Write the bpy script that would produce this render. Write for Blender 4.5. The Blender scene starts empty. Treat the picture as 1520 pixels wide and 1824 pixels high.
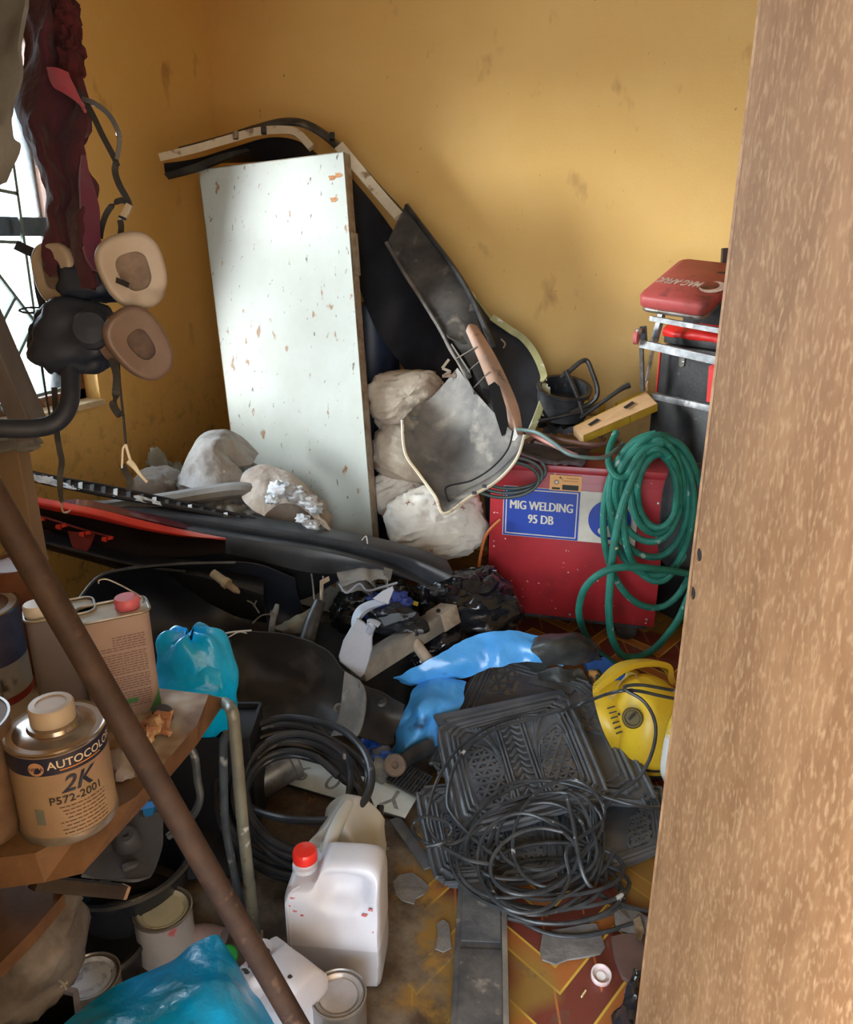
import bpy, bmesh, math, random
import numpy as np
from mathutils import Vector, Matrix, noise
random.seed(7)
SC = bpy.context.scene
COL = SC.collection
# ------------------------------------------------------------ camera
CAM = Vector((0, 0, 1.5)); YAW = math.radians(23.4); PITCH = math.radians(19.3); FPX = 1403.0
cd = bpy.data.cameras.new('camera'); cam = bpy.data.objects.new('camera', cd); COL.objects.link(cam)
cam.location = CAM; cam.rotation_euler = (math.pi/2 - PITCH, 0, YAW)
cd.sensor_fit = 'VERTICAL'; cd.sensor_height = 24; cd.lens = FPX/1824*24; cd.clip_start = 0.02
SC.camera = cam
# ------------------------------------------------------------ daylight and exposure
SC.view_settings.view_transform = 'Standard'; SC.view_settings.look = 'None'
SC.view_settings.gamma = 1; SC.view_settings.use_curve_mapping = False
SC.view_settings.exposure = 1.08
W = bpy.data.worlds.new('world'); SC.world = W; W.use_nodes = True
wn = W.node_tree; wn.nodes.clear()
wo = wn.nodes.new('ShaderNodeOutputWorld'); wb = wn.nodes.new('ShaderNodeBackground')
tc = wn.nodes.new('ShaderNodeTexCoord'); sx = wn.nodes.new('ShaderNodeSeparateXYZ'); rp = wn.nodes.new('ShaderNodeValToRGB')
wn.links.new(tc.outputs['Generated'], sx.inputs[0]); wn.links.new(sx.outputs['Z'], rp.inputs[0])
rp.color_ramp.elements[0].position = 0.0; rp.color_ramp.elements[0].color = (.62, .66, .70, 1)
rp.color_ramp.elements[1].position = 0.10; rp.color_ramp.elements[1].color = (.74, .87, 1, 1)
wn.links.new(rp.outputs[0], wb.inputs[0]); wb.inputs[1].default_value = 8
wn.links.new(wb.outputs[0], wo.inputs[0])
def portal(loc, rot, sx_, sy_):
    l = bpy.data.lights.new('daylight_portal', 'AREA'); l.shape = 'RECTANGLE'; l.size = sx_; l.size_y = sy_
    l.cycles.is_portal = True
    o = bpy.data.objects.new('daylight_portal', l); COL.objects.link(o); o.location = loc; o.rotation_euler = rot
portal((-2.80, 1.9, 1.5), (0, -math.pi/2, 0), 1.4, 1.5)      # through the window
portal((-0.04, 0.10, 1.03), (math.pi/2, 0, 0), .96, 2.1)     # through the open doorway
# hazy low sun that reaches the window
sl = bpy.data.lights.new('sun', 'SUN'); sl.energy = 8; sl.angle = math.radians(28); sl.color = (1, .97, .93)
so = bpy.data.objects.new('sun', sl); COL.objects.link(so)
SUNDIR = Vector((1.0, .80, -.34)).normalized()
so.rotation_euler = SUNDIR.to_track_quat('-Z', 'Y').to_euler()

# ------------------------------------------------------------ where a point of the photograph lies in the room
RT = Vector((math.cos(YAW), math.sin(YAW), 0)); FH = Vector((-math.sin(YAW), math.cos(YAW), 0)); ZZ = Vector((0, 0, 1))
FW = FH*math.cos(PITCH) - ZZ*math.sin(PITCH); UP = FH*math.sin(PITCH) + ZZ*math.cos(PITCH)
def ray(px, py): return FW + RT*((px-760)/FPX) + UP*((912-py)/FPX)
def P(px, py, d): return CAM + ray(px, py)*d
def Pz(px, py, z=0):
    r = ray(px, py); return CAM + r*((z-CAM.z)/r.z)
def PY(px, py, Y):
    r = ray(px, py); return CAM + r*(Y/r.y)
def PX(px, py, X):
    r = ray(px, py); return CAM + r*(X/r.x)
def L(*t): return [P(*q) for q in t]
def V3(*a): return Vector(a)

# ------------------------------------------------------------ materials
MATS = {}
def mk(name, c1, c2=None, ns=6, lo=.4, hi=.65, rough=.6, metal=0, bump=0, bs=40, spot=None, spot2=None, trans=0, alpha=1, stretch=(1,1,1), coat=0, sss=0, sheen=0, spec=.5, ior=1.45, detail=6):
    if name in MATS: return MATS[name]
    m = bpy.data.materials.new(name); m.use_nodes = True; MATS[name] = m
    nt = m.node_tree; N = nt.nodes; K = nt.links; b = N['Principled BSDF']
    b.inputs['Roughness'].default_value = rough; b.inputs['Metallic'].default_value = metal
    b.inputs['Transmission Weight'].default_value = trans; b.inputs['Alpha'].default_value = alpha
    b.inputs['Coat Weight'].default_value = coat; b.inputs['Specular IOR Level'].default_value = spec; b.inputs['IOR'].default_value = ior
    if sss: b.inputs['Subsurface Weight'].default_value = sss; b.inputs['Subsurface Radius'].default_value = (.03,.03,.03)
    if sheen: b.inputs['Sheen Weight'].default_value = sheen
    c1 = tuple(c1)+(1,)
    t = N.new('ShaderNodeTexCoord'); mp = N.new('ShaderNodeMapping'); mp.inputs['Scale'].default_value = stretch
    K.new(t.outputs['Object'], mp.inputs[0]); co = mp.outputs[0]
    out = None
    if c2 is not None:
        n = N.new('ShaderNodeTexNoise'); n.inputs['Scale'].default_value = ns; n.inputs['Detail'].default_value = detail; n.inputs['Roughness'].default_value = .65
        K.new(co, n.inputs['Vector'])
        r = N.new('ShaderNodeValToRGB'); e = r.color_ramp.elements; e[0].position = lo; e[1].position = hi
        e[0].color = c1; e[1].color = tuple(c2)+(1,); K.new(n.outputs[0], r.inputs[0]); out = r.outputs[0]
    for k, sp in enumerate((spot, spot2)):
        if sp is None: continue
        sc_, lo_, hi_ = sp[1:4]; st = sp[4] if len(sp) > 4 else (1,1,1)
        mp2 = N.new('ShaderNodeMapping'); mp2.inputs['Scale'].default_value = st; mp2.inputs['Location'].default_value = (3.1*k, 1.7*k, .3)
        K.new(t.outputs['Object'], mp2.inputs[0])
        n = N.new('ShaderNodeTexNoise'); n.inputs['Scale'].default_value = sc_; n.inputs['Detail'].default_value = 3
        K.new(mp2.outputs[0], n.inputs['Vector'])
        r = N.new('ShaderNodeMapRange'); r.inputs['From Min'].default_value = lo_; r.inputs['From Max'].default_value = hi_
        K.new(n.outputs[0], r.inputs[0])
        mx = N.new('ShaderNodeMix'); mx.data_type = 'RGBA'
        K.new(r.outputs[0], mx.inputs['Factor'])
        if out is None: mx.inputs['A'].default_value = c1
        else: K.new(out, mx.inputs['A'])
        mx.inputs['B'].default_value = tuple(sp[0])+(1,); out = mx.outputs['Result']
    if out is None: b.inputs['Base Color'].default_value = c1
    else: K.new(out, b.inputs['Base Color'])
    if bump:
        n = N.new('ShaderNodeTexNoise'); n.inputs['Scale'].default_value = bs; n.inputs['Detail'].default_value = 5
        K.new(co, n.inputs['Vector']); bp = N.new('ShaderNodeBump'); bp.inputs['Strength'].default_value = min(1, bump); bp.inputs['Distance'].default_value = .004 if bump <= 1 else .004*bump
        K.new(n.outputs[0], bp.inputs['Height']); K.new(bp.outputs[0], b.inputs['Normal'])
    return m
def hexc(h):
    v = [int(h[i:i+2], 16)/255 for i in (0, 2, 4)]
    return tuple(((c+.055)/1.055)**2.4 if c > .04045 else c/12.92 for c in v)

# ------------------------------------------------------------ geometry: every helper returns (verts, faces)
class G:
    def __init__(s, *a): s.v = []; s.f = []; s.m = []; [s.add(x) for x in a]
    def add(s, g, mi=0):
        b = len(s.v); s.v += [tuple(x) for x in g[0]]; s.f += [tuple(i+b for i in f) for f in g[1]]; s.m += [mi]*len(g[1]); return s
def cr(pts, n=6, closed=False):
    pts = [np.array(p, float) for p in pts]; k = len(pts)
    if k < 3 and not closed:
        return [pts[0]+(pts[-1]-pts[0])*t/n for t in range(n+1)]
    out = []
    for i in range(k if closed else k-1):
        if closed: a, b, c, d = (pts[(i+j-1) % k] for j in range(4))
        else: a, b, c, d = pts[max(i-1, 0)], pts[i], pts[i+1], pts[min(i+2, k-1)]
        for q in range(n):
            t = q/n
            out.append(.5*((2*b)+(c-a)*t+(2*a-5*b+4*c-d)*t*t+(3*b-a-3*c+d)*t**3))
    if not closed: out.append(pts[-1])
    return out
def tube(pts, r, sides=8, closed=False, sub=6, cap=True, sx=1.0):
    if not hasattr(r, '__len__'): r = [r]*len(pts)
    q = cr([list(p)+[rr] for p, rr in zip(pts, r)], sub, closed)
    C = [x[:3] for x in q]; R = [max(x[3], 1e-4) for x in q]; n = len(C); V = []; F = []
    u = None
    for i in range(n):
        if closed: t = C[(i+1) % n]-C[i-1]
        else: t = C[min(i+1, n-1)]-C[max(i-1, 0)]
        t = t/(np.linalg.norm(t)+1e-12)
        if u is None:
            h = np.array([0, 0, 1.]) if abs(t[2]) < .9 else np.array([1., 0, 0]); u = np.cross(t, h)
        u = u-t*np.dot(u, t); u /= np.linalg.norm(u)+1e-12; w = np.cross(t, u)
        for k in range(sides):
            a = 2*math.pi*k/sides; V.append(C[i]+R[i]*(u*math.cos(a)*sx+w*math.sin(a)))
    m = n if closed else n-1
    for i in range(m):
        j = (i+1) % n
        for k in range(sides):
            l = (k+1) % sides; F.append((i*sides+k, i*sides+l, j*sides+l, j*sides+k))
    if not closed and cap:
        F.append(tuple(range(sides-1, -1, -1))); F.append(tuple((n-1)*sides+k for k in range(sides)))
    return V, F
def sweep(path, prof, up=(0, 0, 1), sub=6, closed_prof=True, psub=0):
    """prof: list of (a, b) along side / up axes, or one such list per control point"""
    if not isinstance(prof[0][0], (list, tuple)): prof = [prof]*len(path)
    ups = up if isinstance(up, list) and hasattr(up[0], '__len__') else [up]*len(path)
    rows = [list(p)+list(u)+[x for ab in pr for x in ab] for p, u, pr in zip(path, ups, prof)]
    q = cr(rows, sub); n = len(q); k = len(prof[0]); V = []; F = []
    for i in range(n):
        c = q[i][:3]; t = q[min(i+1, n-1)][:3]-q[max(i-1, 0)][:3]; t = t/np.linalg.norm(t)
        s = np.cross(t, q[i][3:6]); s /= np.linalg.norm(s)+1e-12; w = np.cross(s, t); pr = q[i][6:]
        for j in range(k): V.append(c+s*pr[2*j]+w*pr[2*j+1])
    for i in range(n-1):
        for j in range(k if closed_prof else k-1):
            l = (j+1) % k; F.append((i*k+j, i*k+l, (i+1)*k+l, (i+1)*k+j))
    if closed_prof:
        F.append(tuple(range(k-1, -1, -1))); F.append(tuple((n-1)*k+j for j in range(k)))
    return V, F
def ribbon(pts, w, t=.0015, up=(0, 0, 1), sub=6):
    """flat strap: w wide along the up axis, t thick"""
    return sweep(pts, [(-t/2, -w/2), (t/2, -w/2), (t/2, w/2), (-t/2, w/2)], up, sub)
def rawgrid(A, thick, closed_u=False):
    """A: nr x nc array of points -> solid shell"""
    A = np.array(A, float); nr, nc = A.shape[:2]
    du = np.gradient(A, axis=0); dv = np.gradient(A, axis=1)
    if closed_u: dv = (np.roll(A, -1, 1)-np.roll(A, 1, 1))/2
    N = np.cross(du, dv); N /= np.linalg.norm(N, axis=2, keepdims=True)+1e-12
    B = A-N*thick; V = list(A.reshape(-1, 3))+list(B.reshape(-1, 3)); o = nr*nc; F = []
    cc = nc if closed_u else nc-1
    for i in range(nr-1):
        for j in range(cc):
            k = (j+1) % nc; a, b, c, d = i*nc+j, i*nc+k, (i+1)*nc+k, (i+1)*nc+j
            F.append((a, b, c, d)); F.append((o+d, o+c, o+b, o+a))
    for i in range(nr-1):
        if not closed_u:
            a, d = i*nc, (i+1)*nc; F.append((a, d, o+d, o+a))
            a, d = i*nc+nc-1, (i+1)*nc+nc-1; F.append((d, a, o+a, o+d))
    for j in range(cc):
        k = (j+1) % nc; F.append((k, j, o+j, o+k)); a, b = (nr-1)*nc+j, (nr-1)*nc+k; F.append((a, b, o+b, o+a))
    return V, F
def sheet(rows, thick=.003, sub=4, sub2=None, crumple=0, cs=8, seed=0, sharp=False, closed=False):
    """a skin through rows of control points; crumple moves it in space"""
    sub2 = sub2 or sub
    R = [cr(r, sub, closed) for r in rows]; n = len(R[0])
    cols = [cr([R[i][j] for i in range(len(R))], sub2) for j in range(n)]
    A = np.array([[cols[j][i] for j in range(n)] for i in range(len(cols[0]))])
    if crumple:
        for i in range(A.shape[0]):
            for j in range(A.shape[1]):
                A[i, j] += crum(A[i, j], crumple, cs, seed, sharp)
    return rawgrid(A, thick, closed)
def crum(p, amp, s, seed=0, sharp=False):
    q = Vector(p)*s+Vector((seed*7.3, seed*3.1, seed*1.7))
    if sharp:
        v = Vector((0, 0, 0))
        for o in range(3):
            k = 2**o; e = .6**o
            a = q*k
            v += Vector((abs(noise.noise(a))-.25, abs(noise.noise(a+Vector((9, 4, 2))))-.25, abs(noise.noise(a+Vector((2, 7, 11))))-.25))*e*1.4
        return np.array(v)*amp
    return np.array(noise.noise_vector(q)+noise.noise_vector(q*2.3)*.45)*amp
def prism(poly, o, ax, ay, thick, bevel=0):
    """outline poly [(a,b)] in the plane o + a*ax + b*ay, extruded along ax x ay"""
    o = Vector(o); ax = Vector(ax); ay = Vector(ay); nz = ax.cross(ay).normalized(); n = len(poly); V = []; F = []
    for z in ([0, thick] if not bevel else [0, bevel, thick-bevel, thick]):
        k = 0
        sc_ = bevel if bevel and z in (0, thick) else 0
        cx = sum(p[0] for p in poly)/n; cy = sum(p[1] for p in poly)/n
        for a, b in poly:
            dx, dy = a-cx, b-cy; l = math.hypot(dx, dy)+1e-9; f = 1-sc_/l
            V.append(o+ax*(cx+dx*f)+ay*(cy+dy*f)+nz*z)
    m = len(V)//n
    F.append(tuple(range(n-1, -1, -1))); F.append(tuple((m-1)*n+i for i in range(n)))
    for q in range(m-1):
        for i in range(n):
            j = (i+1) % n; F.append((q*n+i, q*n+j, (q+1)*n+j, (q+1)*n+i))
    return V, F
def rrect(w, h, r, n=4):
    out = []
    for cx, cy, a0 in ((w/2-r, h/2-r, 0), (-w/2+r, h/2-r, 90), (-w/2+r, -h/2+r, 180), (w/2-r, -h/2+r, 270)):
        for i in range(n+1):
            a = math.radians(a0+90*i/n); out.append((cx+r*math.cos(a), cy+r*math.sin(a)))
    return out
def box(c, s, M=None, bev=0):
    """axis box, centre c, size s, optional 3x3 M; bev chamfers it"""
    c = Vector(c); M = M or Matrix.Identity(3)
    if bev <= 0:
        V = [c+M@Vector((x*s[0]/2, y*s[1]/2, z*s[2]/2)) for z in (-1, 1) for y in (-1, 1) for x in (-1, 1)]
        return V, [(0, 2, 3, 1), (4, 5, 7, 6), (0, 1, 5, 4), (2, 6, 7, 3), (0, 4, 6, 2), (1, 3, 7, 5)]
    bm = bmesh.new(); bmesh.ops.create_cube(bm, size=1)
    for v in bm.verts: v.co = Vector((v.co.x*s[0], v.co.y*s[1], v.co.z*s[2]))
    bmesh.ops.bevel(bm, geom=bm.edges[:], offset=bev, segments=2, affect='EDGES', profile=.6)
    bm.verts.index_update()
    V = [c+M@v.co for v in bm.verts]; F = [tuple(v.index for v in f.verts) for f in bm.faces]; bm.free(); return V, F
def hexa(a, b, c, d, t):
    """slab whose front face is the quad a b c d; t = thickness vector to the back"""
    q = [Vector(x) for x in (a, b, c, d)]; t = Vector(t)
    return q+[x+t for x in q], [(0, 1, 2, 3), (7, 6, 5, 4), (0, 4, 5, 1), (1, 5, 6, 2), (2, 6, 7, 3), (3, 7, 4, 0)]
def beam(a, b, w, h, up=(0, 0, 1), bev=0):
    a = Vector(a); b = Vector(b); z = (b-a).normalized(); x = z.cross(Vector(up)).normalized(); y = z.cross(x)
    M = Matrix((x, y, z)).transposed(); return box((a+b)/2, (w, h, (b-a).length), M, bev)
def frame_of(z, up=(0, 0, 1)):
    z = Vector(z).normalized(); u = Vector(up)
    if abs(z.dot(u)) > .98: u = Vector((1, 0, 0))
    x = u.cross(z).normalized(); y = z.cross(x); return x, y, z
def lathe(prof, base=(0, 0, 0), axis=(0, 0, 1), n=32, sq=None, cap=True, up=(0, 1, 0)):
    """prof: (r, z) pairs; sq=(a,b,p) makes the section a superellipse"""
    x, y, z = frame_of(axis, up); base = Vector(base); V = []; F = []
    for r, h in prof:
        for k in range(n):
            t = 2*math.pi*k/n; c, s = math.cos(t), math.sin(t)
            if sq:
                a, b, p = sq; c = math.copysign(abs(c)**(2/p), c)*a; s = math.copysign(abs(s)**(2/p), s)*b
            V.append(base+x*(r*c)+y*(r*s)+z*h)
    for i in range(len(prof)-1):
        for k in range(n):
            l = (k+1) % n; F.append((i*n+k, i*n+l, (i+1)*n+l, (i+1)*n+k))
    if cap:
        F.append(tuple(range(n-1, -1, -1))); F.append(tuple((len(prof)-1)*n+k for k in range(n)))
    return V, F
def blob(c, rad, M=None, p=2.6, nu=40, nv=26, amp=.1, fs=5, seed=0, folds=0, fv=(2.2, 2.2, 8)):
    """pillow / sack body"""
    c = Vector(c); M = M or Matrix.Identity(3); V = []; F = []
    for i in range(nv+1):
        ph = -math.pi/2+math.pi*i/nv
        for j in range(nu):
            th = 2*math.pi*j/nu
            def sp(v, e): return math.copysign(abs(v)**e, v)
            e = 2/p
            x = sp(math.cos(ph), e)*sp(math.cos(th), e); y = sp(math.cos(ph), e)*sp(math.sin(th), e); z = sp(math.sin(ph), e)
            q = Vector((x, y, z)); d = noise.noise(q*fs*.35+Vector((seed, 0, 0)))*amp*1.3+noise.noise(q*fs+Vector((0, seed, 0)))*amp*.5
            if folds: d -= (abs(noise.noise(Vector((x*fv[0], y*fv[1]+seed, z*fv[2]))))+.6*abs(noise.noise(Vector((x*fv[0]*1.9+y*2, y*fv[1]*1.7+seed, z*fv[2]*1.7)))))*folds
            q = q*(1+d); V.append(c+M@Vector((q.x*rad[0], q.y*rad[1], q.z*rad[2])))
    for i in range(nv):
        for j in range(nu):
            l = (j+1) % nu; F.append((i*nu+j, i*nu+l, (i+1)*nu+l, (i+1)*nu+j))
    return V, F
def basis(x, z):
    x = Vector(x).normalized(); z = Vector(z); z = (z-x*z.dot(x)).normalized(); y = z.cross(x); return Matrix((x, y, z)).transposed()
def text2d(s, size=1, bold=0, shear=0, align='CENTER'):
    c = bpy.data.curves.new('txt', 'FONT'); c.body = s; c.size = size; c.offset = bold*size; c.shear = shear; c.align_x = align; c.resolution_u = 3
    o = bpy.data.objects.new('txt', c); COL.objects.link(o); bpy.context.view_layer.update()
    me = bpy.data.meshes.new_from_object(o); V = [(v.co.x, v.co.y) for v in me.vertices]; F = [tuple(p.vertices) for p in me.polygons]
    bpy.data.objects.remove(o); bpy.data.curves.remove(c); bpy.data.meshes.remove(me); return V, F
def flat(t, o, ax, ay, lift=0, sxy=(1, 1)):
    o = Vector(o); ax = Vector(ax); ay = Vector(ay); n = ax.cross(ay).normalized()
    return [o+ax*(a*sxy[0])+ay*(b*sxy[1])+n*lift for a, b in t[0]], t[1]
def oncyl(t, c, r, z0, a0, x, y, z):
    """wrap a 2D drawing round a cylinder, reading left to right from outside"""
    return [c+(x*math.cos(a0+a/r)+y*math.sin(a0+a/r))*r+z*(z0+b) for a, b in t[0]], t[1]
def rect2d(x0, y0, x1, y1, n=1):
    V = []; F = []
    for i in range(n+1):
        x = x0+(x1-x0)*i/n; V += [(x, y0), (x, y1)]
    for i in range(n): F.append((2*i, 2*i+2, 2*i+3, 2*i+1))
    return V, F

# ------------------------------------------------------------ objects
def _mesh(name, g, mats, org, smooth, ang=35):
    if isinstance(g, tuple): g = G(g)
    me = bpy.data.meshes.new(name); me.from_pydata([tuple(Vector(v)-org) for v in g.v], [], g.f)
    for m in (mats if isinstance(mats, (list, tuple)) else [mats]): me.materials.append(m)
    if len(set(g.m)) > 1 or (g.m and g.m[0]): me.polygons.foreach_set('material_index', g.m)
    if smooth:
        me.shade_smooth(); me.set_sharp_from_angle(angle=math.radians(ang))
    me.update(); return me
ORG = {}
def meta(o, label=None, cat=None, group=None, kind=None):
    if label: o['label'] = label
    if cat: o['category'] = cat
    if group: o['group'] = group
    if kind: o['kind'] = kind
    return o
def thing(name, label, cat, loc, group=None):
    o = bpy.data.objects.new(name, None); COL.objects.link(o); o.location = loc; o.empty_display_size = .05; ORG[o] = Vector(loc)
    return meta(o, label, cat, group)
def part(name, g, mats, parent, label=None, kind=None, smooth=True, ang=35):
    org = ORG[parent]; me = _mesh(name, g, mats, org, smooth, ang); o = bpy.data.objects.new(name, me); COL.objects.link(o)
    o.parent = parent; ORG[o] = org
    return meta(o, label, None, None, kind)
def single(name, g, mats, label=None, cat=None, group=None, kind=None, smooth=True, ang=35):
    if isinstance(g, tuple): g = G(g)
    a = np.array([tuple(v) for v in g.v]); lo = a.min(0); hi = a.max(0)
    org = Vector(((lo[0]+hi[0])/2, (lo[1]+hi[1])/2, lo[2])) if kind != 'structure' else Vector((0, 0, 0))
    me = _mesh(name, g, mats, org, smooth, ang); o = bpy.data.objects.new(name, me); COL.objects.link(o); o.location = org; ORG[o] = org
    return meta(o, label, cat, group, kind)
# ============================================================ ROOM SHELL
XL, YB, XR, YF, HC = -2.64, 3.5, 1.25, .30, 2.75
def wall_mat():
    m = mk('ochre_wall_paint', (.78, .49, .16), (.82, .54, .20), ns=1.3, rough=.55, bump=.25, bs=90,
           spot=((.55, .32, .11), 9, .66, .78, (1, 1, .55)), spot2=((.16, .11, .06), 42, .74, .80, (1, 1, .5)), spec=.35)
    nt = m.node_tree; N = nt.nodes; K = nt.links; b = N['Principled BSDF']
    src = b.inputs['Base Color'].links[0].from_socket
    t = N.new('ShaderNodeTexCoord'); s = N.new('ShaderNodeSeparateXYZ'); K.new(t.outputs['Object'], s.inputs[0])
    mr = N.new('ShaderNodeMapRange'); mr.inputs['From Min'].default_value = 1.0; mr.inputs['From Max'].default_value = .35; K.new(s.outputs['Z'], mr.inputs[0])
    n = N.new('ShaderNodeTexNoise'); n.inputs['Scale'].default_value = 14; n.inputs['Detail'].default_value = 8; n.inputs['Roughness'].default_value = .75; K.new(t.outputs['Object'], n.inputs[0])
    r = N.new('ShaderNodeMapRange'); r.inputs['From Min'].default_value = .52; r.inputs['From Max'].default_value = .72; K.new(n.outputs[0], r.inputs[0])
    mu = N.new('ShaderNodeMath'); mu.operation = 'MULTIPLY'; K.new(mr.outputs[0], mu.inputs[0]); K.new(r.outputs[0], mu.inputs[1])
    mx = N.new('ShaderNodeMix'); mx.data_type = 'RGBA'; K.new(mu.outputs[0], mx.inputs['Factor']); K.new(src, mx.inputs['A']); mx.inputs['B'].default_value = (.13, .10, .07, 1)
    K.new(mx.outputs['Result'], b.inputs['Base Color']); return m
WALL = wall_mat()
wy0, wy1, wz0, wz1 = 1.25, PX(172, 660, XL).y, .83, 2.25
g = G()
def bx(x0, y0, z0, x1, y1, z1): return box(((x0+x1)/2, (y0+y1)/2, (z0+z1)/2), (x1-x0, y1-y0, z1-z0))
T = .16
for b_ in ((XL-T, YF-.2, 0, XL, wy0, HC), (XL-T, wy1, 0, XL, YB+T, HC), (XL-T, wy0, 0, XL, wy1, wz0), (XL-T, wy0, wz1, XL, wy1, HC)): g.add(bx(*b_))
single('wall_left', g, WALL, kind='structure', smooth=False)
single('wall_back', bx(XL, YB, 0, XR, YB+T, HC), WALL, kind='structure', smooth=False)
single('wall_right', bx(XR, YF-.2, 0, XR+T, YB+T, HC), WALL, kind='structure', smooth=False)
dx0, dx1 = -.52, .44
g = G(bx(XL, YF-.17, 0, dx0, YF, HC), bx(dx1, YF-.17, 0, XR, YF, HC), bx(dx0, YF-.17, 2.08, dx1, YF, HC))
single('wall_front', g, WALL, kind='structure', smooth=False)
single('ceiling', bx(XL-T, YF-.2, HC, XR+T, YB+T, HC+.1), mk('ceiling_board', (.62, .56, .46), (.5, .44, .35), rough=.8), kind='structure', smooth=False)
# floor: worn printed vinyl, brick red with orange zigzag bands edged in yellow, grey dirt trodden over it
def floor_mat():
    m = bpy.data.materials.new('worn_vinyl'); m.use_nodes = True; nt = m.node_tree; N = nt.nodes; K = nt.links; b = N['Principled BSDF']
    t = N.new('ShaderNodeTexCoord'); mp = N.new('ShaderNodeMapping'); K.new(t.outputs['Object'], mp.inputs[0])
    mp.inputs['Rotation'].default_value = (0, 0, -YAW); mp.inputs['Location'].default_value = (.02, .10, 0)
    s = N.new('ShaderNodeSeparateXYZ'); K.new(mp.outputs[0], s.inputs[0])
    def M(op, a, b_=None, c=None):
        n = N.new('ShaderNodeMath'); n.operation = op
        for i, v in enumerate((a, b_, c)):
            if v is None: continue
            if hasattr(v, 'links'): K.new(v, n.inputs[i])
            else: n.inputs[i].default_value = v
        return n.outputs[0]
    x = M('MULTIPLY', s.outputs['X'], 1/.30); y = M('MULTIPLY', s.outputs['Y'], 1/.20)
    tri = M('ABSOLUTE', M('SUBTRACT', M('FRACT', x), .5))
    v = M('FRACT', M('ADD', y, M('MULTIPLY', tri, 1.7)))
    r = N.new('ShaderNodeValToRGB'); r.color_ramp.interpolation = 'CONSTANT'; K.new(v, r.inputs[0])
    red = (.15, .032, .02, 1); org = (.34, .11, .025, 1); yel = (.55, .36, .05, 1)
    e = r.color_ramp.elements; e[0].position = 0; e[0].color = red; e[1].position = .46; e[1].color = yel
    for p_, c_ in ((.50, org), (.78, yel), (.82, red)):
        q = e.new(p_); q.color = c_
    # cross lines that cut the bands into bricks
    l2 = M('FRACT', M('ADD', M('MULTIPLY', s.outputs['X'], 1/.10), .13))
    bar = M('LESS_THAN', l2, .05)
    mx = N.new('ShaderNodeMix'); mx.data_type = 'RGBA'; K.new(M('MULTIPLY', bar, M('LESS_THAN', v, .46)), mx.inputs['Factor']); K.new(r.outputs[0], mx.inputs['A']); mx.inputs['B'].default_value = (.42, .12, .03, 1)
    # yellow worn sheet parts
    n3 = N.new('ShaderNodeTexNoise'); n3.inputs['Scale'].default_value = 2.2; n3.inputs['Detail'].default_value = 2; K.new(t.outputs['Object'], n3.inputs[0])
    r3 = N.new('ShaderNodeMapRange'); r3.inputs['From Min'].default_value = .52; r3.inputs['From Max'].default_value = .56; K.new(n3.outputs[0], r3.inputs[0])
    mx3 = N.new('ShaderNodeMix'); mx3.data_type = 'RGBA'; K.new(M('MULTIPLY', r3.outputs[0], .75), mx3.inputs['Factor']); K.new(mx.outputs['Result'], mx3.inputs['A']); mx3.inputs['B'].default_value = (.24, .15, .03, 1)
    # dirt
    n = N.new('ShaderNodeTexNoise'); n.inputs['Scale'].default_value = 7; n.inputs['Detail'].default_value = 8; n.inputs['Roughness'].default_value = .7; K.new(t.outputs['Object'], n.inputs[0])
    so_ = N.new('ShaderNodeSeparateXYZ'); mp2 = N.new('ShaderNodeMapping'); mp2.inputs['Rotation'].default_value = (0, 0, -YAW); K.new(t.outputs['Object'], mp2.inputs[0]); K.new(mp2.outputs[0], so_.inputs[0])
    left = N.new('ShaderNodeMapRange'); left.inputs['From Min'].default_value = .12; left.inputs['From Max'].default_value = -.10; left.inputs['To Min'].default_value = -.04; left.inputs['To Max'].default_value = .24; K.new(so_.outputs['X'], left.inputs[0])
    d = N.new('ShaderNodeMapRange'); d.inputs['From Min'].default_value = .54; d.inputs['From Max'].default_value = .66; K.new(M('ADD', n.outputs[0], left.outputs[0]), d.inputs[0])
    dc = N.new('ShaderNodeValToRGB'); n2 = N.new('ShaderNodeTexNoise'); n2.inputs['Scale'].default_value = 5; n2.inputs['Detail'].default_value = 9; n2.inputs['Roughness'].default_value = .7; K.new(t.outputs['Object'], n2.inputs[0]); K.new(n2.outputs[0], dc.inputs[0])
    dc.color_ramp.elements[0].position = .42; dc.color_ramp.elements[0].color = (.05, .03, .018, 1); dc.color_ramp.elements[1].position = .6; dc.color_ramp.elements[1].color = (.17, .13, .09, 1)
    mx4 = N.new('ShaderNodeMix'); mx4.data_type = 'RGBA'; K.new(d.outputs[0], mx4.inputs['Factor']); K.new(mx3.outputs['Result'], mx4.inputs['A']); K.new(dc.outputs[0], mx4.inputs['B'])
    K.new(mx4.outputs['Result'], b.inputs['Base Color']); b.inputs['Roughness'].default_value = .5
    bp = N.new('ShaderNodeBump'); bp.inputs['Strength'].default_value = .6; bp.inputs['Distance'].default_value = .004; K.new(n2.outputs[0], bp.inputs['Height']); K.new(bp.outputs[0], b.inputs['Normal'])
    return m
single('floor', bx(XL-T, -1.2, -.1, XR+T, YB+T, 0), floor_mat(), kind='structure', smooth=False)
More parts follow.
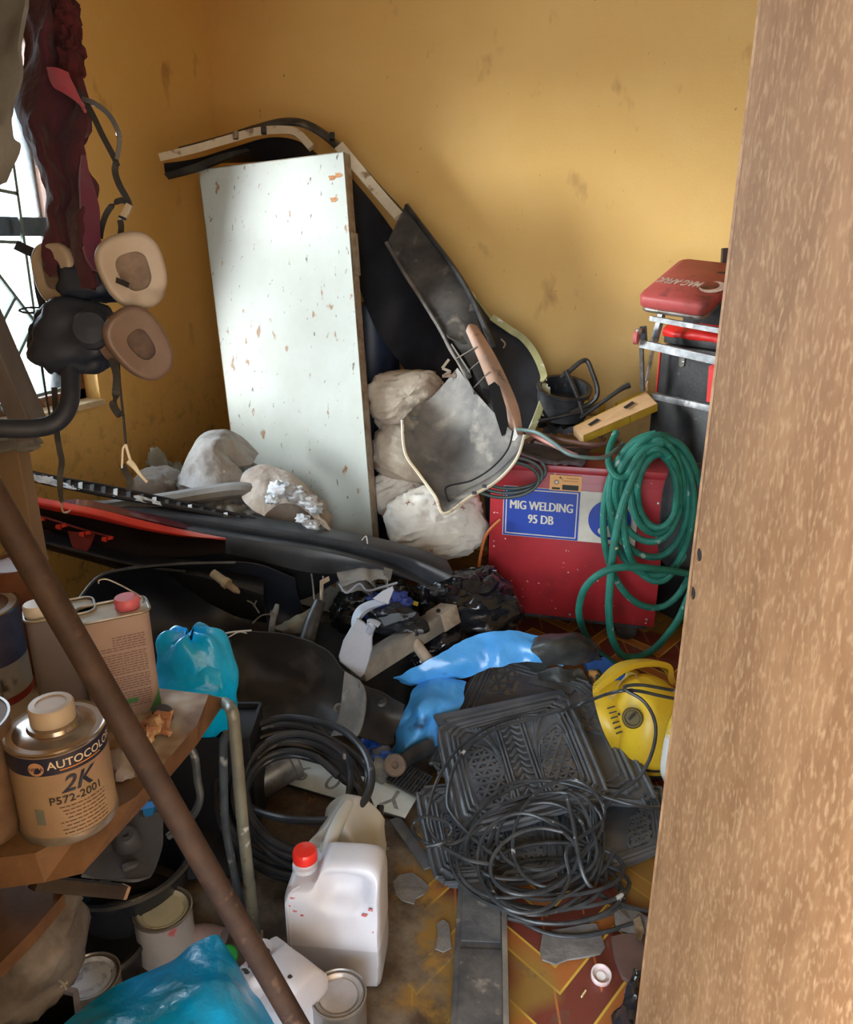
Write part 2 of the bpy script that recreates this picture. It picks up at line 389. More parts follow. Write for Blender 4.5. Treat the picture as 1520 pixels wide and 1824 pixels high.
# unseen roof, pillar, wall and step added to dim the doorway's daylight
por = thing('doorway_dimmer', None, None, (0, -1.2, 0)); por['kind'] = 'structure'
plm = mk('dimmer_plaster', (.42, .36, .28), (.34, .29, .22), ns=4, rough=.9)
part('dimmer_roof', bx(-2.4, -2.0, 2.35, 1.9, YF-.19, 2.45), plm, por, smooth=False)
part('dimmer_pillar', bx(-2.4, -2.0, 0, -2.2, -1.8, 2.35), plm, por, smooth=False)
part('side_wall', bx(1.7, -3.2, -.12, 1.9, YF-.19, 2.45), plm, por, smooth=False)  # unseen wall added to darken the left foreground
part('dimmer_step', bx(-2.4, -1.6, -.12, 2.4, -1.2, -.02), plm, por, smooth=False)
# window
win = thing('window_1', None, None, (XL, wy1, wz0)); win['kind'] = 'structure'
brown = mk('brown_window_paint', (.20, .085, .045), (.12, .05, .03), ns=8, rough=.5, spot=((.45, .36, .28), 25, .6, .66))
fx = XL-.10
g = G()
for a in ((fx-.03, wy0, wz0, fx+.02, wy1, wz0+.045), (fx-.03, wy1-.05, wz0, fx+.02, wy1, wz1), (fx-.03, wy0, wz0, fx+.02, wy0+.05, wz1), (fx-.03, wy0, wz1-.05, fx+.02, wy1, wz1)): g.add(bx(*a))
part('window_frame', g, brown, win, smooth=False)
bluegrey = mk('blue_grey_steel', (.07, .10, .15), (.12, .15, .19), ns=9, rough=.4, metal=.3)
part('transom', bx(fx-.02, wy0, 1.50, fx+.02, wy1-.05, 1.57), bluegrey, win, smooth=False)
part('mullion', bx(fx-.02, 2.02, wz0, fx+.02, 2.06, wz1), brown, win, smooth=False)
cream = mk('cream_sill', (.74, .60, .38), (.55, .42, .26), ns=12, rough=.6, bump=.3)
part('window_sill', bx(XL-.10, wy0-.01, wz0-.02, XL+.015, wy1+.01, wz0+.004), cream, win, smooth=False)
gl = bpy.data.materials.new('window_glass'); gl.use_nodes = True; nn = gl.node_tree.nodes; nn.clear()
o_ = nn.new('ShaderNodeOutputMaterial'); mi_ = nn.new('ShaderNodeMixShader'); tr_ = nn.new('ShaderNodeBsdfTransparent'); gs_ = nn.new('ShaderNodeBsdfGlossy'); fr_ = nn.new('ShaderNodeFresnel')
gs_.inputs['Roughness'].default_value = .03; tr_.inputs[0].default_value = (.93, .96, .97, 1)
gl.node_tree.links.new(fr_.outputs[0], mi_.inputs[0]); gl.node_tree.links.new(tr_.outputs[0], mi_.inputs[1]); gl.node_tree.links.new(gs_.outputs[0], mi_.inputs[2]); gl.node_tree.links.new(mi_.outputs[0], o_.inputs[0])
for a in ((wy0+.05, 2.02, wz0+.045, 1.50), (2.06, wy1-.05, wz0+.045, 1.50), (wy0+.05, 2.02, 1.57, wz1-.05), (2.06, wy1-.05, 1.57, wz1-.05)):
    part('pane', bx(fx-.008, a[0], a[2], fx-.004, a[1], a[3]), gl, win, smooth=False)
barm = mk('bar_grey_green', (.16, .20, .19), rough=.45, metal=.4)
bxp = XL-.05
def bar(*q, w=.012): part('burglar_bar', beam(PX(q[0], q[1], bxp), PX(q[2], q[3], bxp), w, w, up=(1, 0, 0)), barm, win, smooth=False)
bar(22, 290, 80, 702); bar(-10, 337, 30, 345); bar(-10, 430, 36, 432); bar(-12, 478, 60, 572); bar(26, 530, -5, 590); bar(60, 572, 28, 640); bar(28, 640, -8, 700); bar(-30, 730, 120, 690)
for dy_ in (1, 2, 3): 
    y_ = PX(80, 702, bxp).y-dy_*.2; part('burglar_bar', bx(bxp-.006, y_-.006, wz0+.02, bxp+.006, y_+.006, wz1-.02), barm, win, smooth=False)
# open timber door, its free edge towards the room
DE = Vector((-.062, 1.099, 0)); dd = Vector((.45, -.75, 0)).normalized(); DH = DE+dd*.86
woodd = mk('rubbed_brown_door', (.155, .078, .034), (.22, .118, .055), ns=16, lo=.38, hi=.66, rough=.6, stretch=(1, 1, .28), bump=.2, bs=60,
           spot=((.31, .19, .10), 170, .50, .80, (1, 1, .35)), spot2=((.08, .04, .022), 5, .55, .85, (1, 1, .5)), spec=.3)
dr = thing('door_1', None, None, DH); dr['kind'] = 'structure'
nd = dd.cross(ZZ)          # towards the right-hand back of the leaf
if nd.dot(CAM-DE) > 0: nd = -nd
H0, H1 = .012, 2.02
def dq(u, z, t=0): return DE+dd*u+ZZ*z+nd*t
# leaf with two bored lock holes: front skin is cut around them
hz = []
def solve_u(px, py):
    r = ray(px, py); n = nd; k = (DE-CAM).dot(n)/r.dot(n); p = CAM+r*k; return (p-DE).dot(dd), p.z
h1 = solve_u(1245, 988); h2 = solve_u(1234, 1056)
bm = bmesh.new()
outer = [dq(0, H0), dq(.86, H0), dq(.86, H1), dq(0, H1)]
vo = [bm.verts.new(p) for p in outer]
eds = [bm.edges.new((vo[i], vo[(i+1) % 4])) for i in range(4)]
rings = []
for (u, z) in (h1, h2):
    rg = [bm.verts.new(dq(u+.0095*math.cos(a), z+.0095*math.sin(a))) for a in [2*math.pi*k/16 for k in range(16)]]
    rings.append(rg); eds += [bm.edges.new((rg[i], rg[(i+1) % 16])) for i in range(16)]
bmesh.ops.triangle_fill(bm, use_beauty=True, edges=eds)
bad = [f for f in bm.faces if any(all(v in rg for v in f.verts) for rg in rings)]
bmesh.ops.delete(bm, geom=bad, context='FACES_ONLY')
bm.verts.index_update(); gv = [v.co.copy() for v in bm.verts]; gf = [tuple(v.index for v in f.verts) for f in bm.faces]
for rg in rings:
    b0 = len(gv); gv += [v.co+nd*.0025 for v in rg]
    for i in range(16): gf.append((rg[i].index, rg[(i+1) % 16].index, b0+(i+1) % 16, b0+i))
    part('bore_shade_disc', (gv[b0:b0+16], [tuple(range(16))]), mk('painted_bore_shade', (.01, .008, .006), rough=.9), dr)  # shallow dark disc, its colour standing in for shade inside the hole
b0 = len(gv); gv += [p+nd*.038 for p in outer]
for i in range(4): j = (i+1) % 4; gf.append((i, j, b0+j, b0+i))
gf.append((b0, b0+1, b0+2, b0+3)); bm.free()
part('door_leaf', (gv, gf), woodd, dr, smooth=False)
lip = mk('worn_door_edge', (.22, .11, .05), (.38, .22, .11), ns=30, rough=.6)
part('edge_strip', box((dq(-.006, (H0+H1)/2, .019)), (.008, .036, H1-H0), basis(dd, ZZ)), lip, dr, smooth=False)
steel = mk('worn_steel', (.45, .43, .40), (.2, .16, .12), ns=20, rough=.4, metal=.9)
for z in (.25, 1.75): part('hinge', tube([dq(.865, z-.05, .02), dq(.865, z+.05, .02)], .008, 10), steel, dr)
# ============================================================ MATERIAL LIBRARY
blk = mk('dusty_black_plastic', (.012, .013, .016), (.05, .05, .052), ns=9, rough=.45, bump=.12, bs=120, spot=((.14, .125, .11), 26, .64, .76))
blk2 = mk('black_plastic_clean', (.010, .011, .014), (.022, .024, .03), ns=5, rough=.35)
blks = mk('black_satin_bumper', (.030, .034, .042), (.055, .06, .07), ns=5, rough=.38, bump=.06, bs=200, spot=((.12, .12, .12), 40, .72, .78))
dgrey = mk('dusty_grey_plastic', (.10, .095, .09), (.22, .20, .175), ns=5, rough=.7, bump=.15, bs=50, spot=((.34, .31, .26), 12, .58, .74))
grime = mk('grimy_bumper_inside', (.035, .033, .032), (.10, .09, .078), ns=5, rough=.6, bump=.2, bs=60, spot=((.20, .17, .14), 14, .6, .75))
creamp = mk('yellowed_cream_paint', (.66, .58, .44), (.55, .44, .30), ns=6, rough=.4, spot=((.25, .15, .08), 14, .62, .70))
pinkp = mk('pinkish_primer', (.42, .25, .17), (.30, .20, .15), ns=7, rough=.5, spot=((.10, .08, .07), 12, .58, .68))
limep = mk('pale_lime_paint', (.45, .44, .22), (.32, .30, .15), ns=8, rough=.4, spot=((.7, .68, .55), 14, .6, .66))
redp = mk('glossy_red_plastic', (.55, .035, .025), (.42, .03, .02), ns=4, rough=.25, coat=.4, spot=((.7, .3, .25), 30, .72, .76))
redd = mk('dull_red_plastic', (.16, .012, .012), (.10, .01, .012), ns=6, rough=.5)
whitem = mk('chipped_white_enamel', (.47, .51, .49), (.42, .45, .41), ns=3, rough=.42, bump=.06, bs=60,
            spot=((.28, .16, .08), 24, .66, .71, (1, 1, .5)), spot2=((.15, .13, .10), 60, .68, .73, (1, 1, .4)), spec=.3)
rusty = mk('rusted_frame_steel', (.36, .30, .23), (.20, .13, .09), ns=16, rough=.6, metal=.2)
rust = mk('rust_patch', (.40, .17, .06), (.55, .33, .18), ns=40, rough=.8)
sack = mk('grimy_calico', (.50, .44, .36), (.38, .30, .23), ns=4, rough=.85, bump=4, bs=13, sheen=.1, spot=((.24, .15, .10), 5, .56, .70))
sackw = mk('pale_calico', (.66, .62, .56), (.56, .50, .42), ns=4, rough=.85, bump=3.5, bs=12, sheen=.1)
duvet = mk('dirty_grey_duvet', (.40, .40, .41), (.24, .22, .20), ns=6, rough=.9, bump=4, bs=11, sheen=.1, spot=((.14, .12, .10), 8, .58, .72))
duvetb = mk('dirty_cream_duvet', (.50, .46, .42), (.34, .28, .24), ns=6, rough=.9, bump=4, bs=11, spot=((.16, .30, .38), 7, .60, .70))
wad = mk('loose_white_wadding', (.62, .64, .68), (.40, .46, .52), ns=18, rough=.95, bump=.8, bs=60)
navy = mk('navy_drum_paint', (.008, .018, .05), (.02, .035, .075), ns=5, rough=.42)

# ============================================================ WHITE METAL DOOR leaning in the corner
TL, TR = P(353, 302, 3.36), P(611, 270, 3.02); BR, BL = Pz(676, 1117, .004), Pz(474, 1040, .004)
pn_ = (TR-TL).cross(BR-TL).normalized(); BL = BL-pn_*((BL-TL).dot(pn_)); BL.z = max(BL.z, .003)
du = (TR-TL).normalized(); dn = du.cross((BL-TL).normalized())
if dn.dot(CAM-TL) > 0: dn = -dn          # towards the wall
dn.normalize()
wd = thing('cabinet_door', 'tall white enamelled metal door with rust specks leaning in the room corner', 'door', (BL+BR)/2)
part('sheet_face', hexa(TL, TR, BR, BL, dn*.004), whitem, wd, smooth=False)
fr_w = .05
g = G(hexa(TR+dn*.002, TR+dn*fr_w, BR+dn*fr_w, BR+dn*.002, -du*.004))
g.add(hexa(TL, TR, TR+dn*fr_w, TL+dn*fr_w, (BL-TL).normalized()*.004))
g.add(hexa(TL+dn*fr_w, TL, BL, BL+dn*fr_w, du*.004))
part('edge_frame', g, rusty, wd, 'rust-streaked folded steel edge', smooth=False)
part('back_sheet', hexa(TL+dn*(fr_w-.003), TR+dn*(fr_w-.003), BR+dn*(fr_w-.003), BL+dn*(fr_w-.003), dn*.003), rusty, wd, smooth=False)
e = (BR-TR).normalized(); hc = TR+e*.30
part('hinge', G(beam(hc+dn*.02+du*.003, hc+e*.16+dn*.02+du*.003, .028, .004, up=du), beam(hc+du*.006+dn*.036, hc+e*.16+du*.006+dn*.036, .012, .012, up=du)),
     mk('hinge_steel', (.42, .40, .35), (.28, .22, .17), ns=20, rough=.4, metal=.6), wd, smooth=False)
for s, t in ((.06, .035), (.06, .09), (.03, .03)):
    q = TR+e*(t*1.5+.04)-du*s-dn*.0012
    part('rust_patch', prism([(.016*math.cos(a)*(1+.3*math.sin(3*a+s*40)), .012*math.sin(a)*(1+.3*math.cos(2*a))) for a in [k*math.pi/7 for k in range(14)]], q, du, e, .001), rust, wd, smooth=False)

# ============================================================ BUMPERS STANDING ON END
# first: cream-edged bumper arching over the white door
bp = thing('car_bumper', 'long black bumper with a cream edge arching over the white metal door', 'car bumper', P(700, 1040, 3.35))
ax_ = [(318, 263, 3.40), (400, 241, 3.42), (452, 224, 3.42), (505, 211, 3.42), (548, 216, 3.42), (592, 243, 3.42), (640, 290, 3.40), (688, 343, 3.36), (728, 385, 3.32)]
out = [(x, y, d) for x, y, d in ax_]
def inward(path, k, dz):
    """shift a path towards the arch's inside"""
    r = []
    for i, (x, y, d) in enumerate(path):
        a = path[max(i-1, 0)]; b = path[min(i+1, len(path)-1)]; tx, ty = b[0]-a[0], b[1]-a[1]; l = math.hypot(tx, ty)
        r.append((x-ty/l*k, y+tx/l*k, d+dz))
    return r
part('bumper_cover', sheet([L(*inward(out, 0, .10)), L(*inward(out, -1, .0)), L(*inward(out, 8, -.03)), L(*inward(out, 14, -.02))], .004, 6, 3), grime, bp)
w1 = [(286, 281, 3.34), (340, 268, 3.34), (400, 251, 3.36), (455, 236, 3.37), (500, 232, 3.37), (530, 240, 3.37), (556, 266, 3.36)]
part('cream_edge', sweep(L(*w1), [(-.004, -.013), (.02, -.016), (.02, .016), (-.004, .013)], up=[list(Vector((0, 0, 1)))]*5+[list((UP+RT*.8))]*2), creamp, bp, 'cream painted edge strip')
w2 = [(604, 262, 3.36), (640, 305, 3.36), (680, 352, 3.34), (712, 388, 3.30)]
part('cream_edge', sweep(L(*w2), [(-.004, -.020), (.02, -.022), (.02, .022), (-.004, .020)], up=list(UP+RT*.8)), creamp, bp, 'cream painted edge strip')
inn = [(292, 292, 3.36), (350, 283, 3.38), (420, 262, 3.42), (480, 246, 3.46), (530, 252, 3.48), (570, 280, 3.5), (622, 330, 3.5)]
part('inner_shell', sheet([L(*inn), L(*inward(inn, 16, .04)), L(*[(300, 298, 3.42), (352, 292, 3.46), (425, 290, 3.52), (490, 288, 3.56), (540, 300, 3.56), (580, 320, 3.56), (624, 380, 3.56)])], .004, 5), blk2, bp)
part('lower_blade', sheet([L((292, 309, 3.30), (345, 292, 3.31), (395, 274, 3.33), (440, 264, 3.36)), L((298, 316, 3.30), (350, 303, 3.31), (400, 284, 3.33), (446, 268, 3.36))], .02, 4, 2), blk, bp)
for x, y in ((420, 241), (592, 243), (470, 232)): part('clip', box(P(x, y, 3.33), (.022, .02, .03), basis(RT, UP), .003), rusty if x == 420 else blk, bp)
# dark inner skin that runs down behind the door to the floor
part('side_wing', sheet([L((628, 318, 3.42), (672, 372, 3.40), (712, 428, 3.38), (758, 500, 3.34), (800, 570, 3.30), (838, 660, 3.24)),
                         L((630, 400, 3.44), (655, 450, 3.44), (690, 510, 3.43), (730, 560, 3.42), (765, 620, 3.36), (800, 690, 3.3)),
                         L((630, 480, 3.46), (650, 540, 3.46), (672, 590, 3.45), (700, 630, 3.44), (725, 665, 3.42), (745, 715, 3.36))], .004, 4), blk2, bp)
# second: wide dusty bumper with the hollow grey end
b2 = thing('car_bumper', 'dusty grey bumper end curling forward over the stacked calico cushions', 'car bumper', P(800, 960, 2.95))
part('flat_panel', sheet([L((722, 366, 3.30), (760, 418, 3.25), (800, 470, 3.19), (835, 530, 3.12), (858, 590, 3.06)),
                          L((706, 398, 3.27), (742, 450, 3.22), (780, 505, 3.16), (812, 560, 3.09), (832, 612, 3.03)),
                          L((691, 430, 3.27), (722, 484, 3.22), (757, 538, 3.16), (786, 585, 3.09), (800, 600, 3.03))], .006, 5, 4), grime, b2, 'scuffed black flat section')
part('edge_rib', tube(L((688, 432, 3.25), (720, 486, 3.2), (756, 541, 3.14), (785, 588, 3.07), (806, 628, 3.02), (838, 672, 2.97)), .008, 6), dgrey, b2)
part('outer_rib', tube(L((724, 366, 3.28), (762, 416, 3.23), (803, 470, 3.17), (840, 530, 3.1), (880, 620, 3.0)), .011, 6), blk, b2)
part('primer_edge', sheet([L((850, 580, 3.03), (880, 628, 2.97), (906, 680, 2.93), (925, 728, 2.90), (932, 776, 2.88)),
                           L((836, 577, 3.0), (862, 628, 2.94), (888, 682, 2.90), (910, 732, 2.87), (924, 778, 2.86)),
                           L((830, 590, 3.0), (852, 640, 2.94), (872, 690, 2.91), (896, 742, 2.89), (912, 780, 2.88))], .004, 5, 4), pinkp, b2, 'peeling pinkish primer edge')
rowA = L((815, 655, 3.00), (842, 692, 2.95), (880, 735, 2.89), (915, 770, 2.85), (934, 775, 2.84))
rowB = L((772, 705, 3.05), (810, 735, 3.0), (856, 770, 2.92), (900, 806, 2.85), (920, 818, 2.82))
rowC = L((740, 725, 3.0), (775, 765, 3.0), (812, 805, 2.95), (858, 846, 2.87), (884, 858, 2.81))
rowD = L((719, 745, 2.92), (742, 800, 2.93), (770, 843, 2.90), (806, 882, 2.84), (836, 886, 2.79))
rowE = L((717, 748, 2.88), (722, 806, 2.88), (748, 846, 2.85), (776, 885, 2.80), (792, 915, 2.76))
part('hollow_end', sheet([rowA, rowB, rowC, rowD, rowE], .006, 5, 5), dgrey, b2, 'dusty grey hollow end')
part('rim_lip', tube([rowE[0], rowE[1], rowE[2], rowE[3], rowE[4], rowD[4], rowC[4], rowB[4], rowA[4]], .006, 6), creamp, b2, 'cream worn rim')
part('inner_crease', tube(L((914, 768, 2.83), (905, 800, 2.82), (878, 832, 2.83), (840, 856, 2.84), (795, 868, 2.83), (800, 895, 2.80)), .0035, 6), blk2, b2)
part('slot', prism([(-.018, -.10), (.012, -.09), (.022, 0), (.018, .08), (.004, .10), (-.02, .09), (-.024, 0)], P(891, 728, 2.865), (RT*.9+UP*.15).normalized(), (UP-RT*.25).normalized(), .004), mk('deep_black', (.003, .003, .003), rough=.9), b2, 'black slot cut in the shell')
part('torn_webbing', G(*[beam(P(*a), P(*b), .004, .022, up=FW) for a, b in (((805, 615, 3.0), (838, 665, 2.95)), ((812, 640, 2.98), (850, 618, 2.96)), ((830, 665, 2.97), (868, 632, 2.94)), ((845, 690, 2.95), (872, 662, 2.92)), ((797, 612, 3.01), (845, 700, 2.93)))]), dgrey, b2, smooth=False)
part('backing_web', sheet([L((800, 600, 3.06), (830, 640, 3.02), (858, 690, 2.98)), L((836, 590, 3.05), (862, 640, 3.0), (886, 700, 2.95))], .004, 3), grime, b2)
part('bent_bracket', G(beam(P(800, 640, 3.0), P(788, 656, 3.0), .01, .004, up=FW), beam(P(788, 656, 3.0), P(803, 662, 3.0), .01, .004, up=FW), beam(P(803, 662, 3.0), P(792, 668, 3.0), .01, .004, up=FW), beam(P(788, 670, 3.0), P(812, 669, 3.0), .012, .004, up=FW)), rusty, b2, 'small zigzag metal bracket', smooth=False)
part('sticker', prism([(0, 0), (.01, .05), (.028, 0)], P(912, 785, 2.845), (RT), UP, .002), mk('white_sticker', (.8, .8, .8)), b2, 'torn white sticker', smooth=False)
for x, y in ((742, 745), (752, 838), (863, 866), (845, 878)): part('clip', box(P(x, y, 2.9 if x < 760 else 2.79), (.016, .01, .012), basis(RT, UP), .002), blk, b2)
# third: black bumper with the pale lime rim behind them
b3 = thing('car_bumper', 'black bumper with a pale lime rim wedged against the back wall', 'car bumper', P(930, 980, 3.25))
o3 = [(800, 468, 3.46), (846, 530, 3.42), (880, 574, 3.38), (912, 592, 3.34), (948, 626, 3.28), (968, 672, 3.22), (968, 716, 3.18), (952, 762, 3.14)]
part('bumper_cover', sheet([L(*o3), L((788, 480, 3.42), (832, 545, 3.38), (862, 600, 3.34), (890, 640, 3.3), (915, 680, 3.25), (925, 720, 3.2), (925, 760, 3.17), (920, 800, 3.14)),
                            L((780, 500, 3.36), (815, 570, 3.32), (845, 640, 3.26), (870, 700, 3.22), (885, 750, 3.18), (892, 800, 3.15), (895, 850, 3.12), (896, 900, 3.1)),
                            L((770, 560, 3.40), (800, 640, 3.36), (825, 720, 3.32), (850, 800, 3.28), (860, 860, 3.24), (866, 920, 3.2), (870, 980, 3.18), (875, 1040, 3.16))], .005, 4), blk2, b3)
part('lime_rim', sweep(L((876, 566, 3.37), (893, 578, 3.36), (914, 592, 3.33), (932, 604, 3.30), (952, 630, 3.26), (968, 668, 3.21), (970, 700, 3.18), (958, 740, 3.15), (938, 788, 3.12)),
     [[(-.003, -.012), (.012, -.014), (.012, .014), (-.003, .012)]]*9, up=[list(UP+RT*k) for k in (.6, .8, .7, .9, 1.6, 3, -6, -3, -2)]), limep, b3, 'pale lime painted rim')
part('thin_edge', tube(L(*[(x, y-1, d) for x, y, d in o3[:4]]), .005, 6), limep, b3)
part('rim_tail', sweep(L((973, 690, 3.19), (974, 715, 3.18), (972, 742, 3.17)), [(-.003, -.016), (.004, -.016), (.004, .016), (-.003, .016)], up=list(RT)), limep, b3)
part('wire_clip', tube(L((893, 604, 3.28), (900, 612, 3.27), (897, 620, 3.27)), .004, 5), rusty, b3)

# dark navy cylinder behind the door
dc = P(664, 760, 3.78); dc.z = 0
gc = thing('tall_drum', 'tall dark navy drum standing behind the white metal door', 'drum', dc)
part('shell', lathe([(0, 0), (.125, .01), (.132, .03), (.132, 1.18), (.125, 1.21), (0, 1.22)], dc, n=28), navy, gc)
for z_ in (.4, .85): part('hoop', lathe([(.132, -.012), (.137, 0), (.132, .012)], dc+ZZ*z_, n=28, cap=False), navy, gc)

# ============================================================ CALICO CUSHIONS behind the door
def cross_marks(c, M, rad, n, parent, seed, p=2.6):
    rr = random.Random(seed); g = G()
    for _ in range(n):
        for _t in range(40):
            th = rr.uniform(0, 6.28); ph = rr.uniform(-1.1, 1.2); e = 2/p
            def sp(v): return math.copysign(abs(v)**e, v)
            q = Vector((sp(math.cos(ph))*sp(math.cos(th))*rad[0], sp(math.cos(ph))*sp(math.sin(th))*rad[1], sp(math.sin(ph))*rad[2]))
            w = M@q
            if w.dot(CAM-c) > 0: break
        nrm = Vector((q.x/rad[0]**2, q.y/rad[1]**2, q.z/rad[2]**2)); nrm = (M@nrm).normalized(); o = Vector(c)+w*1.015
        x, y, z = frame_of(nrm); a = rr.uniform(0, 3)
        for s in (a, a+1.3):
            d_ = x*math.cos(s)+y*math.sin(s); g.add(beam(o-d_*.010, o+d_*.010, .0012, .004, up=z))
    return g
thread = mk('red_brown_thread', (.30, .10, .07), rough=.8)
def cushion(px, py, d, rad, ang, lab, mat_, seed, marks=0, **k):
    c = P(px, py, d); x = (RT*math.cos(ang)+UP*math.sin(ang)); M = basis(x, FW*-1+UP*.2)
    M = basis(x, UP.cross(x)) if False else Matrix((x, x.cross(FW*-1)*-1, FW*-1)).transposed()
    o = c.copy(); o.z -= rad[1]*.9
    t = thing('cushion', lab, 'cushion', o, 'calico cushions behind the white metal door')
    cov_ = part('cushion_cover', blob(c, rad, M, seed=seed, **k), mat_, t, ang=80)
    if marks: part('stitched_cross', cross_marks(c, M, rad, marks, t, seed), thread, cov_, kind='stuff', smooth=False)
    return t
cushion(728, 712, 3.22, (.17, .125, .10), .1, 'brown-stained calico cushion on top of the stack by the white door', sack, 3, amp=.10, fs=3, folds=.14, p=2.7, fv=(1.4, 5, 1.4), nu=72, nv=44)
cushion(740, 805, 3.26, (.19, .15, .12), -.25, 'creamy calico cushion in the middle of the stack, half under the grey bumper end', sack, 5, marks=8, amp=.09, fs=3, folds=.13, p=2.7, fv=(1.4, 6, 1.4), nu=72, nv=44)
cushion(776, 930, 3.16, (.205, .155, .14), .12, 'palest plump calico cushion, lowest of the stack by the white door', sackw, 8, marks=12, amp=.08, fs=3, folds=.15, p=2.7, fv=(2.5, 6, 2), nu=72, nv=44)
cushion(712, 875, 3.28, (.12, .11, .10), .5, 'small pale calico cushion squeezed between the white door and the lowest cushion', sackw, 11, marks=5, amp=.09, fs=3, folds=.18, p=2.7, fv=(1.4, 6, 1.4), nu=72, nv=44)

# ============================================================ DUVETS in the corner
dv = thing('duvet', 'grey dirty duvet bundle with a folded-over top in the corner', 'duvet', P(400, 960, 3.15))
part('bundle', blob(P(398, 905, 3.27), (.225, .13, .25), Matrix((RT, FH, ZZ)).transposed(), amp=.10, fs=3, seed=2, folds=.25, fv=(5, 3, 2), p=2.4, nu=64, nv=40), duvet, dv, ang=80)
part('folded_flap', sheet([L((318, 860, 3.05), (335, 805, 3.05), (358, 776, 3.08), (395, 766, 3.14), (428, 774, 3.18), (462, 806, 3.18)),
                           L((350, 872, 2.97), (362, 818, 2.97), (378, 790, 3.0), (402, 782, 3.06), (422, 792, 3.09), (448, 826, 3.08)),
                           L((395, 876, 2.94), (398, 832, 2.96), (396, 812, 2.99), (396, 800, 3.04), (404, 806, 3.07), (418, 834, 3.05)),
                           L((440, 870, 2.96), (434, 846, 2.98), (426, 836, 3.01), (418, 830, 3.05), (416, 828, 3.08), (420, 840, 3.08))], .012, 5, 5, crumple=.008, cs=9, seed=4), duvet, dv, ang=80)
dv2 = thing('duvet', 'cream torn duvet with blue-stained wadding spilling out before the white door', 'duvet', P(515, 980, 3.0))
part('bundle', blob(P(512, 945, 3.09), (.18, .10, .20), Matrix((RT, FH, ZZ)).transposed(), amp=.10, fs=3, seed=9, folds=.25, fv=(5, 3, 2), p=2.5, nu=64, nv=40), duvetb, dv2, ang=80)
part('folded_flap', sheet([L((425, 870, 2.93), (438, 838, 2.98), (470, 828, 3.0), (510, 838, 2.98), (545, 862, 2.94), (565, 890, 2.9)),
                           L((440, 900, 2.86), (462, 868, 2.88), (492, 862, 2.9), (520, 870, 2.88), (548, 890, 2.86), (572, 920, 2.84)),
                           L((470, 920, 2.85), (490, 900, 2.86), (512, 896, 2.86), (534, 902, 2.85), (560, 922, 2.84), (590, 945, 2.84))], .012, 5, 6, crumple=.009, cs=12, seed=6), duvetb, dv2, ang=80)
for i, (x, y, r) in enumerate(((500, 872, .05), (528, 880, .045), (548, 892, .04), (560, 905, .035), (486, 890, .03), (540, 925, .03), (556, 935, .03))):
    part('wadding', blob(P(x, y, 2.83), (r, r*.55, r*.6), amp=.35, fs=6, seed=i, nu=28, nv=18, folds=.3, fv=(4, 4, 4)), wad, dv2, ang=80)
single('cushion', blob(P(296, 850, 3.34), (.075, .06, .11), Matrix((RT, FH, ZZ)).transposed(), amp=.4, fs=3, seed=21, folds=.3), mk('olive_grey_cloth', (.20, .19, .15), (.30, .27, .22), ns=7, rough=.9, bump=.3), 'small limp olive-grey cushion against the left wall', 'cushion', ang=80)
single('rag', blob(P(282, 885, 3.25), (.12, .08, .12), Matrix((RT, FH, ZZ)).transposed(), amp=.15, fs=3, seed=23, folds=.2, fv=(4, 4, 2)), duvet, 'dirty brown-grey rag heap at the foot of the left wall', 'rag', ang=80)
# ============================================================ THE HEAP OF BUMPERS ACROSS THE ROOM
t = thing('car_bumper', 'long satin black bumper with two lips lying across the heap, its end pointing right', 'car bumper', P(600, 1080, 2.8))
a0 = [(165, 890, 2.94), (240, 894, 2.92), (330, 902, 2.90), (450, 918, 2.88), (560, 936, 2.87), (660, 955, 2.86), (740, 975, 2.86), (796, 997, 2.86)]
a1 = [(160, 902, 2.84), (240, 908, 2.82), (330, 918, 2.80), (450, 938, 2.77), (560, 955, 2.76), (660, 975, 2.76), (740, 997, 2.77), (806, 1026, 2.78)]
a2 = [(160, 916, 2.83), (240, 922, 2.82), (330, 934, 2.80), (450, 953, 2.78), (560, 970, 2.77), (650, 990, 2.78), (715, 1010, 2.79), (768, 1040, 2.80)]
a3 = [(160, 925, 2.78), (240, 932, 2.76), (330, 944, 2.73), (450, 962, 2.70), (560, 980, 2.70), (640, 998, 2.71), (700, 1018, 2.73), (762, 1046, 2.76)]
a4 = [(160, 950, 2.80), (240, 958, 2.78), (330, 972, 2.75), (450, 996, 2.72), (540, 1018, 2.72), (600, 1022, 2.74), (655, 1015, 2.76), (735, 1030, 2.79)]
a5 = [(160, 990, 2.86), (240, 1000, 2.84), (330, 1030, 2.82), (430, 1060, 2.80), (500, 1075, 2.80), (560, 1060, 2.80), (620, 1030, 2.82), (720, 1032, 2.83)]
part('upper_lip', sheet([L(*a0), L(*a1), L(*a2)], .005, 6, 5), blks, t)
part('lower_lip', sheet([L(*a2), L(*a3), L(*a4)], .005, 6, 5), blks, t)
part('skirt', sheet([L(*a4), L(*a5)], .005, 6, 4), blk2, t)
part('scratch', tube(L((645, 962, 2.775), (652, 955, 2.79), (655, 968, 2.765)), .0025, 4), mk('white_scuff', (.6, .6, .6)), t)
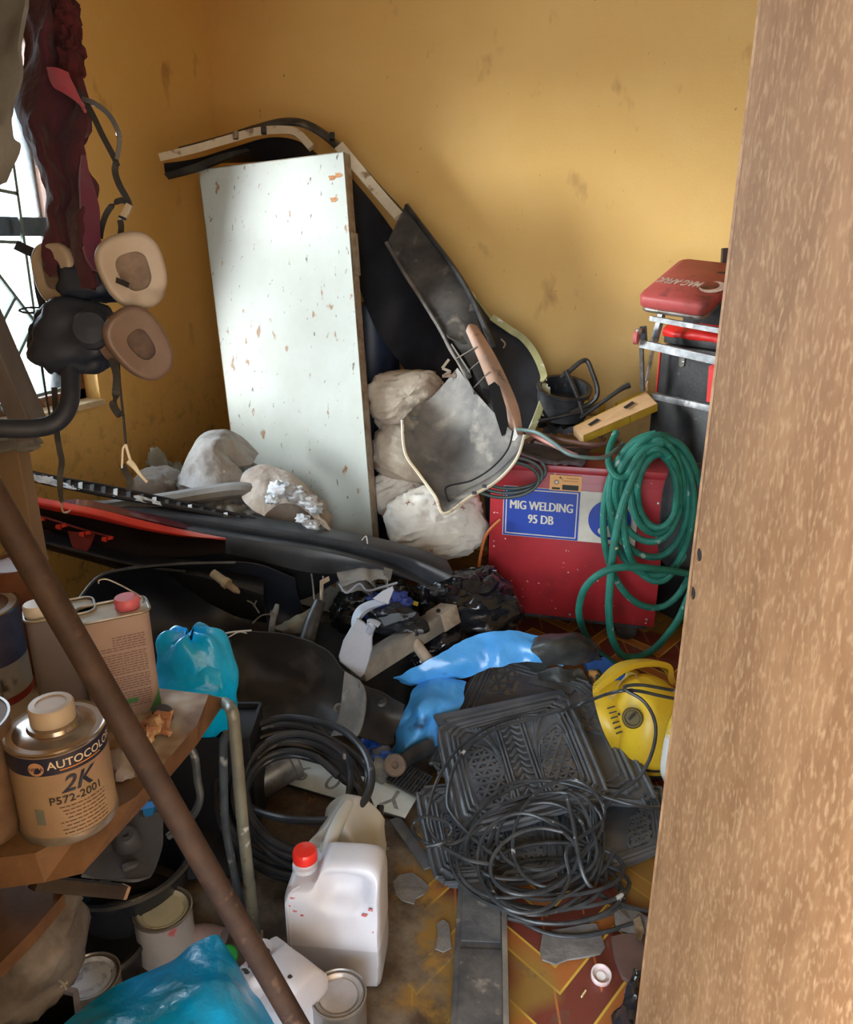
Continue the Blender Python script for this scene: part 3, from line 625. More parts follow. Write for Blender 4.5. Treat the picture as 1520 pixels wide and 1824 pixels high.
# red bumper
t = thing('car_bumper', 'glossy red bumper with red clip tabs resting on the left of the heap', 'car bumper', P(220, 1040, 2.6))
r0 = [(10, 872, 2.62), (45, 881, 2.62), (100, 892, 2.62), (180, 908, 2.62), (250, 926, 2.62), (320, 942, 2.63), (402, 958, 2.66)]
r1 = [(10, 880, 2.585), (45, 890, 2.585), (100, 902, 2.585), (180, 919, 2.585), (250, 937, 2.59), (320, 951, 2.60), (402, 961, 2.65)]
r2 = [(10, 890, 2.60), (45, 899, 2.60), (100, 911, 2.60), (180, 927, 2.60), (250, 943, 2.60), (320, 955, 2.61), (402, 962, 2.66)]
r3 = [(10, 905, 2.66), (45, 912, 2.66), (100, 928, 2.66), (180, 950, 2.66), (250, 965, 2.66), (320, 970, 2.67), (402, 968, 2.70)]
r4 = [(10, 930, 2.68), (45, 936, 2.68), (100, 950, 2.68), (180, 976, 2.68), (250, 992, 2.68), (320, 992, 2.69), (402, 985, 2.72)]
part('red_lip', sheet([L(*r0), L(*r1), L(*r2)], .005, 6, 5), redp, t)
part('bumper_inside', sheet([L(*r2), L(*r3), L(*r4)], .005, 6, 4), mk('dark_red_black', (.014, .005, .005), (.012, .01, .01), ns=7, rough=.5), t, 'blackish red inner side')
part('clip_rail', tube(L((40, 912, 2.60), (90, 925, 2.60), (150, 944, 2.60), (200, 957, 2.61)), .0045, 6), redd, t)
for x, y in ((70, 926), (110, 937), (152, 950), (192, 959)):
    part('clip_tab', G(prism([(-.016, -.008), (.0, -.012), (0, .006), (-.016, .004)], P(x, y, 2.585), RT, UP, .01), prism([(.004, -.006), (.02, -.002), (.02, .008), (.004, .006)], P(x, y, 2.585), RT, UP, .01)), redp, t, smooth=False)
part('hanging_lug', prism([(-.045, .03), (.045, .02), (.03, -.02), (.012, -.045), (-.008, -.045), (-.03, -.02)], P(146, 962, 2.59), RT, UP, .006), redd, t, smooth=False)
part('paint_gloss_edge', sheet([L((42, 906, 2.63), (52, 904, 2.63), (64, 911, 2.63)), L((42, 914, 2.61), (52, 914, 2.61), (62, 913, 2.62))], .006, 3), redp, t)
# dark red bumper blade behind the red one
t = thing('spoiler_blade', 'dark maroon glossy blade lying just behind the red bumper', 'car part', P(230, 930, 2.75))
part('blade', sheet([L((105, 892, 2.72), (150, 890, 2.74), (220, 905, 2.76), (300, 924, 2.78), (345, 938, 2.78)), L((100, 899, 2.68), (150, 901, 2.69), (220, 917, 2.70), (300, 935, 2.72), (350, 946, 2.74))], .02, 5, 3), mk('maroon_gloss', (.10, .018, .025), (.05, .015, .02), ns=5, rough=.25, coat=.5), t)
# lattice strip
t = thing('grille_strip', 'thin black slotted bumper grille strip with white flaked coating, topmost on the left', 'car part', P(240, 905, 2.9))
c = [(20, 826, 2.88), (60, 842, 2.86), (120, 854, 2.85), (200, 868, 2.85), (290, 888, 2.85), (370, 905, 2.85), (455, 925, 2.85)]
lo_ = [(20, 838, 2.84), (60, 855, 2.83), (120, 868, 2.82), (200, 884, 2.81), (290, 899, 2.81), (370, 914, 2.82), (455, 931, 2.84)]
part('rail', tube(L(*c), .007, 6), blk2, t); part('rail', tube(L(*lo_), .008, 6), blk2, t)
part('web', sheet([L(*c), L(*lo_)], .003, 5, 3), blk2, t)
for k in range(24):
    f = k/23*5.9; i = min(int(f), 5); q = f-i
    A = Vector(P(*c[i])).lerp(P(*c[i+1]), q); B = Vector(P(*lo_[i])).lerp(P(*lo_[i+1]), q)
    part('slot_rib', beam(A.lerp(B, .1)-FW*.006, A.lerp(B, .95)-FW*.008, .004, .014, up=RT), blk if k % 3 else mk('white_flake', (.6, .63, .66), (.3, .32, .34), ns=30, rough=.6), t, smooth=False)
part('flaked_coating', sheet([L((38, 842, 2.83), (70, 846, 2.83), (100, 855, 2.83), (130, 864, 2.82)), L((40, 850, 2.82), (70, 858, 2.81), (100, 866, 2.81), (136, 873, 2.80))], .003, 5, crumple=.008, cs=30, seed=3, sharp=True), mk('white_flake', (.6, .63, .66)), t, 'white flaked coating')
part('flaked_coating', sheet([L((238, 882, 2.81), (262, 886, 2.81), (285, 894, 2.81)), L((240, 890, 2.80), (262, 895, 2.80), (290, 902, 2.80))], .003, 5, crumple=.006, cs=30, seed=5, sharp=True), mk('white_flake', (.6, .63, .66)), t, 'white flaked coating')
# grey round-ended blade
t = thing('bumper_trim', 'matt grey rounded trim bar lying in front of the duvets', 'car part', P(300, 925, 3.0))
part('trim_bar', sweep(L((120, 912, 2.86), (200, 905, 2.88), (290, 893, 2.9), (370, 880, 2.92), (430, 873, 2.92), (460, 878, 2.92)), [[(.045*math.cos(a), .032*math.sin(a)) for a in [2*math.pi*k/10 for k in range(10)]]]*5+[[(.036*math.cos(a), .026*math.sin(a)) for a in [2*math.pi*k/10 for k in range(10)]]], up=list(UP)), mk('matt_grey_trim', (.25, .25, .25), (.18, .18, .18), ns=6, rough=.55), t)
# black shredded foam below the trim
single('foam_scrap', sheet([L((335, 905, 2.93), (375, 895, 2.93), (420, 892, 2.93), (450, 905, 2.93)), L((335, 925, 2.88), (380, 922, 2.86), (420, 926, 2.86), (450, 930, 2.86))], .01, 6, crumple=.03, cs=16, seed=4, sharp=True), mk('grey_white_foam', (.36, .38, .38), (.10, .10, .10), ns=14, lo=.4, hi=.6, rough=.9), 'shredded grey-white foam under the rounded grey trim bar', 'scrap', ang=70)

# --- dark bumpers beneath carry the heap
def dark_bumper(lab, rows, mat_, legs=True, org=None):
    t = thing('car_bumper', lab, 'car bumper', org)
    part('bumper_cover', sheet([L(*r) for r in rows], .006, 5, 5), mat_, t); return t
t = dark_bumper('black bumper beneath the red one at the left wall', [[(20, 930, 2.66), (120, 955, 2.66), (240, 988, 2.66), (360, 1000, 2.68), (470, 1030, 2.68)], [(20, 950, 2.60), (120, 975, 2.60), (240, 1004, 2.60), (360, 1022, 2.60), (470, 1052, 2.60)], [(30, 965, 2.62), (130, 990, 2.62), (240, 1016, 2.62), (360, 1040, 2.62), (470, 1075, 2.62)], [(40, 968, 2.72), (130, 992, 2.74), (250, 1030, 2.78), (370, 1100, 2.80), (480, 1130, 2.82)]], blk2, org=P(250, 1060, 2.65))
part('cross_rail', tube(L((20, 950, 2.57), (120, 977, 2.57), (240, 1006, 2.57), (330, 1018, 2.58)), .006, 6), blk, t)
t = thing('wheel_arch_liner', 'big shadowed black wheel arch liner with a curved rim below the red bumper', 'car part', P(300, 1200, 2.5))
part('shell', sheet([L((142, 1062, 2.45), (178, 1026, 2.50), (240, 1012, 2.54), (330, 1004, 2.58), (420, 1002, 2.62), (520, 1030, 2.66)),
                     L((150, 1110, 2.5), (200, 1070, 2.58), (270, 1060, 2.66), (350, 1060, 2.70), (440, 1075, 2.74), (540, 1090, 2.74)),
                     L((170, 1180, 2.5), (230, 1150, 2.6), (300, 1140, 2.66), (380, 1140, 2.70), (460, 1140, 2.72), (560, 1150, 2.70)),
                     L((190, 1260, 2.42), (250, 1250, 2.46), (320, 1240, 2.5), (400, 1230, 2.54), (480, 1220, 2.56), (590, 1215, 2.6))], .005, 6, 5, crumple=.02, cs=5, seed=5), mk('black_blue_liner', (.008, .011, .02), (.016, .02, .034), ns=4, rough=.4), t)
part('rim', tube(L((140, 1068, 2.44), (178, 1026, 2.49), (240, 1012, 2.53), (330, 1004, 2.57), (420, 1002, 2.61)), .005, 6), blk, t)
# crates/solid body under the left heap: an overturned black plastic crate
cbase = P(330, 1100, 2.98); cbase.z = 0
M_ = Matrix((RT, FH, ZZ)).transposed()
t = thing('plastic_crate', 'overturned black crate buried under the bumpers', 'crate', cbase)
part('crate_body', box(cbase+ZZ*.14, (.62, .2, .24), M_, .02), blk2, t)
for k in range(5): part('crate_rib', box(cbase+ZZ*.14+RT*(-.24+.12*k)-FH*.105, (.02, .014, .22), M_), blk2, t, smooth=False)

# ============================================================ SMALL WRECKAGE IN THE DARK HOLLOW
t = thing('wheel_arch_liner', 'torn black wheel arch liner with a dusty crease in front of the hollow', 'car part', P(560, 1310, 2.35))
lin = mk('sooty_liner', (.018, .017, .017), (.04, .036, .033), ns=4, rough=.5, bump=.3, bs=30, spot=((.16, .14, .12), 5, .54, .76))
part('liner_skin', sheet([L((352, 1152, 2.42), (398, 1130, 2.44), (448, 1124, 2.45), (520, 1133, 2.44), (572, 1155, 2.40), (612, 1190, 2.36), (642, 1215, 2.32)),
                          L((356, 1180, 2.44), (400, 1166, 2.47), (450, 1164, 2.50), (520, 1172, 2.48), (572, 1192, 2.44), (612, 1220, 2.38), (644, 1242, 2.31)),
                          L((368, 1215, 2.42), (410, 1210, 2.46), (460, 1210, 2.50), (520, 1216, 2.50), (570, 1232, 2.45), (610, 1250, 2.38), (642, 1268, 2.30)),
                          L((390, 1262, 2.38), (430, 1262, 2.41), (470, 1262, 2.43), (520, 1266, 2.43), (565, 1276, 2.40), (606, 1288, 2.35), (638, 1296, 2.29)),
                          L((410, 1292, 2.33), (440, 1292, 2.36), (475, 1294, 2.37), (520, 1298, 2.36), (560, 1304, 2.34), (600, 1308, 2.31), (636, 1308, 2.28))], .005, 5, 5, crumple=.010, cs=10, seed=8), lin, t)
part('liner_wing', sheet([L((642, 1214, 2.31), (662, 1226, 2.33), (690, 1240, 2.36), (722, 1256, 2.40)), L((642, 1250, 2.30), (660, 1260, 2.36), (688, 1272, 2.40), (716, 1280, 2.41)),
                          L((637, 1290, 2.28), (658, 1294, 2.33), (684, 1300, 2.36), (706, 1302, 2.38)), L((636, 1308, 2.27), (658, 1318, 2.29), (682, 1326, 2.31), (702, 1322, 2.33))], .005, 5, 5, crumple=.006, cs=14, seed=8), lin, t)
part('dusty_crease', sheet([L((615, 1195, 2.345), (612, 1225, 2.35), (608, 1260, 2.33), (600, 1292, 2.31), (590, 1312, 2.30)), L((630, 1205, 2.335), (640, 1225, 2.315), (642, 1260, 2.295), (636, 1295, 2.275), (626, 1310, 2.265)), L((642, 1212, 2.31), (652, 1232, 2.29), (652, 1264, 2.275), (644, 1300, 2.26), (636, 1314, 2.25))], .004, 5), dgrey, t, 'dust-covered raised crease')
part('torn_edge', tube(L((352, 1152, 2.415), (398, 1129, 2.435), (448, 1123, 2.445)), .003, 5), mk('white_scuff', (.6, .6, .6)), t)
for x, y in ((604, 1262), (680, 1250), (404, 1146)): part('rivet', lathe([(.016, 0), (.016, .004), (.008, .006), (.007, .002), (0, .002)], P(x, y, 2.36 if x != 404 else 2.42), -FW+UP*.5, n=14), dgrey if x == 604 else blk, t)
# grey hooked pillar trim
t = thing('pillar_trim', 'light grey hooked plastic trim standing upright in the wreckage', 'car part', P(640, 1215, 2.45))
pl = mk('light_grey_trim', (.32, .34, .40), (.26, .28, .33), ns=5, rough=.45, spot=((.12, .12, .13), 16, .64, .7))
def outl(pts, ox, oy): return [((x-ox), -(y-oy)) for x, y in pts]
def pxprism(pts, d, thick, tilt=0.0, mul=None, bevel=.0):
    """outline given by its pixels at depth d -> real-size plate standing there"""
    ox = sum(p[0] for p in pts)/len(pts); oy = sum(p[1] for p in pts)/len(pts); s = d/FPX
    yy = (UP+FW*tilt).normalized(); return prism([((x-ox)*s, -(y-oy)*s) for x, y in pts], P(ox, oy, d), RT, yy, thick, bevel)
part('trim_body', pxprism([(604, 1168), (612, 1140), (625, 1118), (636, 1100), (648, 1106), (654, 1112), (660, 1106), (668, 1118), (664, 1135), (664, 1155), (658, 1178), (650, 1200), (642, 1207), (606, 1178)], 2.42, .012, bevel=.004), pl, t)
part('hook_arm', sheet([L((627, 1128, 2.44), (626, 1105, 2.46), (634, 1085, 2.48), (650, 1073, 2.48), (672, 1068, 2.46), (692, 1072, 2.44)), L((640, 1122, 2.42), (638, 1106, 2.44), (646, 1092, 2.45), (660, 1083, 2.46), (678, 1078, 2.45), (691, 1074, 2.44))], .012, 5, 4), pl, t)
part('blade_tip', pxprism([(664, 1066), (682, 1052), (700, 1044), (702, 1050), (692, 1076), (676, 1072)], 2.44, .008, bevel=.002), pl, t)
part('hook', tube(L((657, 1128, 2.40), (664, 1116, 2.39), (658, 1108, 2.39), (670, 1110, 2.39), (676, 1114, 2.39)), .010, 8), pl, t)
for x, y, r in ((630, 1165, .011), (645, 1160, .008)): part('screw_hole', lathe([(r, 0), (r, .003), (r*.6, .003), (r*.6, .0005), (0, .0005)], P(x, y, 2.418), -FW, n=16), blk2, t)
for k in range(7): part('vent_rib', beam(P(618+k*2.5, 1188-k*2.5, 2.417), P(632+k*1.2, 1192-k*2, 2.415), .0015, .003, up=FW), dgrey, t, smooth=False)
# dusty steel beam
t = thing('steel_channel', 'dusty box-section steel bar with a bolt hole sloping up to the right', 'metal bar', P(730, 1150, 2.65))
A, B = P(636, 1196, 2.44), P(800, 1093, 2.72)
part('bar_body', beam(A, B, .072, .06, up=UP, bev=.004), mk('dusty_steel', (.13, .115, .10), (.24, .215, .18), ns=7, rough=.75, bump=.3, bs=50), t)
dAB = (B-A).normalized()
part('end_plate', beam(B-dAB*.07, B+dAB*.01, .078, .066, up=UP, bev=.003), rusty, t)
part('bolt_hole', lathe([(.008, 0), (.008, .002), (0, .002)], P(781, 1088, 2.645), UP-FW, n=12), mk('deep_black', (.003, .003, .003)), t)
t = thing('mallet_handle', 'short pale wooden cylinder end sticking up beside the steel bar', 'handle', P(757, 1190, 2.55))
part('shaft', tube(L((738, 1142, 2.58), (752, 1162, 2.56), (772, 1188, 2.55)), [.019, .019, .019], 14), mk('pale_wood', (.40, .34, .27), (.28, .22, .17), ns=12, rough=.7), t)
part('rounded_tip', blob(P(737, 1141, 2.58), (.019, .019, .014), amp=0, nu=16, nv=8, p=2), mk('pale_wood', (.40, .34, .27)), t)
# yellow dipstick strip, blue shine
single('yellow_strip', hexa(P(702, 1058, 2.66), P(746, 1073, 2.7), P(744, 1080, 2.7), P(700, 1066, 2.66), FW*.004), mk('dull_yellow', (.35, .27, .03), rough=.5), 'narrow dull yellow strip above the steel bar', 'strip', smooth=False)
t = thing('lamp_shell', 'translucent grey crumpled lamp shell under the lip of the long black bumper', 'car part', P(650, 1055, 2.75))
pol = mk('cloudy_plastic', (.34, .34, .33), (.20, .20, .19), ns=8, rough=.3, trans=.25)
for i, r in enumerate(([(602, 1018), (628, 1010), (650, 1008), (664, 1020)], [(655, 1012), (672, 1008), (684, 1010), (688, 1030)], [(604, 1030), (630, 1026), (648, 1030), (660, 1040)])):
    part('facet', sheet([L(*[(x, y, 2.74) for x, y in r]), L(*[(x+6, y+26, 2.70) for x, y in r])], .003, 4, crumple=.012, cs=12, seed=i, sharp=True), pol, t, ang=50)
part('rim', tube(L((604, 1040, 2.68), (618, 1056, 2.66), (640, 1040, 2.67), (655, 1052, 2.66), (680, 1046, 2.67), (708, 1038, 2.68)), .004, 6), pl, t)
part('side_wall', pxprism([(684, 1010), (700, 1014), (696, 1034), (684, 1036)], 2.72, .006), dgrey, t)
# air duct / sensor tube
t = thing('sensor_plug', 'tan stepped plastic plug poking out of the dark heap', 'car part', P(400, 1050, 2.6))
tan = mk('tan_plastic', (.30, .24, .15), (.20, .15, .10), ns=12, rough=.5)
ax = (P(432, 1060, 2.5)-P(378, 1020, 2.53)).normalized()
part('plug_body', lathe([(0, 0), (.014, .002), (.015, .05), (.018, .052), (.018, .068), (.012, .07), (.011, .10), (.005, .115), (0, .118)], P(378, 1020, 2.53), ax, n=16), tan, t)
t = thing('rag', 'olive-grey rag crumpled in the dark hollow', 'rag', P(520, 1130, 2.6))
part('cloth', sheet([L((482, 1122, 2.58), (505, 1108, 2.58), (530, 1092, 2.58), (552, 1080, 2.6)), L((490, 1128, 2.54), (512, 1120, 2.54), (536, 1110, 2.55), (552, 1096, 2.58)), L((500, 1132, 2.55), (520, 1130, 2.55), (540, 1124, 2.56), (550, 1110, 2.6))], .004, 6, crumple=.02, cs=14, seed=3), mk('olive_cloth', (.13, .13, .10), (.20, .19, .15), ns=12, rough=.9), t, ang=70)
t = thing('cable_boot', 'grey rubber cable boot with a cut end standing in the hollow', 'cable', P(488, 1125, 2.55))
part('boot', tube(L((484, 1126, 2.55), (486, 1105, 2.54), (492, 1085, 2.53), (494, 1076, 2.53)), [.011, .010, .009, .006], 10), mk('grey_rubber', (.16, .17, .17), rough=.6), t)
part('collar', tube(L((487, 1096, 2.535), (489, 1090, 2.532)), .013, 10), dgrey, t)
t = thing('shock_absorber', 'grimy black strut leaning in the middle of the hollow', 'car part', P(555, 1150, 2.5))
part('strut', tube(L((545, 1150, 2.5), (556, 1110, 2.52), (570, 1072, 2.55)), [.026, .024, .018], 12), blk, t)
part('mount_plate', pxprism([(570, 1034), (586, 1026), (588, 1034), (574, 1042), (574, 1068), (570, 1068)], 2.56, .004), rusty, t)
part('rod', tube(L((576, 1026, 2.57), (574, 1070, 2.55)), .003, 5), dgrey, t)
for i, (a, b) in enumerate((((450, 1110, 2.6), (480, 1094, 2.6)), ((452, 1080, 2.62), (468, 1060, 2.62)), ((440, 1070, 2.62), (462, 1092, 2.6)), ((555, 1022, 2.6), (560, 1068, 2.55)))):
    single('wire', tube(L(a, ((a[0]+b[0])/2, (a[1]+b[1])/2-5, a[2]), b), .003, 5), dgrey, ['thin bare wire low in the dark hollow, left of the grey cable boot', 'short bent wire above the grey cable boot', 'curled wire at the left of the dark hollow', 'upright thin wire beside the leaning strut'][i], 'wire')
t = thing('lamp_housing', 'black glossy lamp housing half buried beside the light grey hooked trim', 'car part', P(700, 1130, 2.6))
part('housing', blob(P(705, 1105, 2.62), (.09, .05, .04), amp=.4, fs=4, seed=13), blk2, t)
part('lens', sheet([L((675, 1104, 2.56), (700, 1094, 2.56), (738, 1090, 2.58)), L((684, 1112, 2.54), (706, 1106, 2.54), (736, 1102, 2.56))], .004, 5, crumple=.01, cs=20, seed=1), mk('smoky_lens', (.10, .12, .14), rough=.15, coat=.5), t)
t = thing('blue_rag', 'deep blue rag deep between the grey trim and the steel bar', 'rag', P(690, 1100, 2.65))
part('cloth', blob(P(692, 1085, 2.68), (.10, .05, .06), amp=.4, fs=4, seed=3, folds=.3), mk('deep_blue_cloth', (.01, .02, .12), (.02, .04, .2), ns=7, rough=.7), t, ang=70)
# crumpled black refuse bag
polyb = mk('black_polythene', (.008, .008, .010), (.02, .02, .024), ns=6, rough=.22, bump=.5, bs=30, coat=.3)
t = thing('refuse_bag', 'crumpled shiny black refuse bag by the foot of the red welder', 'bag', P(830, 1110, 2.9))
A_ = np.array
def crumbag(c, rad, M, amp, s, seed, nu=64, nv=44):
    V, F = blob(c, rad, M, p=2.3, nu=nu, nv=nv, amp=.12, fs=3, seed=seed)
    return [Vector(v)+Vector(crum(v, amp*.5, s*.8, seed))+Vector(crum((v[0], v[1]*.3, v[2]*2.4), amp*.28, s*2.2, seed, True)) for v in V], F
part('bag_skin', crumbag(P(838, 1075, 2.92), (.19, .16, .12), Matrix((RT, FH, ZZ)).transposed(), .07, 9, 3), polyb, t, ang=50)
t = thing('refuse_bag', 'flattened black refuse bag in the shade under the calico cushions', 'bag', P(690, 1150, 3.0))
part('bag_skin', crumbag(P(690, 1095, 3.0), (.20, .12, .12), Matrix((RT, FH, ZZ)).transposed(), .06, 8, 6), polyb, t, ang=50)
t = thing('refuse_bag', 'low black refuse bag between the steel bar and the blue sheet', 'bag', P(790, 1170, 2.75))
part('bag_skin', crumbag(P(782, 1150, 2.72), (.10, .12, .07), Matrix((RT, FH, ZZ)).transposed(), .05, 12, 9), polyb, t, ang=50)
# dark floor clutter filling the hollow
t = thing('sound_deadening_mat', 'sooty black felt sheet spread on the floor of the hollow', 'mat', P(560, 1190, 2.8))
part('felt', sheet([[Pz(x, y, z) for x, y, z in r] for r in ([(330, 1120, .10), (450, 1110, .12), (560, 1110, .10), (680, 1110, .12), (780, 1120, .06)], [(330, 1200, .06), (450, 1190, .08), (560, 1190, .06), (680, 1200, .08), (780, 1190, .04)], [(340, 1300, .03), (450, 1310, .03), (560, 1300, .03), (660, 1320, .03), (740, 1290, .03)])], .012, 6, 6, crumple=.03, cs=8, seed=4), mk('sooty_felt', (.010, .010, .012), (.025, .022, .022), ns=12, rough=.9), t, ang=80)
# ============================================================ RED WELDER
wred = mk('scratched_red_enamel', (.36, .022, .028), (.27, .018, .022), ns=4, rough=.35, bump=.05, bs=50, spot=((.70, .55, .52), 55, .70, .73), spot2=((.16, .02, .02), 5, .6, .8))
wBL, wBR = Pz(868, 1084, .08), Pz(1165, 1117, .08)
wu = (wBR-wBL).normalized(); wn_ = ZZ.cross(wu)          # wn_ points away from the camera
if wn_.dot(CAM-wBL) > 0: wn_ = -wn_
WW, WH, WD = .65, .615, .22
def WF(u, h, t=0): return wBL+wu*u+ZZ*h-wn_*t
wm = Matrix((wu, wn_, ZZ)).transposed()
t = thing('welding_machine', 'red metal welding machine with a blue notice on its side', 'welder', Vector(((wBL+wu*WW/2+wn_*WD/2).x, (wBL+wu*WW/2+wn_*WD/2).y, 0)))
part('housing', box(wBL+wu*WW/2+wn_*WD/2+ZZ*(WH/2-.005), (WW-.004, WD, WH-.01), wm, .006), wred, t)
sp_ = part('side_panel', box(WF(WW/2, WH/2-.03, -.001), (WW, .004, WH-.06), wm, .001), wred, t)
part('top_cover', box(wBL+wu*WW/2+wn_*WD/2+ZZ*(WH-.012), (WW+.012, WD+.008, .03), wm, .008), wred, t)
blackr = mk('black_rubber', (.014, .014, .014), (.04, .038, .036), ns=12, rough=.65)
for u in (.10, .55):
    for dpt in (.04, .18):
        part('wheel', lathe([(.0, -.02), (.03, -.02), (.04, -.015), (.04, .015), (.03, .02), (0, .02)], wBL+wu*u+wn_*dpt-ZZ*.04, wn_, n=20), blackr, t)
part('axle_tray', box(wBL+wu*WW/2+wn_*WD/2-ZZ*.012, (WW-.06, WD-.02, .012), wm), blk, t)
screw = mk('screw_zinc', (.35, .33, .30), rough=.4, metal=.8)
for u, h in ((.03, .50), (.03, .03), (.33, .015), (.62, .03), (.62, .50)):
    part('screw', lathe([(.005, 0), (.005, .002), (.002, .003), (0, .003)], WF(u, h, .003), -wn_, n=10), screw, sp_)
# notice
sg = thing('safety_notice', 'blue and white metal safety notice fixed to the red welder', 'sign', WF(.30, .33, .004))
blue = mk('notice_blue', (.015, .05, .33), (.012, .04, .26), ns=6, rough=.4, spot=((.30, .33, .42), 50, .73, .76)); nwhite = mk('notice_white', (.60, .56, .47), (.50, .46, .38), ns=8, rough=.5)
part('plate', box(WF(.302, .427, .0035), (.50, .003, .20), wm, .0008), nwhite, sg, smooth=False)
bf_ = part('blue_field', box(WF(.197, .427, .0055), (.285, .0012, .196), wm), blue, sg, smooth=False)
g = G()
for a in ((.062, .336, .332, .340), (.062, .514, .332, .518), (.062, .336, .066, .518), (.328, .336, .332, .518)): g.add(flat(rect2d(*a), WF(0, 0, .0066), wu, ZZ))
part('white_border', g, nwhite, bf_, smooth=False)
g = G()
for dx_ in (-.0016, 0, .0016):
    g.add(flat(text2d('MIG WELDING', .052), WF(.197+dx_, .438, .0068+dx_*.1), wu, ZZ, 0, (.70, .95))); g.add(flat(text2d('95 DB', .052), WF(.197+dx_, .385, .0068+dx_*.1), wu, ZZ, 0, (.72, .95)))
part('lettering', g, nwhite, bf_, 'white capital lettering', smooth=False)
cc = WF(.452, .422, .0056)
bd_ = part('blue_disc', lathe([(.078, 0), (.078, .0012), (0, .0012)], cc, -wn_, n=40), blue, sg, smooth=False)
def ell(x, y, a, b, n=20): return ([(x+a*math.cos(2*math.pi*k/n), y+b*math.sin(2*math.pi*k/n)) for k in range(n)], [tuple(range(n))])
g = G()
for s in (ell(0, .026, .022, .026), ell(0, -.045, .04, .022), ell(-.028, .02, .008, .016), ell(.028, .02, .008, .016)): g.add(flat(s, cc-wn_*.0016, wu, ZZ))
part('head_pictogram', g, nwhite, bd_, smooth=False)
# recycled-tag sticker
stk = mk('orange_sticker', (.75, .36, .11), (.68, .33, .11), ns=9, rough=.5)
k_ = mk('print_black', (.02, .018, .016), rough=.6)
sk = part('sticker', box(WF(.283, .553, .0065), (.118, .001, .060), wm), stk, t, 'orange paper sticker', smooth=False)
g = G()
for a in ((-.012, -.026, .048, -.006), (-.050, -.026, -.020, -.018)): g.add(flat(rect2d(*a), WF(.283, .553, .0072), wu, ZZ))
g.add(flat(text2d('Powered by', .009), WF(.308, .570, .0072), wu, ZZ)); g.add(flat(text2d('Hygiene Solutions', .008), WF(.300, .560, .0072), wu, ZZ))
star = [((.011 if i % 2 else .007)*math.cos(i*math.pi/7), (.011 if i % 2 else .007)*math.sin(i*math.pi/7)) for i in range(14)]
g.add(flat((star, [tuple(range(14))]), WF(.249, .555, .0072), wu, ZZ)); g.add(flat(ell(.0, 0, .003, .004, 8), WF(.262, .574, .0072), wu, ZZ)); g.add(flat(ell(.006, -.004, .003, .002, 8), WF(.262, .574, .0072), wu, ZZ))
part('sticker_print', g, k_, sk, smooth=False)
part('emblem', flat(ell(0, 0, .0062, .0062), WF(.249, .555, .0076), wu, ZZ), nwhite, sk, smooth=False)
# orange cable between cushions and welder
single('power_cable', tube([P(892, 925, 3.02), P(868, 950, 3.04), P(857, 985, 3.08), P(852, 1030, 3.12), P(850, 1080, 3.2)], .006, 8), mk('orange_cable', (.45, .12, .03), rough=.5), 'orange cable running down the left side of the red welder', 'cable')

# ------------------------------------------------------------ things on top of the welder
zt = .08+WH+.012
br = mk('brown_rubber_hose', (.11, .05, .035), (.16, .08, .06), ns=14, rough=.55); pk = mk('pink_rubber_hose', (.42, .17, .14), (.30, .14, .12), ns=14, rough=.55)
def hz(pts): return [Pz(x, y, z) for x, y, z in pts]
single('rubber_hose', tube(hz([(905, 775, zt+.05), (935, 752, zt+.06), (975, 758, zt+.06), (1010, 772, zt+.05), (1045, 770, zt+.05), (1075, 780, zt+.03), (1060, 795, zt+.02), (1000, 798, zt+.02), (945, 785, zt+.02), (925, 768, zt+.035), (960, 748, zt+.05), (1015, 758, zt+.06), (1060, 762, zt+.06)]), .009, 8), br, 'dark brown rubber hose looped on top of the red welder', 'hose')
single('rubber_hose', tube(hz([(930, 790, zt+.075), (965, 775, zt+.085), (1010, 785, zt+.085), (1060, 792, zt+.08), (1100, 786, zt+.07)]), .008, 8), br, 'short brown hose lying across the looped one on the welder', 'hose')
single('rubber_hose', tube(hz([(935, 768, zt+.11), (970, 785, zt+.10), (1000, 800, zt+.085), (1028, 812, zt+.075)]), .008, 8), pk, 'pink hose end lying across the top of the red welder', 'hose')
tg = mk('teal_grey_hose', (.10, .17, .16), (.14, .18, .17), ns=16, rough=.5)
single('air_hose', tube(hz([(920, 765, zt+.13), (955, 770, zt+.13), (985, 788, zt+.12), (1012, 808, zt+.11), (1045, 815, zt+.10), (1080, 813, zt+.09), (1110, 790, zt+.09)]), .007, 8), tg, 'thin teal-grey hose curving over the pink hose on the welder', 'hose')
t = thing('plush_cloth', 'grey-black plush cloth draped over the front edge of the welder top', 'cloth', P(980, 830, 2.9))
part('cloth', sheet([hz([(905, 775, zt+.02), (950, 782, zt+.02), (1000, 790, zt+.02), (1050, 796, zt+.015)]), hz([(910, 795, zt+.03), (950, 805, zt+.03), (990, 818, zt+.02), (1045, 822, zt+.015)]), L((925, 800, 2.86), (955, 816, 2.86), (985, 826, 2.86), (1030, 826, 2.87))], .008, 6, crumple=.014, cs=18, seed=2), mk('grey_plush', (.06, .05, .052), (.12, .09, .095), ns=18, rough=.95, bump=.8, bs=90), t, ang=80)
for i, (dx, dy) in enumerate(((0, 0), (-8, 6), (6, -6))):
    pass
gl_ = []
for k in range(40):
    a = k/40*6.28*2.6-.6; gl_.append(P(915+58*math.cos(a)-k*.4, 838+30*math.sin(a)+k*.5, 2.90-.02*math.cos(a)-.0006*k))
single('air_hose', tube(gl_, .007, 8, sub=2), mk('dark_green_grey_hose', (.04, .06, .05), (.08, .09, .08), ns=14, rough=.5), 'thin dark green-grey hose coiled over the upper left corner of the welder', 'hose')
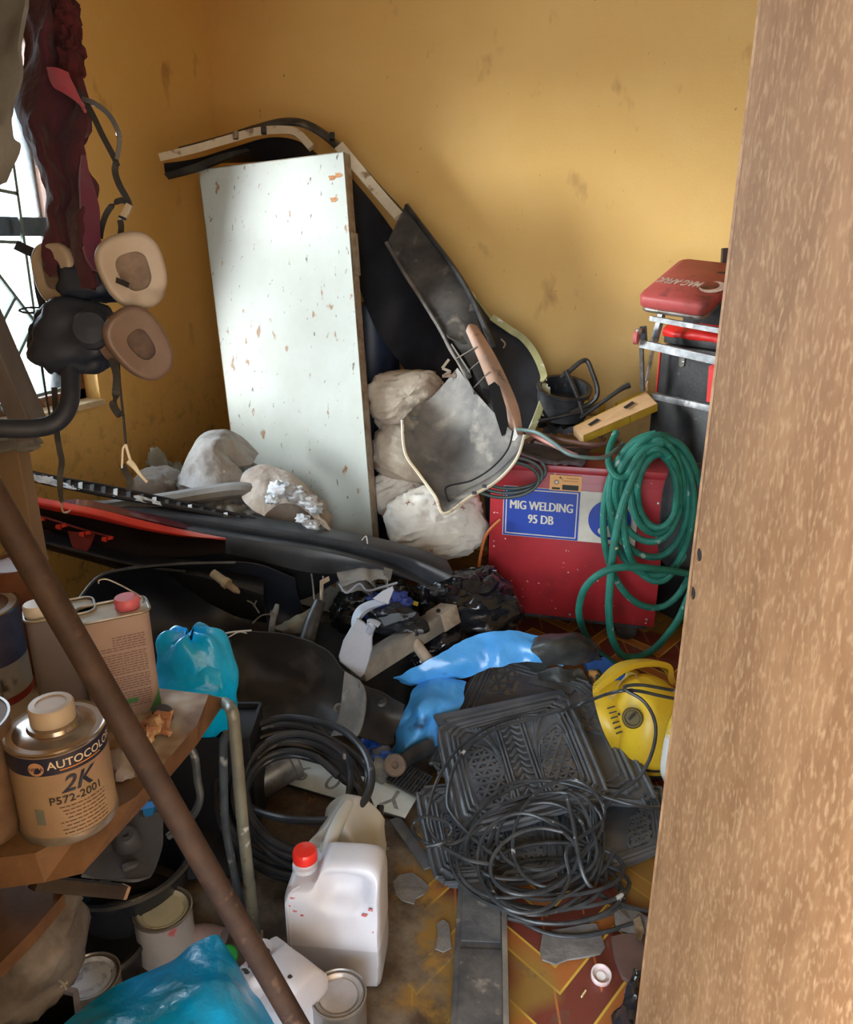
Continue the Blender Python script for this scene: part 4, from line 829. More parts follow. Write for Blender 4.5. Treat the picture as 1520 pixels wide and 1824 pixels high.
# black round housing with roll-bar handle
t = thing('pump_frame', 'black round housing with a tubular roll-bar handle against the back wall', 'machine', P(1005, 745, 3.2))
hc_ = P(1000, 712, 3.22)
part('drum', lathe([(.085, 0), (.105, .01), (.105, .11), (.112, .115), (.112, .125), (.095, .125), (.09, .06)], hc_-ZZ*.06, (.15, -.25, 1), n=30), blk, t)
tb = mk('black_tube_paint', (.016, .016, .017), (.05, .045, .04), ns=12, rough=.35)
part('handle', tube(L((1000, 672, 3.12), (1016, 660, 3.10), (1034, 645, 3.08), (1046, 643, 3.08), (1054, 660, 3.08), (1064, 690, 3.08), (1062, 708, 3.09), (1046, 722, 3.10), (1015, 735, 3.10)), .0095, 10), tb, t)
part('handle_brace', tube(L((1008, 660, 3.10), (1022, 690, 3.10), (1034, 722, 3.10), (1040, 745, 3.10)), .010, 10), tb, t)
part('base_bar', tube(L((960, 750, 3.12), (1000, 742, 3.1), (1045, 730, 3.1), (1068, 720, 3.1)), .008, 8), tb, t)
single('hand_drill_body', blob(P(1055, 725, 3.14), (.045, .03, .03), amp=.2, fs=3, seed=5, p=3, nu=24, nv=14), mk('ochre_plastic', (.42, .27, .04), (.2, .12, .03), ns=10, rough=.5), 'small ochre plastic lump by the foot of the roll-bar handle', 'tool body')
single('rubber_lever', tube(L((1034, 745, 3.04), (1060, 726, 3.02), (1085, 708, 3.0), (1108, 692, 3.0), (1122, 686, 3.0)), [.007, .007, .008, .010, .012], 10), blackr, 'black rubber-tipped rod sticking up behind the yellow carton', 'rod')
single('bracket_junk', sheet([hz([(965, 745, zt+.07), (1000, 742, zt+.08), (1040, 746, zt+.07)]), hz([(975, 765, zt+.09), (1005, 760, zt+.08), (1040, 768, zt+.07)])], .02, 5, crumple=.03, cs=14, seed=2, sharp=True), blk, 'sooty metal bracket under the left end of the yellow carton', 'bracket', ang=40)
# yellow carton
t = thing('cardboard_box', 'torn flat carton with yellow sides and two slots, on top of the welder', 'box', P(1095, 780, 2.95))
card = mk('plain_cardboard', (.66, .42, .22), (.56, .34, .17), ns=9, rough=.75); yc = mk('yellow_carton_print', (.55, .36, .03), (.42, .27, .03), ns=8, rough=.55, spot=((.20, .13, .05), 12, .62, .7))
ca, cb, cc_, cd_ = P(1021, 760, 2.93), P(1151, 697, 3.02), P(1172, 719, 2.97), P(1040, 776, 2.88)
cdn = (cb-ca).cross(cd_-ca).normalized()
if cdn.z > 0: cdn = -cdn
tf_ = part('top_face', hexa(ca, cb, cc_, cd_, cdn*.003), card, t, smooth=False)
hh = cdn*.034
part('long_side', hexa(cd_, cc_, cc_+hh, cd_+hh, (ca-cd_).normalized()*.003), yc, t, 'yellow printed long side', smooth=False)
part('long_side', hexa(ca, cb, cb+hh, ca+hh, (cd_-ca).normalized()*.003), yc, t, smooth=False)
part('end_flap', hexa(ca, cd_, cd_+hh*1.3, ca+hh*1.1, (cb-ca).normalized()*.003), card, t, smooth=False)
part('end_flap', hexa(cc_, cb, cb+hh, cc_+hh, (ca-cb).normalized()*.003), yc, t, smooth=False)
X = (cb-ca); Yv = (cd_-ca)
for u in (.20, .68):
    q = ca+X*u+Yv*.42-cdn*.0006
    part('slot', prism([(-.017, -.004), (-.012, .003), (.016, .005), (.017, -.002)], q, X.normalized(), -Yv.normalized(), .001) if False else hexa(q-X*.055-Yv*.05, q+X*.085-Yv*.16, q+X*.09+Yv*.06, q-X*.05+Yv*.16, -cdn*.0008), k_, tf_, 'dark punched slot', smooth=False)
part('torn_tab', hexa(cb, cb+X*.02, cb+X*.02-cdn*.045, cb-cdn*.03, Yv.normalized()*.002), card, t, smooth=False)
part('crease', beam(cd_.lerp(cc_, .62)-(ca-cd_).normalized()*.001, cd_.lerp(cc_, .62)+hh-(ca-cd_).normalized()*.001, .0015, .001, up=X), k_, t, smooth=False)
single('cardboard_box', hexa(P(1100, 716, 3.1), P(1150, 694, 3.15), P(1152, 704, 3.14), P(1102, 728, 3.09), FW*.04), yc, 'narrow yellow box edge behind the torn yellow carton', 'box', smooth=False)

# ------------------------------------------------------------ GREEN HOSE
green = mk('green_braided_hose', (.010, .125, .09), (.016, .18, .13), ns=20, rough=.55, bump=.5, bs=260, spot=((.35, .45, .40), 22, .66, .74))
pts = []
loops = [(98, 772, 1115), (88, 776, 1050), (82, 780, 1000), (70, 775, 985), (60, 784, 1085), (76, 792, 970), (48, 800, 960), (40, 808, 940)]
def hd(y): return 2.70+.27*(y-770)/400
rr = random.Random(4)
for k, (a, t0, b0_) in enumerate(loops):
    nx = loops[min(k+1, len(loops)-1)]
    for i in range(16):
        f = i/16; an = -math.pi/2-2*math.pi*f
        A_w = a+(nx[0]-a)*f; T_ = t0+(nx[1]-t0)*f; B_ = b0_+(nx[2]-b0_)*f
        x = 1170+6*math.sin(k*2.1)+A_w*math.cos(an)*(1.0 if math.cos(an) < 0 else .85); y = (T_+B_)/2+(B_-T_)/2*math.sin(an)
        x += 12*(y-900)/200*(-.6 if k % 2 else .2)
        pts.append(P(x, y, hd(y)-.006*k+.012*math.sin(k*3+i)))
t = thing('air_hose', 'green braided hose hanging in a thick coil at the right end of the red welder', 'hose', Pz(1140, 1170, 0))
part('hose_coil', tube(pts, .0125, 10, sub=3), green, t)
s1 = L((1098, 770, 2.8), (1086, 800, 2.76), (1086, 830, 2.72), (1100, 850, 2.69), (1118, 846, 2.69), (1132, 820, 2.68), (1150, 800, 2.68), (1180, 790, 2.68))
part('hose_end', tube(s1, .0125, 10), green, t)
s2 = L((1150, 800, 2.69), (1128, 850, 2.68), (1108, 905, 2.68), (1095, 965, 2.70), (1088, 1030, 2.74), (1085, 1090, 2.78))+[P(1092, 1140, 2.84), Pz(1115, 1170, .015), Pz(1160, 1160, .015), P(1205, 1110, 2.9), P(1232, 1050, 2.86)]
part('front_strand', tube(s2, .0135, 10), green, t)
s3 = [P(1245, 1025, 2.85), P(1190, 1016, 2.76), P(1130, 1010, 2.68), P(1082, 1016, 2.66), P(1046, 1042, 2.70), P(1032, 1080, 2.76), P(1036, 1112, 2.82), Pz(1052, 1145, .02), Pz(1080, 1172, .015), Pz(1108, 1190, .02), Pz(1128, 1200, .05)]
part('low_loop', tube(s3, .0125, 10), green, t)
part('tape_band', lathe([(.0145, -.004), (.0145, .004)], s2[3]+Vector((0, 0, -.02)), s2[4]-s2[3], n=12), mk('masking_tape', (.6, .5, .33)), t)

# ------------------------------------------------------------ BLACK TOOL CASES, STOOL ON TOP
ca0 = P(1163, 700, 3.15); ca1 = P(1262, 722, 2.93); cu = Vector((ca1.x-ca0.x, ca1.y-ca0.y, 0)).normalized(); cn = ZZ.cross(cu)
if cn.dot(CAM-ca0) > 0: cn = -cn
cm = Matrix((cu, cn, ZZ)).transposed(); ctop = ca0.z; cw = .46
leather = mk('black_leatherette', (.016, .016, .017), (.035, .034, .034), ns=9, rough=.55, bump=.3, bs=90, spot=((.10, .09, .08), 26, .66, .74))
def CF(u, z, t=0): return Vector((ca0.x, ca0.y, 0))+cu*u+ZZ*z-cn*t
t = thing('tool_cabinet', 'tall black cabinet with a grey metal edge trim behind the green hose', 'cabinet', CF(cw/2, 0, -.12))
part('cabinet_body', box(CF(cw/2, ctop/2-.01, -.12), (cw, .24, ctop-.02), cm, .006), leather, t)
alu = mk('scuffed_aluminium', (.36, .37, .38), (.20, .20, .20), ns=22, rough=.5, metal=.4, spot=((.50, .50, .50), 30, .6, .66))
part('edge_trim', box(CF(cw/2, ctop-.012, -.118), (cw+.006, .248, .024), cm, .003), alu, t)
part('latch', box(CF(.10, ctop-.40, .004), (.03, .008, .045), cm, .002), screw, t)
uc = thing('tool_case', 'black tool case with red piping and a chrome catch above the black cabinet', 'tool case', CF(cw/2, ctop+.002, -.12))
CHh = .19
cbod_ = part('case_body', box(CF(cw/2+.01, ctop+CHh/2+.003, -.12), (cw, .22, CHh), cm, .004), leather, uc)
red2 = mk('bright_red_vinyl', (.62, .015, .012), (.5, .012, .01), ns=5, rough=.45, bump=.2, bs=30)
part('red_piping', G(tube([CF(.012, ctop+.006, -.008), CF(.012, ctop+CHh, -.008)], .004, 6), tube([CF(.44, ctop+.006, -.008), CF(.44, ctop+CHh, -.008)], .004, 6)), red2, uc)
part('red_corner', sheet([[CF(.262, ctop+.01, -.006), CF(.275, ctop+.01, -.006), CF(.29, ctop+.01, -.006)], [CF(.255, ctop+.14, -.006), CF(.275, ctop+.15, -.006), CF(.30, ctop+.14, -.006)]], .004, 4), red2, uc)
part('catch', G(prism(rrect(.026, .05, .012), CF(.125, ctop+.145, -.008), cu, ZZ, .004), lathe([(.007, 0), (.007, .006), (0, .006)], CF(.125, ctop+.14, -.006), -cn, n=12)), mk('chrome', (.7, .7, .7), rough=.2, metal=1), cbod_)
t = thing('tool_roll', 'bright red vinyl roll lying on the black tool case', 'tool roll', CF(.15, ctop+CHh+.005, -.08))
g_rows = []
for s in (0, .1, .2, .3, .42): 
    c_ = CF(s, ctop+CHh+.045, -.09); g_rows.append([c_+(cn*-math.cos(a)*.07+ZZ*math.sin(a)*(.036))*(1+.05*math.sin(s*30+a*2)) for a in [math.pi*k/8-.3 for k in range(11)]])
part('roll', sheet(g_rows, .008, 2, 5, crumple=.006, cs=22, seed=2), red2, t)
part('black_lining', box(CF(.21, ctop+CHh+.028, -.085), (.42, .11, .045), cm, .01), leather, t)
t = thing('tool_case', 'slanted black upper case between the red roll and the stool seat', 'tool case', CF(.22, ctop+CHh+.06, -.1))
part('case_body', box(CF(.24, ctop+CHh+.16, -.13), (.40, .10, .16), cm, .01), leather, t)
part('red_piping', tube([CF(.05, ctop+CHh+.085, -.076), CF(.43, ctop+CHh+.085, -.076)], .005, 6), red2, t)
# folding mechanic's stool
pFL, pFR, pBL_ = P(1134, 528, 2.86), P(1243, 544, 2.72), P(1199, 459, 3.06)
px_ = (pFR-pFL); py_ = (pBL_-pFL); pw, pl_ = px_.length*1.12, py_.length; px_.normalize(); py_ = (py_-px_*py_.dot(px_)).normalized(); pz_ = px_.cross(py_)
if pz_.z < 0: pz_ = -pz_
st = thing('work_stool', "mechanic's stool with a worn red padded seat and silver legs on the tool cases", 'stool', CF(.15, ctop+CHh+.02, .05))
vin = mk('faded_red_vinyl', (.46, .085, .08), (.36, .06, .055), ns=7, rough=.5, spot=((.10, .035, .03), 11, .56, .74), bump=.2, bs=30)
pc = pFL+px_*pw/2+py_*pl_/2
spad_ = part('seat_pad', prism(rrect(pw, pl_, .035, 5), pc-pz_*.045, px_, py_ if px_.cross(py_).dot(pz_) > 0 else -py_, .05, bevel=.010), vin, st, ang=60)
part('seat_pan', prism(rrect(pw-.012, pl_-.012, .035, 5), pc-pz_*.060, px_, py_ if px_.cross(py_).dot(pz_) > 0 else -py_, .014, bevel=.004), steel, st)
prt = mk('faded_cream_print', (.62, .50, .42), (.45, .28, .24), ns=40, rough=.6)
tx, ty = -px_, -py_                    # the print reads upside down from the doorway
o_ = pc+px_*(.0)-py_*.012+pz_*.0058
part('lettering', flat(text2d('MAC AFRIC', .040, .03, shear=.2), o_-px_*.035-ty*.0, tx, ty, 0, (.84, 1.5)), prt, spad_, 'faded cream upside-down lettering', smooth=False)
cre = []; nn_ = 26
for k in range(nn_+1):
    a = math.radians(-150+250*k/nn_); w_ = .020*math.sin(math.pi*k/nn_)+.001; cre += [((.036+w_)*math.cos(a), (.036+w_)*math.sin(a)), ((.036-w_*.3)*math.cos(a), (.036-w_*.3)*math.sin(a))]
cf = [(2*k, 2*k+1, 2*k+3, 2*k+2) for k in range(nn_)]
part('crescent_emblem', flat((cre, cf), o_+px_*.082-ty*-.02, px_, py_, 0), prt, spad_, smooth=False)
part('small_print', G(*[flat(rect2d(-.075+i*.0105, .0, -.067+i*.0105, .0035), o_+ty*-.014*-1-px_*.03-ty*.0, tx, ty) for i in range(14)]), prt, spad_, kind='stuff', smooth=False)
part('tear', prism([(-.02, -.004), (0, -.009), (.018, -.004), (.014, .007), (-.004, .006)], pc+px_*.07+py_*.085+pz_*.005, px_, py_, .0008), k_, spad_, smooth=False)
def rail(a, b, w, h, lab=None, m=alu): return part('frame_rail', beam(a, b, w, h, up=ZZ, bev=.001), m, st, lab, smooth=False)
rail(P(1160, 567, 2.94), P(1300, 592, 2.72), .022, .018); rail(P(1143, 612, 2.95), P(1300, 647, 2.68), .022, .028)
rail(P(1180, 556, 2.97), P(1165, 612, 2.99), .022, .02); rail(P(1172, 575, 3.0), P(1150, 690, 3.08), .012, .014, m=steel); rail(P(1143, 612, 2.98), P(1145, 697, 3.08), .014, .014, m=steel)
rail(P(1146, 581, 2.96), P(1148, 618, 2.98), .018, .022, m=blk)
cfk_ = part('castor_fork', beam(P(1138, 590, 2.95), P(1146, 586, 2.96), .016, .012, up=ZZ), steel, st, smooth=False)
wc = P(1134, 601, 2.93); part('castor_wheel', lathe([(0, -.010), (.018, -.010), (.026, -.007), (.026, .007), (.018, .010), (0, .010)], wc, RT*.9-FH*.5, n=22), mk('pink_castor', (.50, .13, .13), rough=.5), cfk_)
part('castor_hub', lathe([(.012, 0), (.012, .012), (.005, .014), (0, .014)], P(1137, 590, 2.925), -FH, n=14), steel, st)
part('seat_post', G(beam(pc-pz_*.055, pc-pz_*.055-ZZ*.10, .03, .03)), steel, st, smooth=False)
single('metal_bar', beam(P(1292, 442, 2.98), P(1290, 480, 3.0), .022, .02, up=FH), mk('brown_bar', (.06, .04, .035), rough=.5), 'short dark brown bar end sticking up behind the red stool seat', 'bar', smooth=False)
# black bag hanging inside the green coil
t = thing('tool_bag', 'black leatherette bag hanging behind the green hose coil', 'bag', WF(.72, 0, .02))
part('bag_body', blob(WF(.735, .47, .03), (.105, .045, .20), wm, p=4, amp=.05, fs=2, seed=4), leather, t)
part('eyelet', lathe([(.012, 0), (.016, .004), (.012, .008), (.007, .004), (.007, .001), (0, .001)], P(1199, 812, 2.72), -FH+ZZ*.2, n=16), screw, t)
# ============================================================ RUBBER CAR MATS
rub = mk('dusty_rubber_mat', (.055, .060, .070), (.115, .118, .125), ns=6, rough=.45, bump=.15, bs=80, spot=((.17, .145, .11), 7, .60, .78))
rubb = mk('brown_dusted_rubber', (.05, .042, .036), (.12, .10, .08), ns=7, rough=.65, spot=((.20, .16, .11), 9, .58, .72))
dustf = mk('tan_dust', (.15, .12, .09), (.22, .18, .135), ns=20, rough=.9)
def bil(c, u, v):          # c: 4 corners 00 10 11 01
    return c[0]*((1-u)*(1-v))+c[1]*(u*(1-v))+c[2]*(u*v)+c[3]*((1-u)*v)
class Mat:
    def __init__(s, c, sag=0): s.c = c; s.sag = sag; s.n = (c[1]-c[0]).cross(c[3]-c[0]).normalized(); s.n = s.n if s.n.z > 0 else -s.n; s.w = (c[1]-c[0]).length; s.h = (c[3]-c[0]).length
    def p(s, u, v, z=0):
        return bil(s.c, u, v)+s.n*z+ZZ*(s.sag*noise.noise(Vector((u*2.2, v*2.2, s.w*9))))
    def slab(s, t, rc=.07, out=None):
        n = 26; A = []
        for i in range(n+1):
            row = []
            for j in range(n+1):
                x, y = j/n*2-1, i/n*2-1
                # squircle-rounded corners
                r = max(abs(x), abs(y)); k = 1-rc*1.5*(abs(x)*abs(y))**7
                row.append(s.p(.5-x*k/2, .5+y*k/2, t))
            A.append(row)
        return rawgrid(A, t if True else 0)
    def line(s, pts, r, z, sides=5, closed=False): 
        return tube([s.p(u, v, z) for u, v in pts], r, sides, closed, sub=3)
    def strip(s, a, b, w, h, z):
        A, B = s.p(*a, z), s.p(*b, z); return beam(A, B, w, h, up=s.n)
    def ring(s, m, r, z, rc=.08):
        pts = []
        for cx, cy, a0 in ((1-m-rc, 1-m-rc, 0), (m+rc, 1-m-rc, 90), (m+rc, m+rc, 180), (1-m-rc, m+rc, 270)):
            for i in range(4):
                a = math.radians(a0+30*i); pts.append((cx+rc*math.cos(a), cy+rc*math.sin(a)))
        return s.line(pts, r, z, 6, True)
def clip_poly(p, poly):
    x, y = p; ins = False; n = len(poly)
    for i in range(n):
        x1, y1 = poly[i]; x2, y2 = poly[(i+1) % n]
        if (y1 > y) != (y2 > y) and x < (x2-x1)*(y-y1)/(y2-y1)+x1: ins = not ins
    return ins
def lattice(m, poly, z, step=.07, w=.007, h=.008):
    """triangular grid of short bars inside a polygon in mat coordinates"""
    g = G(); asp = m.w/m.h
    for ang in (0, 60, 120):
        a = math.radians(ang); dx, dy = math.cos(a), math.sin(a); nx, ny = -dy, dx
        for k in range(-30, 31):
            run = None
            for q in range(-60, 61):
                X = nx*k*step+dx*q*.02+.5; Y = (ny*k*step+dy*q*.02)*asp+.5
                ins = clip_poly((X, Y), poly)
                if ins and run is None: run = (X, Y)
                if run is not None and (not ins or q == 60):
                    if math.hypot(X-run[0], Y-run[1]) > .03: g.add(m.strip(run, (X-dx*.02, Y-dy*.02*asp), w, h, z))
                    run = None
    return g
def car_mat(corners, lab, treads=True, lat=True, tk=.010, sag=0, mat_=None, plate=False, step=.062):
    m = Mat(corners, sag); mt = mat_ or rub
    o = bil(corners, .5, .5); o.z = min(c.z for c in corners)
    t = thing('car_mat', lab, 'car mat', o, 'rubber car mats')
    part('mat_body', m.slab(tk, .10), mt, t, ang=50)
    for k, (mm, r) in enumerate(((.025, .006), (.075, .0075), (.105, .006), (.135, .005))):
        part('raised_rim', m.ring(mm, r, tk+.002, .12), mt, t)
    if treads:
        # central tyre tread band: chevron ribs between straight ribs
        for u in (.40, .425, .575, .60): part('tread_rib', m.line([(u, .16), (u, .5), (u, .84)], .0045, tk+.004), mt, t)
        for k in range(11):
            v = .18+k*.058
            part('tread_chevron', m.line([(.435, v), (.465, v+.005), (.50, v+.05), (.535, v+.005), (.565, v)], .005, tk+.003), mt, t)
        for side in (0, 1):
            for k in range(6):
                q = .028*k
                pts = [(.20+q*.9, .86-q*.2), (.27+q*.6, .80-q), (.33+q*.3, .70-q*1.1), (.38, .55-q*1.4)]
                if side: pts = [(1-a, b) for a, b in pts]
                part('tread_arc', m.line(pts, .004, tk+.003), mt, t)
    if lat:
        for side in (0, 1):
            poly = [(.16, .16), (.37, .16), (.37, .42), (.33, .58), (.25, .66), (.16, .66)]
            if side: poly = [(1-a, b) for a, b in poly]
            df_ = part('dusty_field', ([m.p(u, v, tk+.0008) for u, v in poly], [tuple(range(len(poly)))]), dustf, t, 'dust-filled panel', smooth=False)
            part('lattice_grip', lattice(m, poly, tk+.003, step, .008, .010), mt, df_, kind='stuff', smooth=False)
            part('lattice_border', m.line(poly, .005, tk+.002, 5, True), mt, t)
    if plate:
        part('name_plate', m.ring(.0, .001, tk), mt, t) if False else None
    return t, m
F = lambda x, y, z=0: Pz(x, y, z)
# the one at the bottom right and the lower left one lie on the floor
car_mat([F(1000, 1590, .006), F(1195, 1515, .006), F(1180, 1400, .012), F(985, 1450, .012)], 'black rubber car mat at the lower right of the pile, with an open lattice grip', treads=False, sag=.01)
tC, mC = car_mat([F(775, 1590, .01), F(1010, 1570, .012), F(985, 1385, .03), F(735, 1408, .03)], 'black rubber car mat at the lower left of the pile, with a bolted border strip', lat=True, sag=.012)
part('border_strip', G(*[m_ for m_ in [box(F(733, 1500, .012), (.03, .20, .006), Matrix((Vector((.98, .2, 0)), Vector((-.2, .98, 0)), ZZ)).transposed().to_3x3() @ Matrix.Rotation(math.radians(40), 3, 'Z'), .002)]]), rub, tC)
# long one rising to the back, brown with dust
tA, mA = car_mat([F(745, 1385, .035), F(1190, 1450, .05), F(1062, 1222, .085), F(868, 1158, .09)], 'dust-browned rubber car mat at the back of the pile with a small name panel', treads=False, lat=False, sag=.004)
for pq in ([(.10, .62), (.33, .66), (.36, .9), (.14, .90)], [(.76, .50), (.90, .50), (.90, .86), (.80, .88)]):
    part('dusty_field', ([mA.p(u, v, .0112) for u, v in pq], [(0, 1, 2, 3)]), dustf, tA, 'dust-filled panel', smooth=False)
part('lattice_grip', lattice(mA, [(.10, .62), (.33, .66), (.36, .9), (.14, .90)], .013, .075), rub, tA, kind='stuff', smooth=False)
part('lattice_grip', lattice(mA, [(.76, .50), (.90, .50), (.90, .86), (.80, .88)], .013, .075), rub, tA, kind='stuff', smooth=False)
npo = mA.p(.60, .84, .013); nx_ = (mA.p(.75, .84)-mA.p(.45, .84)).normalized(); ny_ = mA.n.cross(nx_)
part('name_panel', G(box(npo, (.15, .05, .004), Matrix((nx_, ny_, mA.n)).transposed(), .001)), rub, tA)
part('moulded_letters', flat(text2d('MICHELIN', .024, .01), npo+mA.n*.0025-ny_*-.008, -nx_, -ny_, 0), rubb, tA, smooth=False)
for k in range(3): part('panel_rib', mA.strip((.62+k*.03, .70), (.70+k*.02, .88), .004, .006, .012), rub, tA, smooth=False)
# top one, tread pattern in full view
tB, mB = car_mat([F(815, 1500, .075), F(1095, 1432, .085), F(1012, 1238, .125), F(772, 1290, .115)], 'topmost black rubber car mat with a tyre-tread pattern, tilted on the pile', sag=.012, step=.058)
part('top_lip', mB.strip((.02, 1.0), (.98, 1.0), .05, .008, .006), rub, tB, smooth=False)
for u in (.12, .88): part('fixing_hole', lathe([(.004, 0), (.006, .002), (.004, .003), (0, .001)], mB.p(u, .99, .010), mB.n, n=10), blk2, tB)

# ============================================================ BLACK CABLES ON THE MATS
cabm = mk('dusty_black_cable', (.020, .021, .023), (.045, .046, .048), ns=20, rough=.4, spot=((.42, .40, .37), 26, .69, .74))
rr = random.Random(11)
pts = []; N_ = 10
zs = lambda x, y: .045+max(0, (1560-y))*.00042
for k in range(N_):
    cx = 965+rr.uniform(-34, 40); cy = 1500+rr.uniform(-28, 40); a = rr.uniform(66, 136); b = rr.uniform(56, 104); ph = rr.uniform(-.7, .7)
    for i in range(10):
        t_ = 2*math.pi*i/10; x = cx+a*math.cos(t_)*math.cos(ph)-b*math.sin(t_)*math.sin(ph); y = cy+a*math.cos(t_)*math.sin(ph)+b*math.sin(t_)*math.cos(ph)
        pts.append(Pz(x, y, zs(x, y)+.005*k+rr.uniform(-.006, .006)))
single('electric_cable', tube(pts, .0048, 7, sub=4), cabm, 'black paint-speckled cable heaped in tangled loops on the car mats', 'cable')
pts = []
for k in range(5):
    cx = 985+rr.uniform(-12, 16); cy = 1548+k*13; a = 120+rr.uniform(-14, 10); b = 52+rr.uniform(-8, 12)
    for i in range(10):
        t_ = math.pi+2*math.pi*i/10; pts.append(Pz(cx+a*math.cos(t_), cy+b*math.sin(t_), .02+.009*(4-k)+.004*math.sin(i)))
pts = [Pz(1200, 1628, .010), Pz(1130, 1645, .010), Pz(1070, 1662, .010), Pz(1010, 1668, .010), Pz(955, 1655, .012), Pz(905, 1622, .02), Pz(874, 1585, .04)]+pts
single('electric_cable', tube(pts, .0052, 8, sub=4), cabm, 'thicker black cable coiled flat on the floor below the mats, its end running right', 'cable')
def mz(x, y, e=0): return Pz(x, y, .15-(y-1250)*.00022+e)
c3 = [P(1240, 1252, 2.2), P(1180, 1240, 2.18), P(1130, 1230, 2.18), P(1090, 1234, 2.2), mz(1040, 1252, .02), mz(985, 1270, .01), mz(930, 1275), mz(870, 1295), mz(820, 1330), mz(790, 1370, .01), mz(772, 1410), mz(762, 1460), mz(780, 1500), mz(830, 1530, .01), mz(880, 1540)]
single('electric_cable', tube(c3, .0048, 8), cabm, 'black cable sweeping over the topmost mat from the yellow machine to the left edge', 'cable')
c4 = [P(1240, 1238, 2.22), P(1190, 1228, 2.2), P(1140, 1220, 2.18), P(1112, 1226, 2.17), P(1148, 1250, 2.15), P(1168, 1290, 2.12), P(1162, 1340, 2.08), P(1138, 1385, 2.07), P(1102, 1412, 2.06), P(1078, 1440, 2.05)]
single('electric_cable', tube(c4, .0048, 8), cabm, 'black cable looping down past the yellow machine onto the mats', 'cable')
c5 = [mz(1000, 1262, .03), mz(940, 1282, .015), mz(880, 1300, .01), mz(830, 1335), mz(805, 1380, .01), mz(797, 1430), mz(812, 1460, .0), mz(850, 1500, .0), mz(890, 1530)]
single('electric_cable', tube(c5, .0048, 8), cabm, 'inner black cable running beside the sweeping one over the topmost mat', 'cable')
c6 = [mz(860, 1470, .01), mz(815, 1500, .0), mz(770, 1505, .0), mz(742, 1490, -.02), mz(736, 1468, -.02), mz(756, 1455, .0), mz(790, 1462, .0), mz(806, 1480, 0), mz(790, 1500, .01), mz(760, 1508, .0)]
single('electric_cable', tube(c6, .0048, 8), cabm, 'small single loop of black cable over the lower left mat', 'cable')
c7 = [mz(855, 1440, .02), mz(900, 1400, .02), mz(960, 1390, .02), mz(1020, 1398, .02), mz(1080, 1420, .02), mz(1140, 1436, .02), Pz(1200, 1442, .09)]
single('electric_cable', tube(c7, .0048, 8), cabm, 'black cable arching over the top of the tangle and off behind the door', 'cable')
c8 = [mz(1010, 1420, .03), Pz(1022, 1470, .12), Pz(1030, 1520, .11), Pz(1045, 1570, .07), Pz(1080, 1600, .03), Pz(1130, 1618, .012), Pz(1200, 1632, .012)]
single('electric_cable', tube(c8, .0055, 8), cabm, 'whitish-worn cable crossing the tangle down towards the door', 'cable')

# ============================================================ BLUE SHEET, PLASTICS AROUND THE MATS
bsh = mk('blue_polythene_sheet', (.08, .36, .78), (.05, .27, .66), ns=5, rough=.35, bump=.9, bs=26, spot=((.02, .06, .16), 10, .66, .76), coat=.3)
t = thing('plastic_sheet', 'crumpled light blue plastic sheet under the top edge of the car mats', 'sheet', Pz(820, 1270, 0))
def zrow(*q): return [Pz(x, y, z) for x, y, z in q]
part('upper_fold', sheet([zrow((702, 1205, .15), (745, 1185, .20), (790, 1160, .24), (840, 1135, .27), (890, 1122, .29), (945, 1128, .27), (1000, 1140, .24)),
                          zrow((712, 1216, .12), (760, 1206, .16), (810, 1186, .20), (860, 1164, .23), (905, 1152, .25), (955, 1155, .24), (1000, 1165, .20)),
                          zrow((730, 1222, .09), (790, 1216, .12), (830, 1206, .15), (870, 1190, .19), (920, 1182, .2), (960, 1180, .19), (1010, 1185, .16))], .003, 7, 9, crumple=.012, cs=13, seed=3), bsh, t, ang=45)
part('lower_fold', sheet([zrow((748, 1212, .13), (775, 1206, .15), (805, 1210, .15), (835, 1215, .14)), zrow((728, 1250, .12), (760, 1245, .16), (795, 1248, .14), (825, 1255, .12)),
                          zrow((712, 1290, .07), (745, 1285, .12), (770, 1290, .10), (800, 1300, .08)), zrow((702, 1325, .03), (728, 1325, .07), (752, 1325, .06), (772, 1330, .05)),
                          zrow((692, 1345, .01), (712, 1348, .03), (735, 1345, .02), (755, 1345, .02))], .003, 8, 8, crumple=.014, cs=14, seed=5), bsh, t, ang=45)
t = thing('black_sheet', 'curled dark plastic sheet with a pale underside right of the blue sheet', 'sheet', Pz(990, 1200, 0))
dks = mk('dark_sheet', (.020, .022, .024), (.06, .06, .055), ns=6, rough=.4, bump=.3, bs=30, spot=((.22, .20, .16), 8, .62, .72))
part('curl', sheet([zrow((915, 1168, .20), (945, 1142, .24), (985, 1124, .27), (1030, 1126, .25), (1060, 1142, .22), (1072, 1162, .18)),
                    zrow((925, 1180, .17), (955, 1160, .24), (995, 1150, .27), (1035, 1150, .25), (1058, 1160, .2), (1070, 1172, .15)),
                    zrow((948, 1195, .14), (975, 1185, .17), (1005, 1182, .17), (1038, 1180, .16), (1060, 1178, .14), (1072, 1178, .13))], .004, 7, 6, crumple=.016, cs=9, seed=7), dks, t, ang=50)
part('fold', sheet([zrow((960, 1196, .13), (1000, 1190, .14), (1035, 1188, .13)), zrow((970, 1215, .09), (1010, 1212, .10), (1050, 1212, .08)), zrow((990, 1232, .07), (1025, 1232, .07), (1062, 1232, .05))], .004, 6, crumple=.016, cs=10, seed=2, sharp=True), dks, t, ang=50)
single('blue_board', hexa(Pz(1040, 1178, .06), Pz(1078, 1170, .06), Pz(1125, 1212, .05), Pz(1068, 1222, .05), -ZZ*.015), mk('ribbed_blue_board', (.02, .12, .48), (.03, .18, .60), ns=3, rough=.5, stretch=(12, 1, 1)), 'flat bright blue ribbed board beside the yellow machine', 'board', smooth=False)
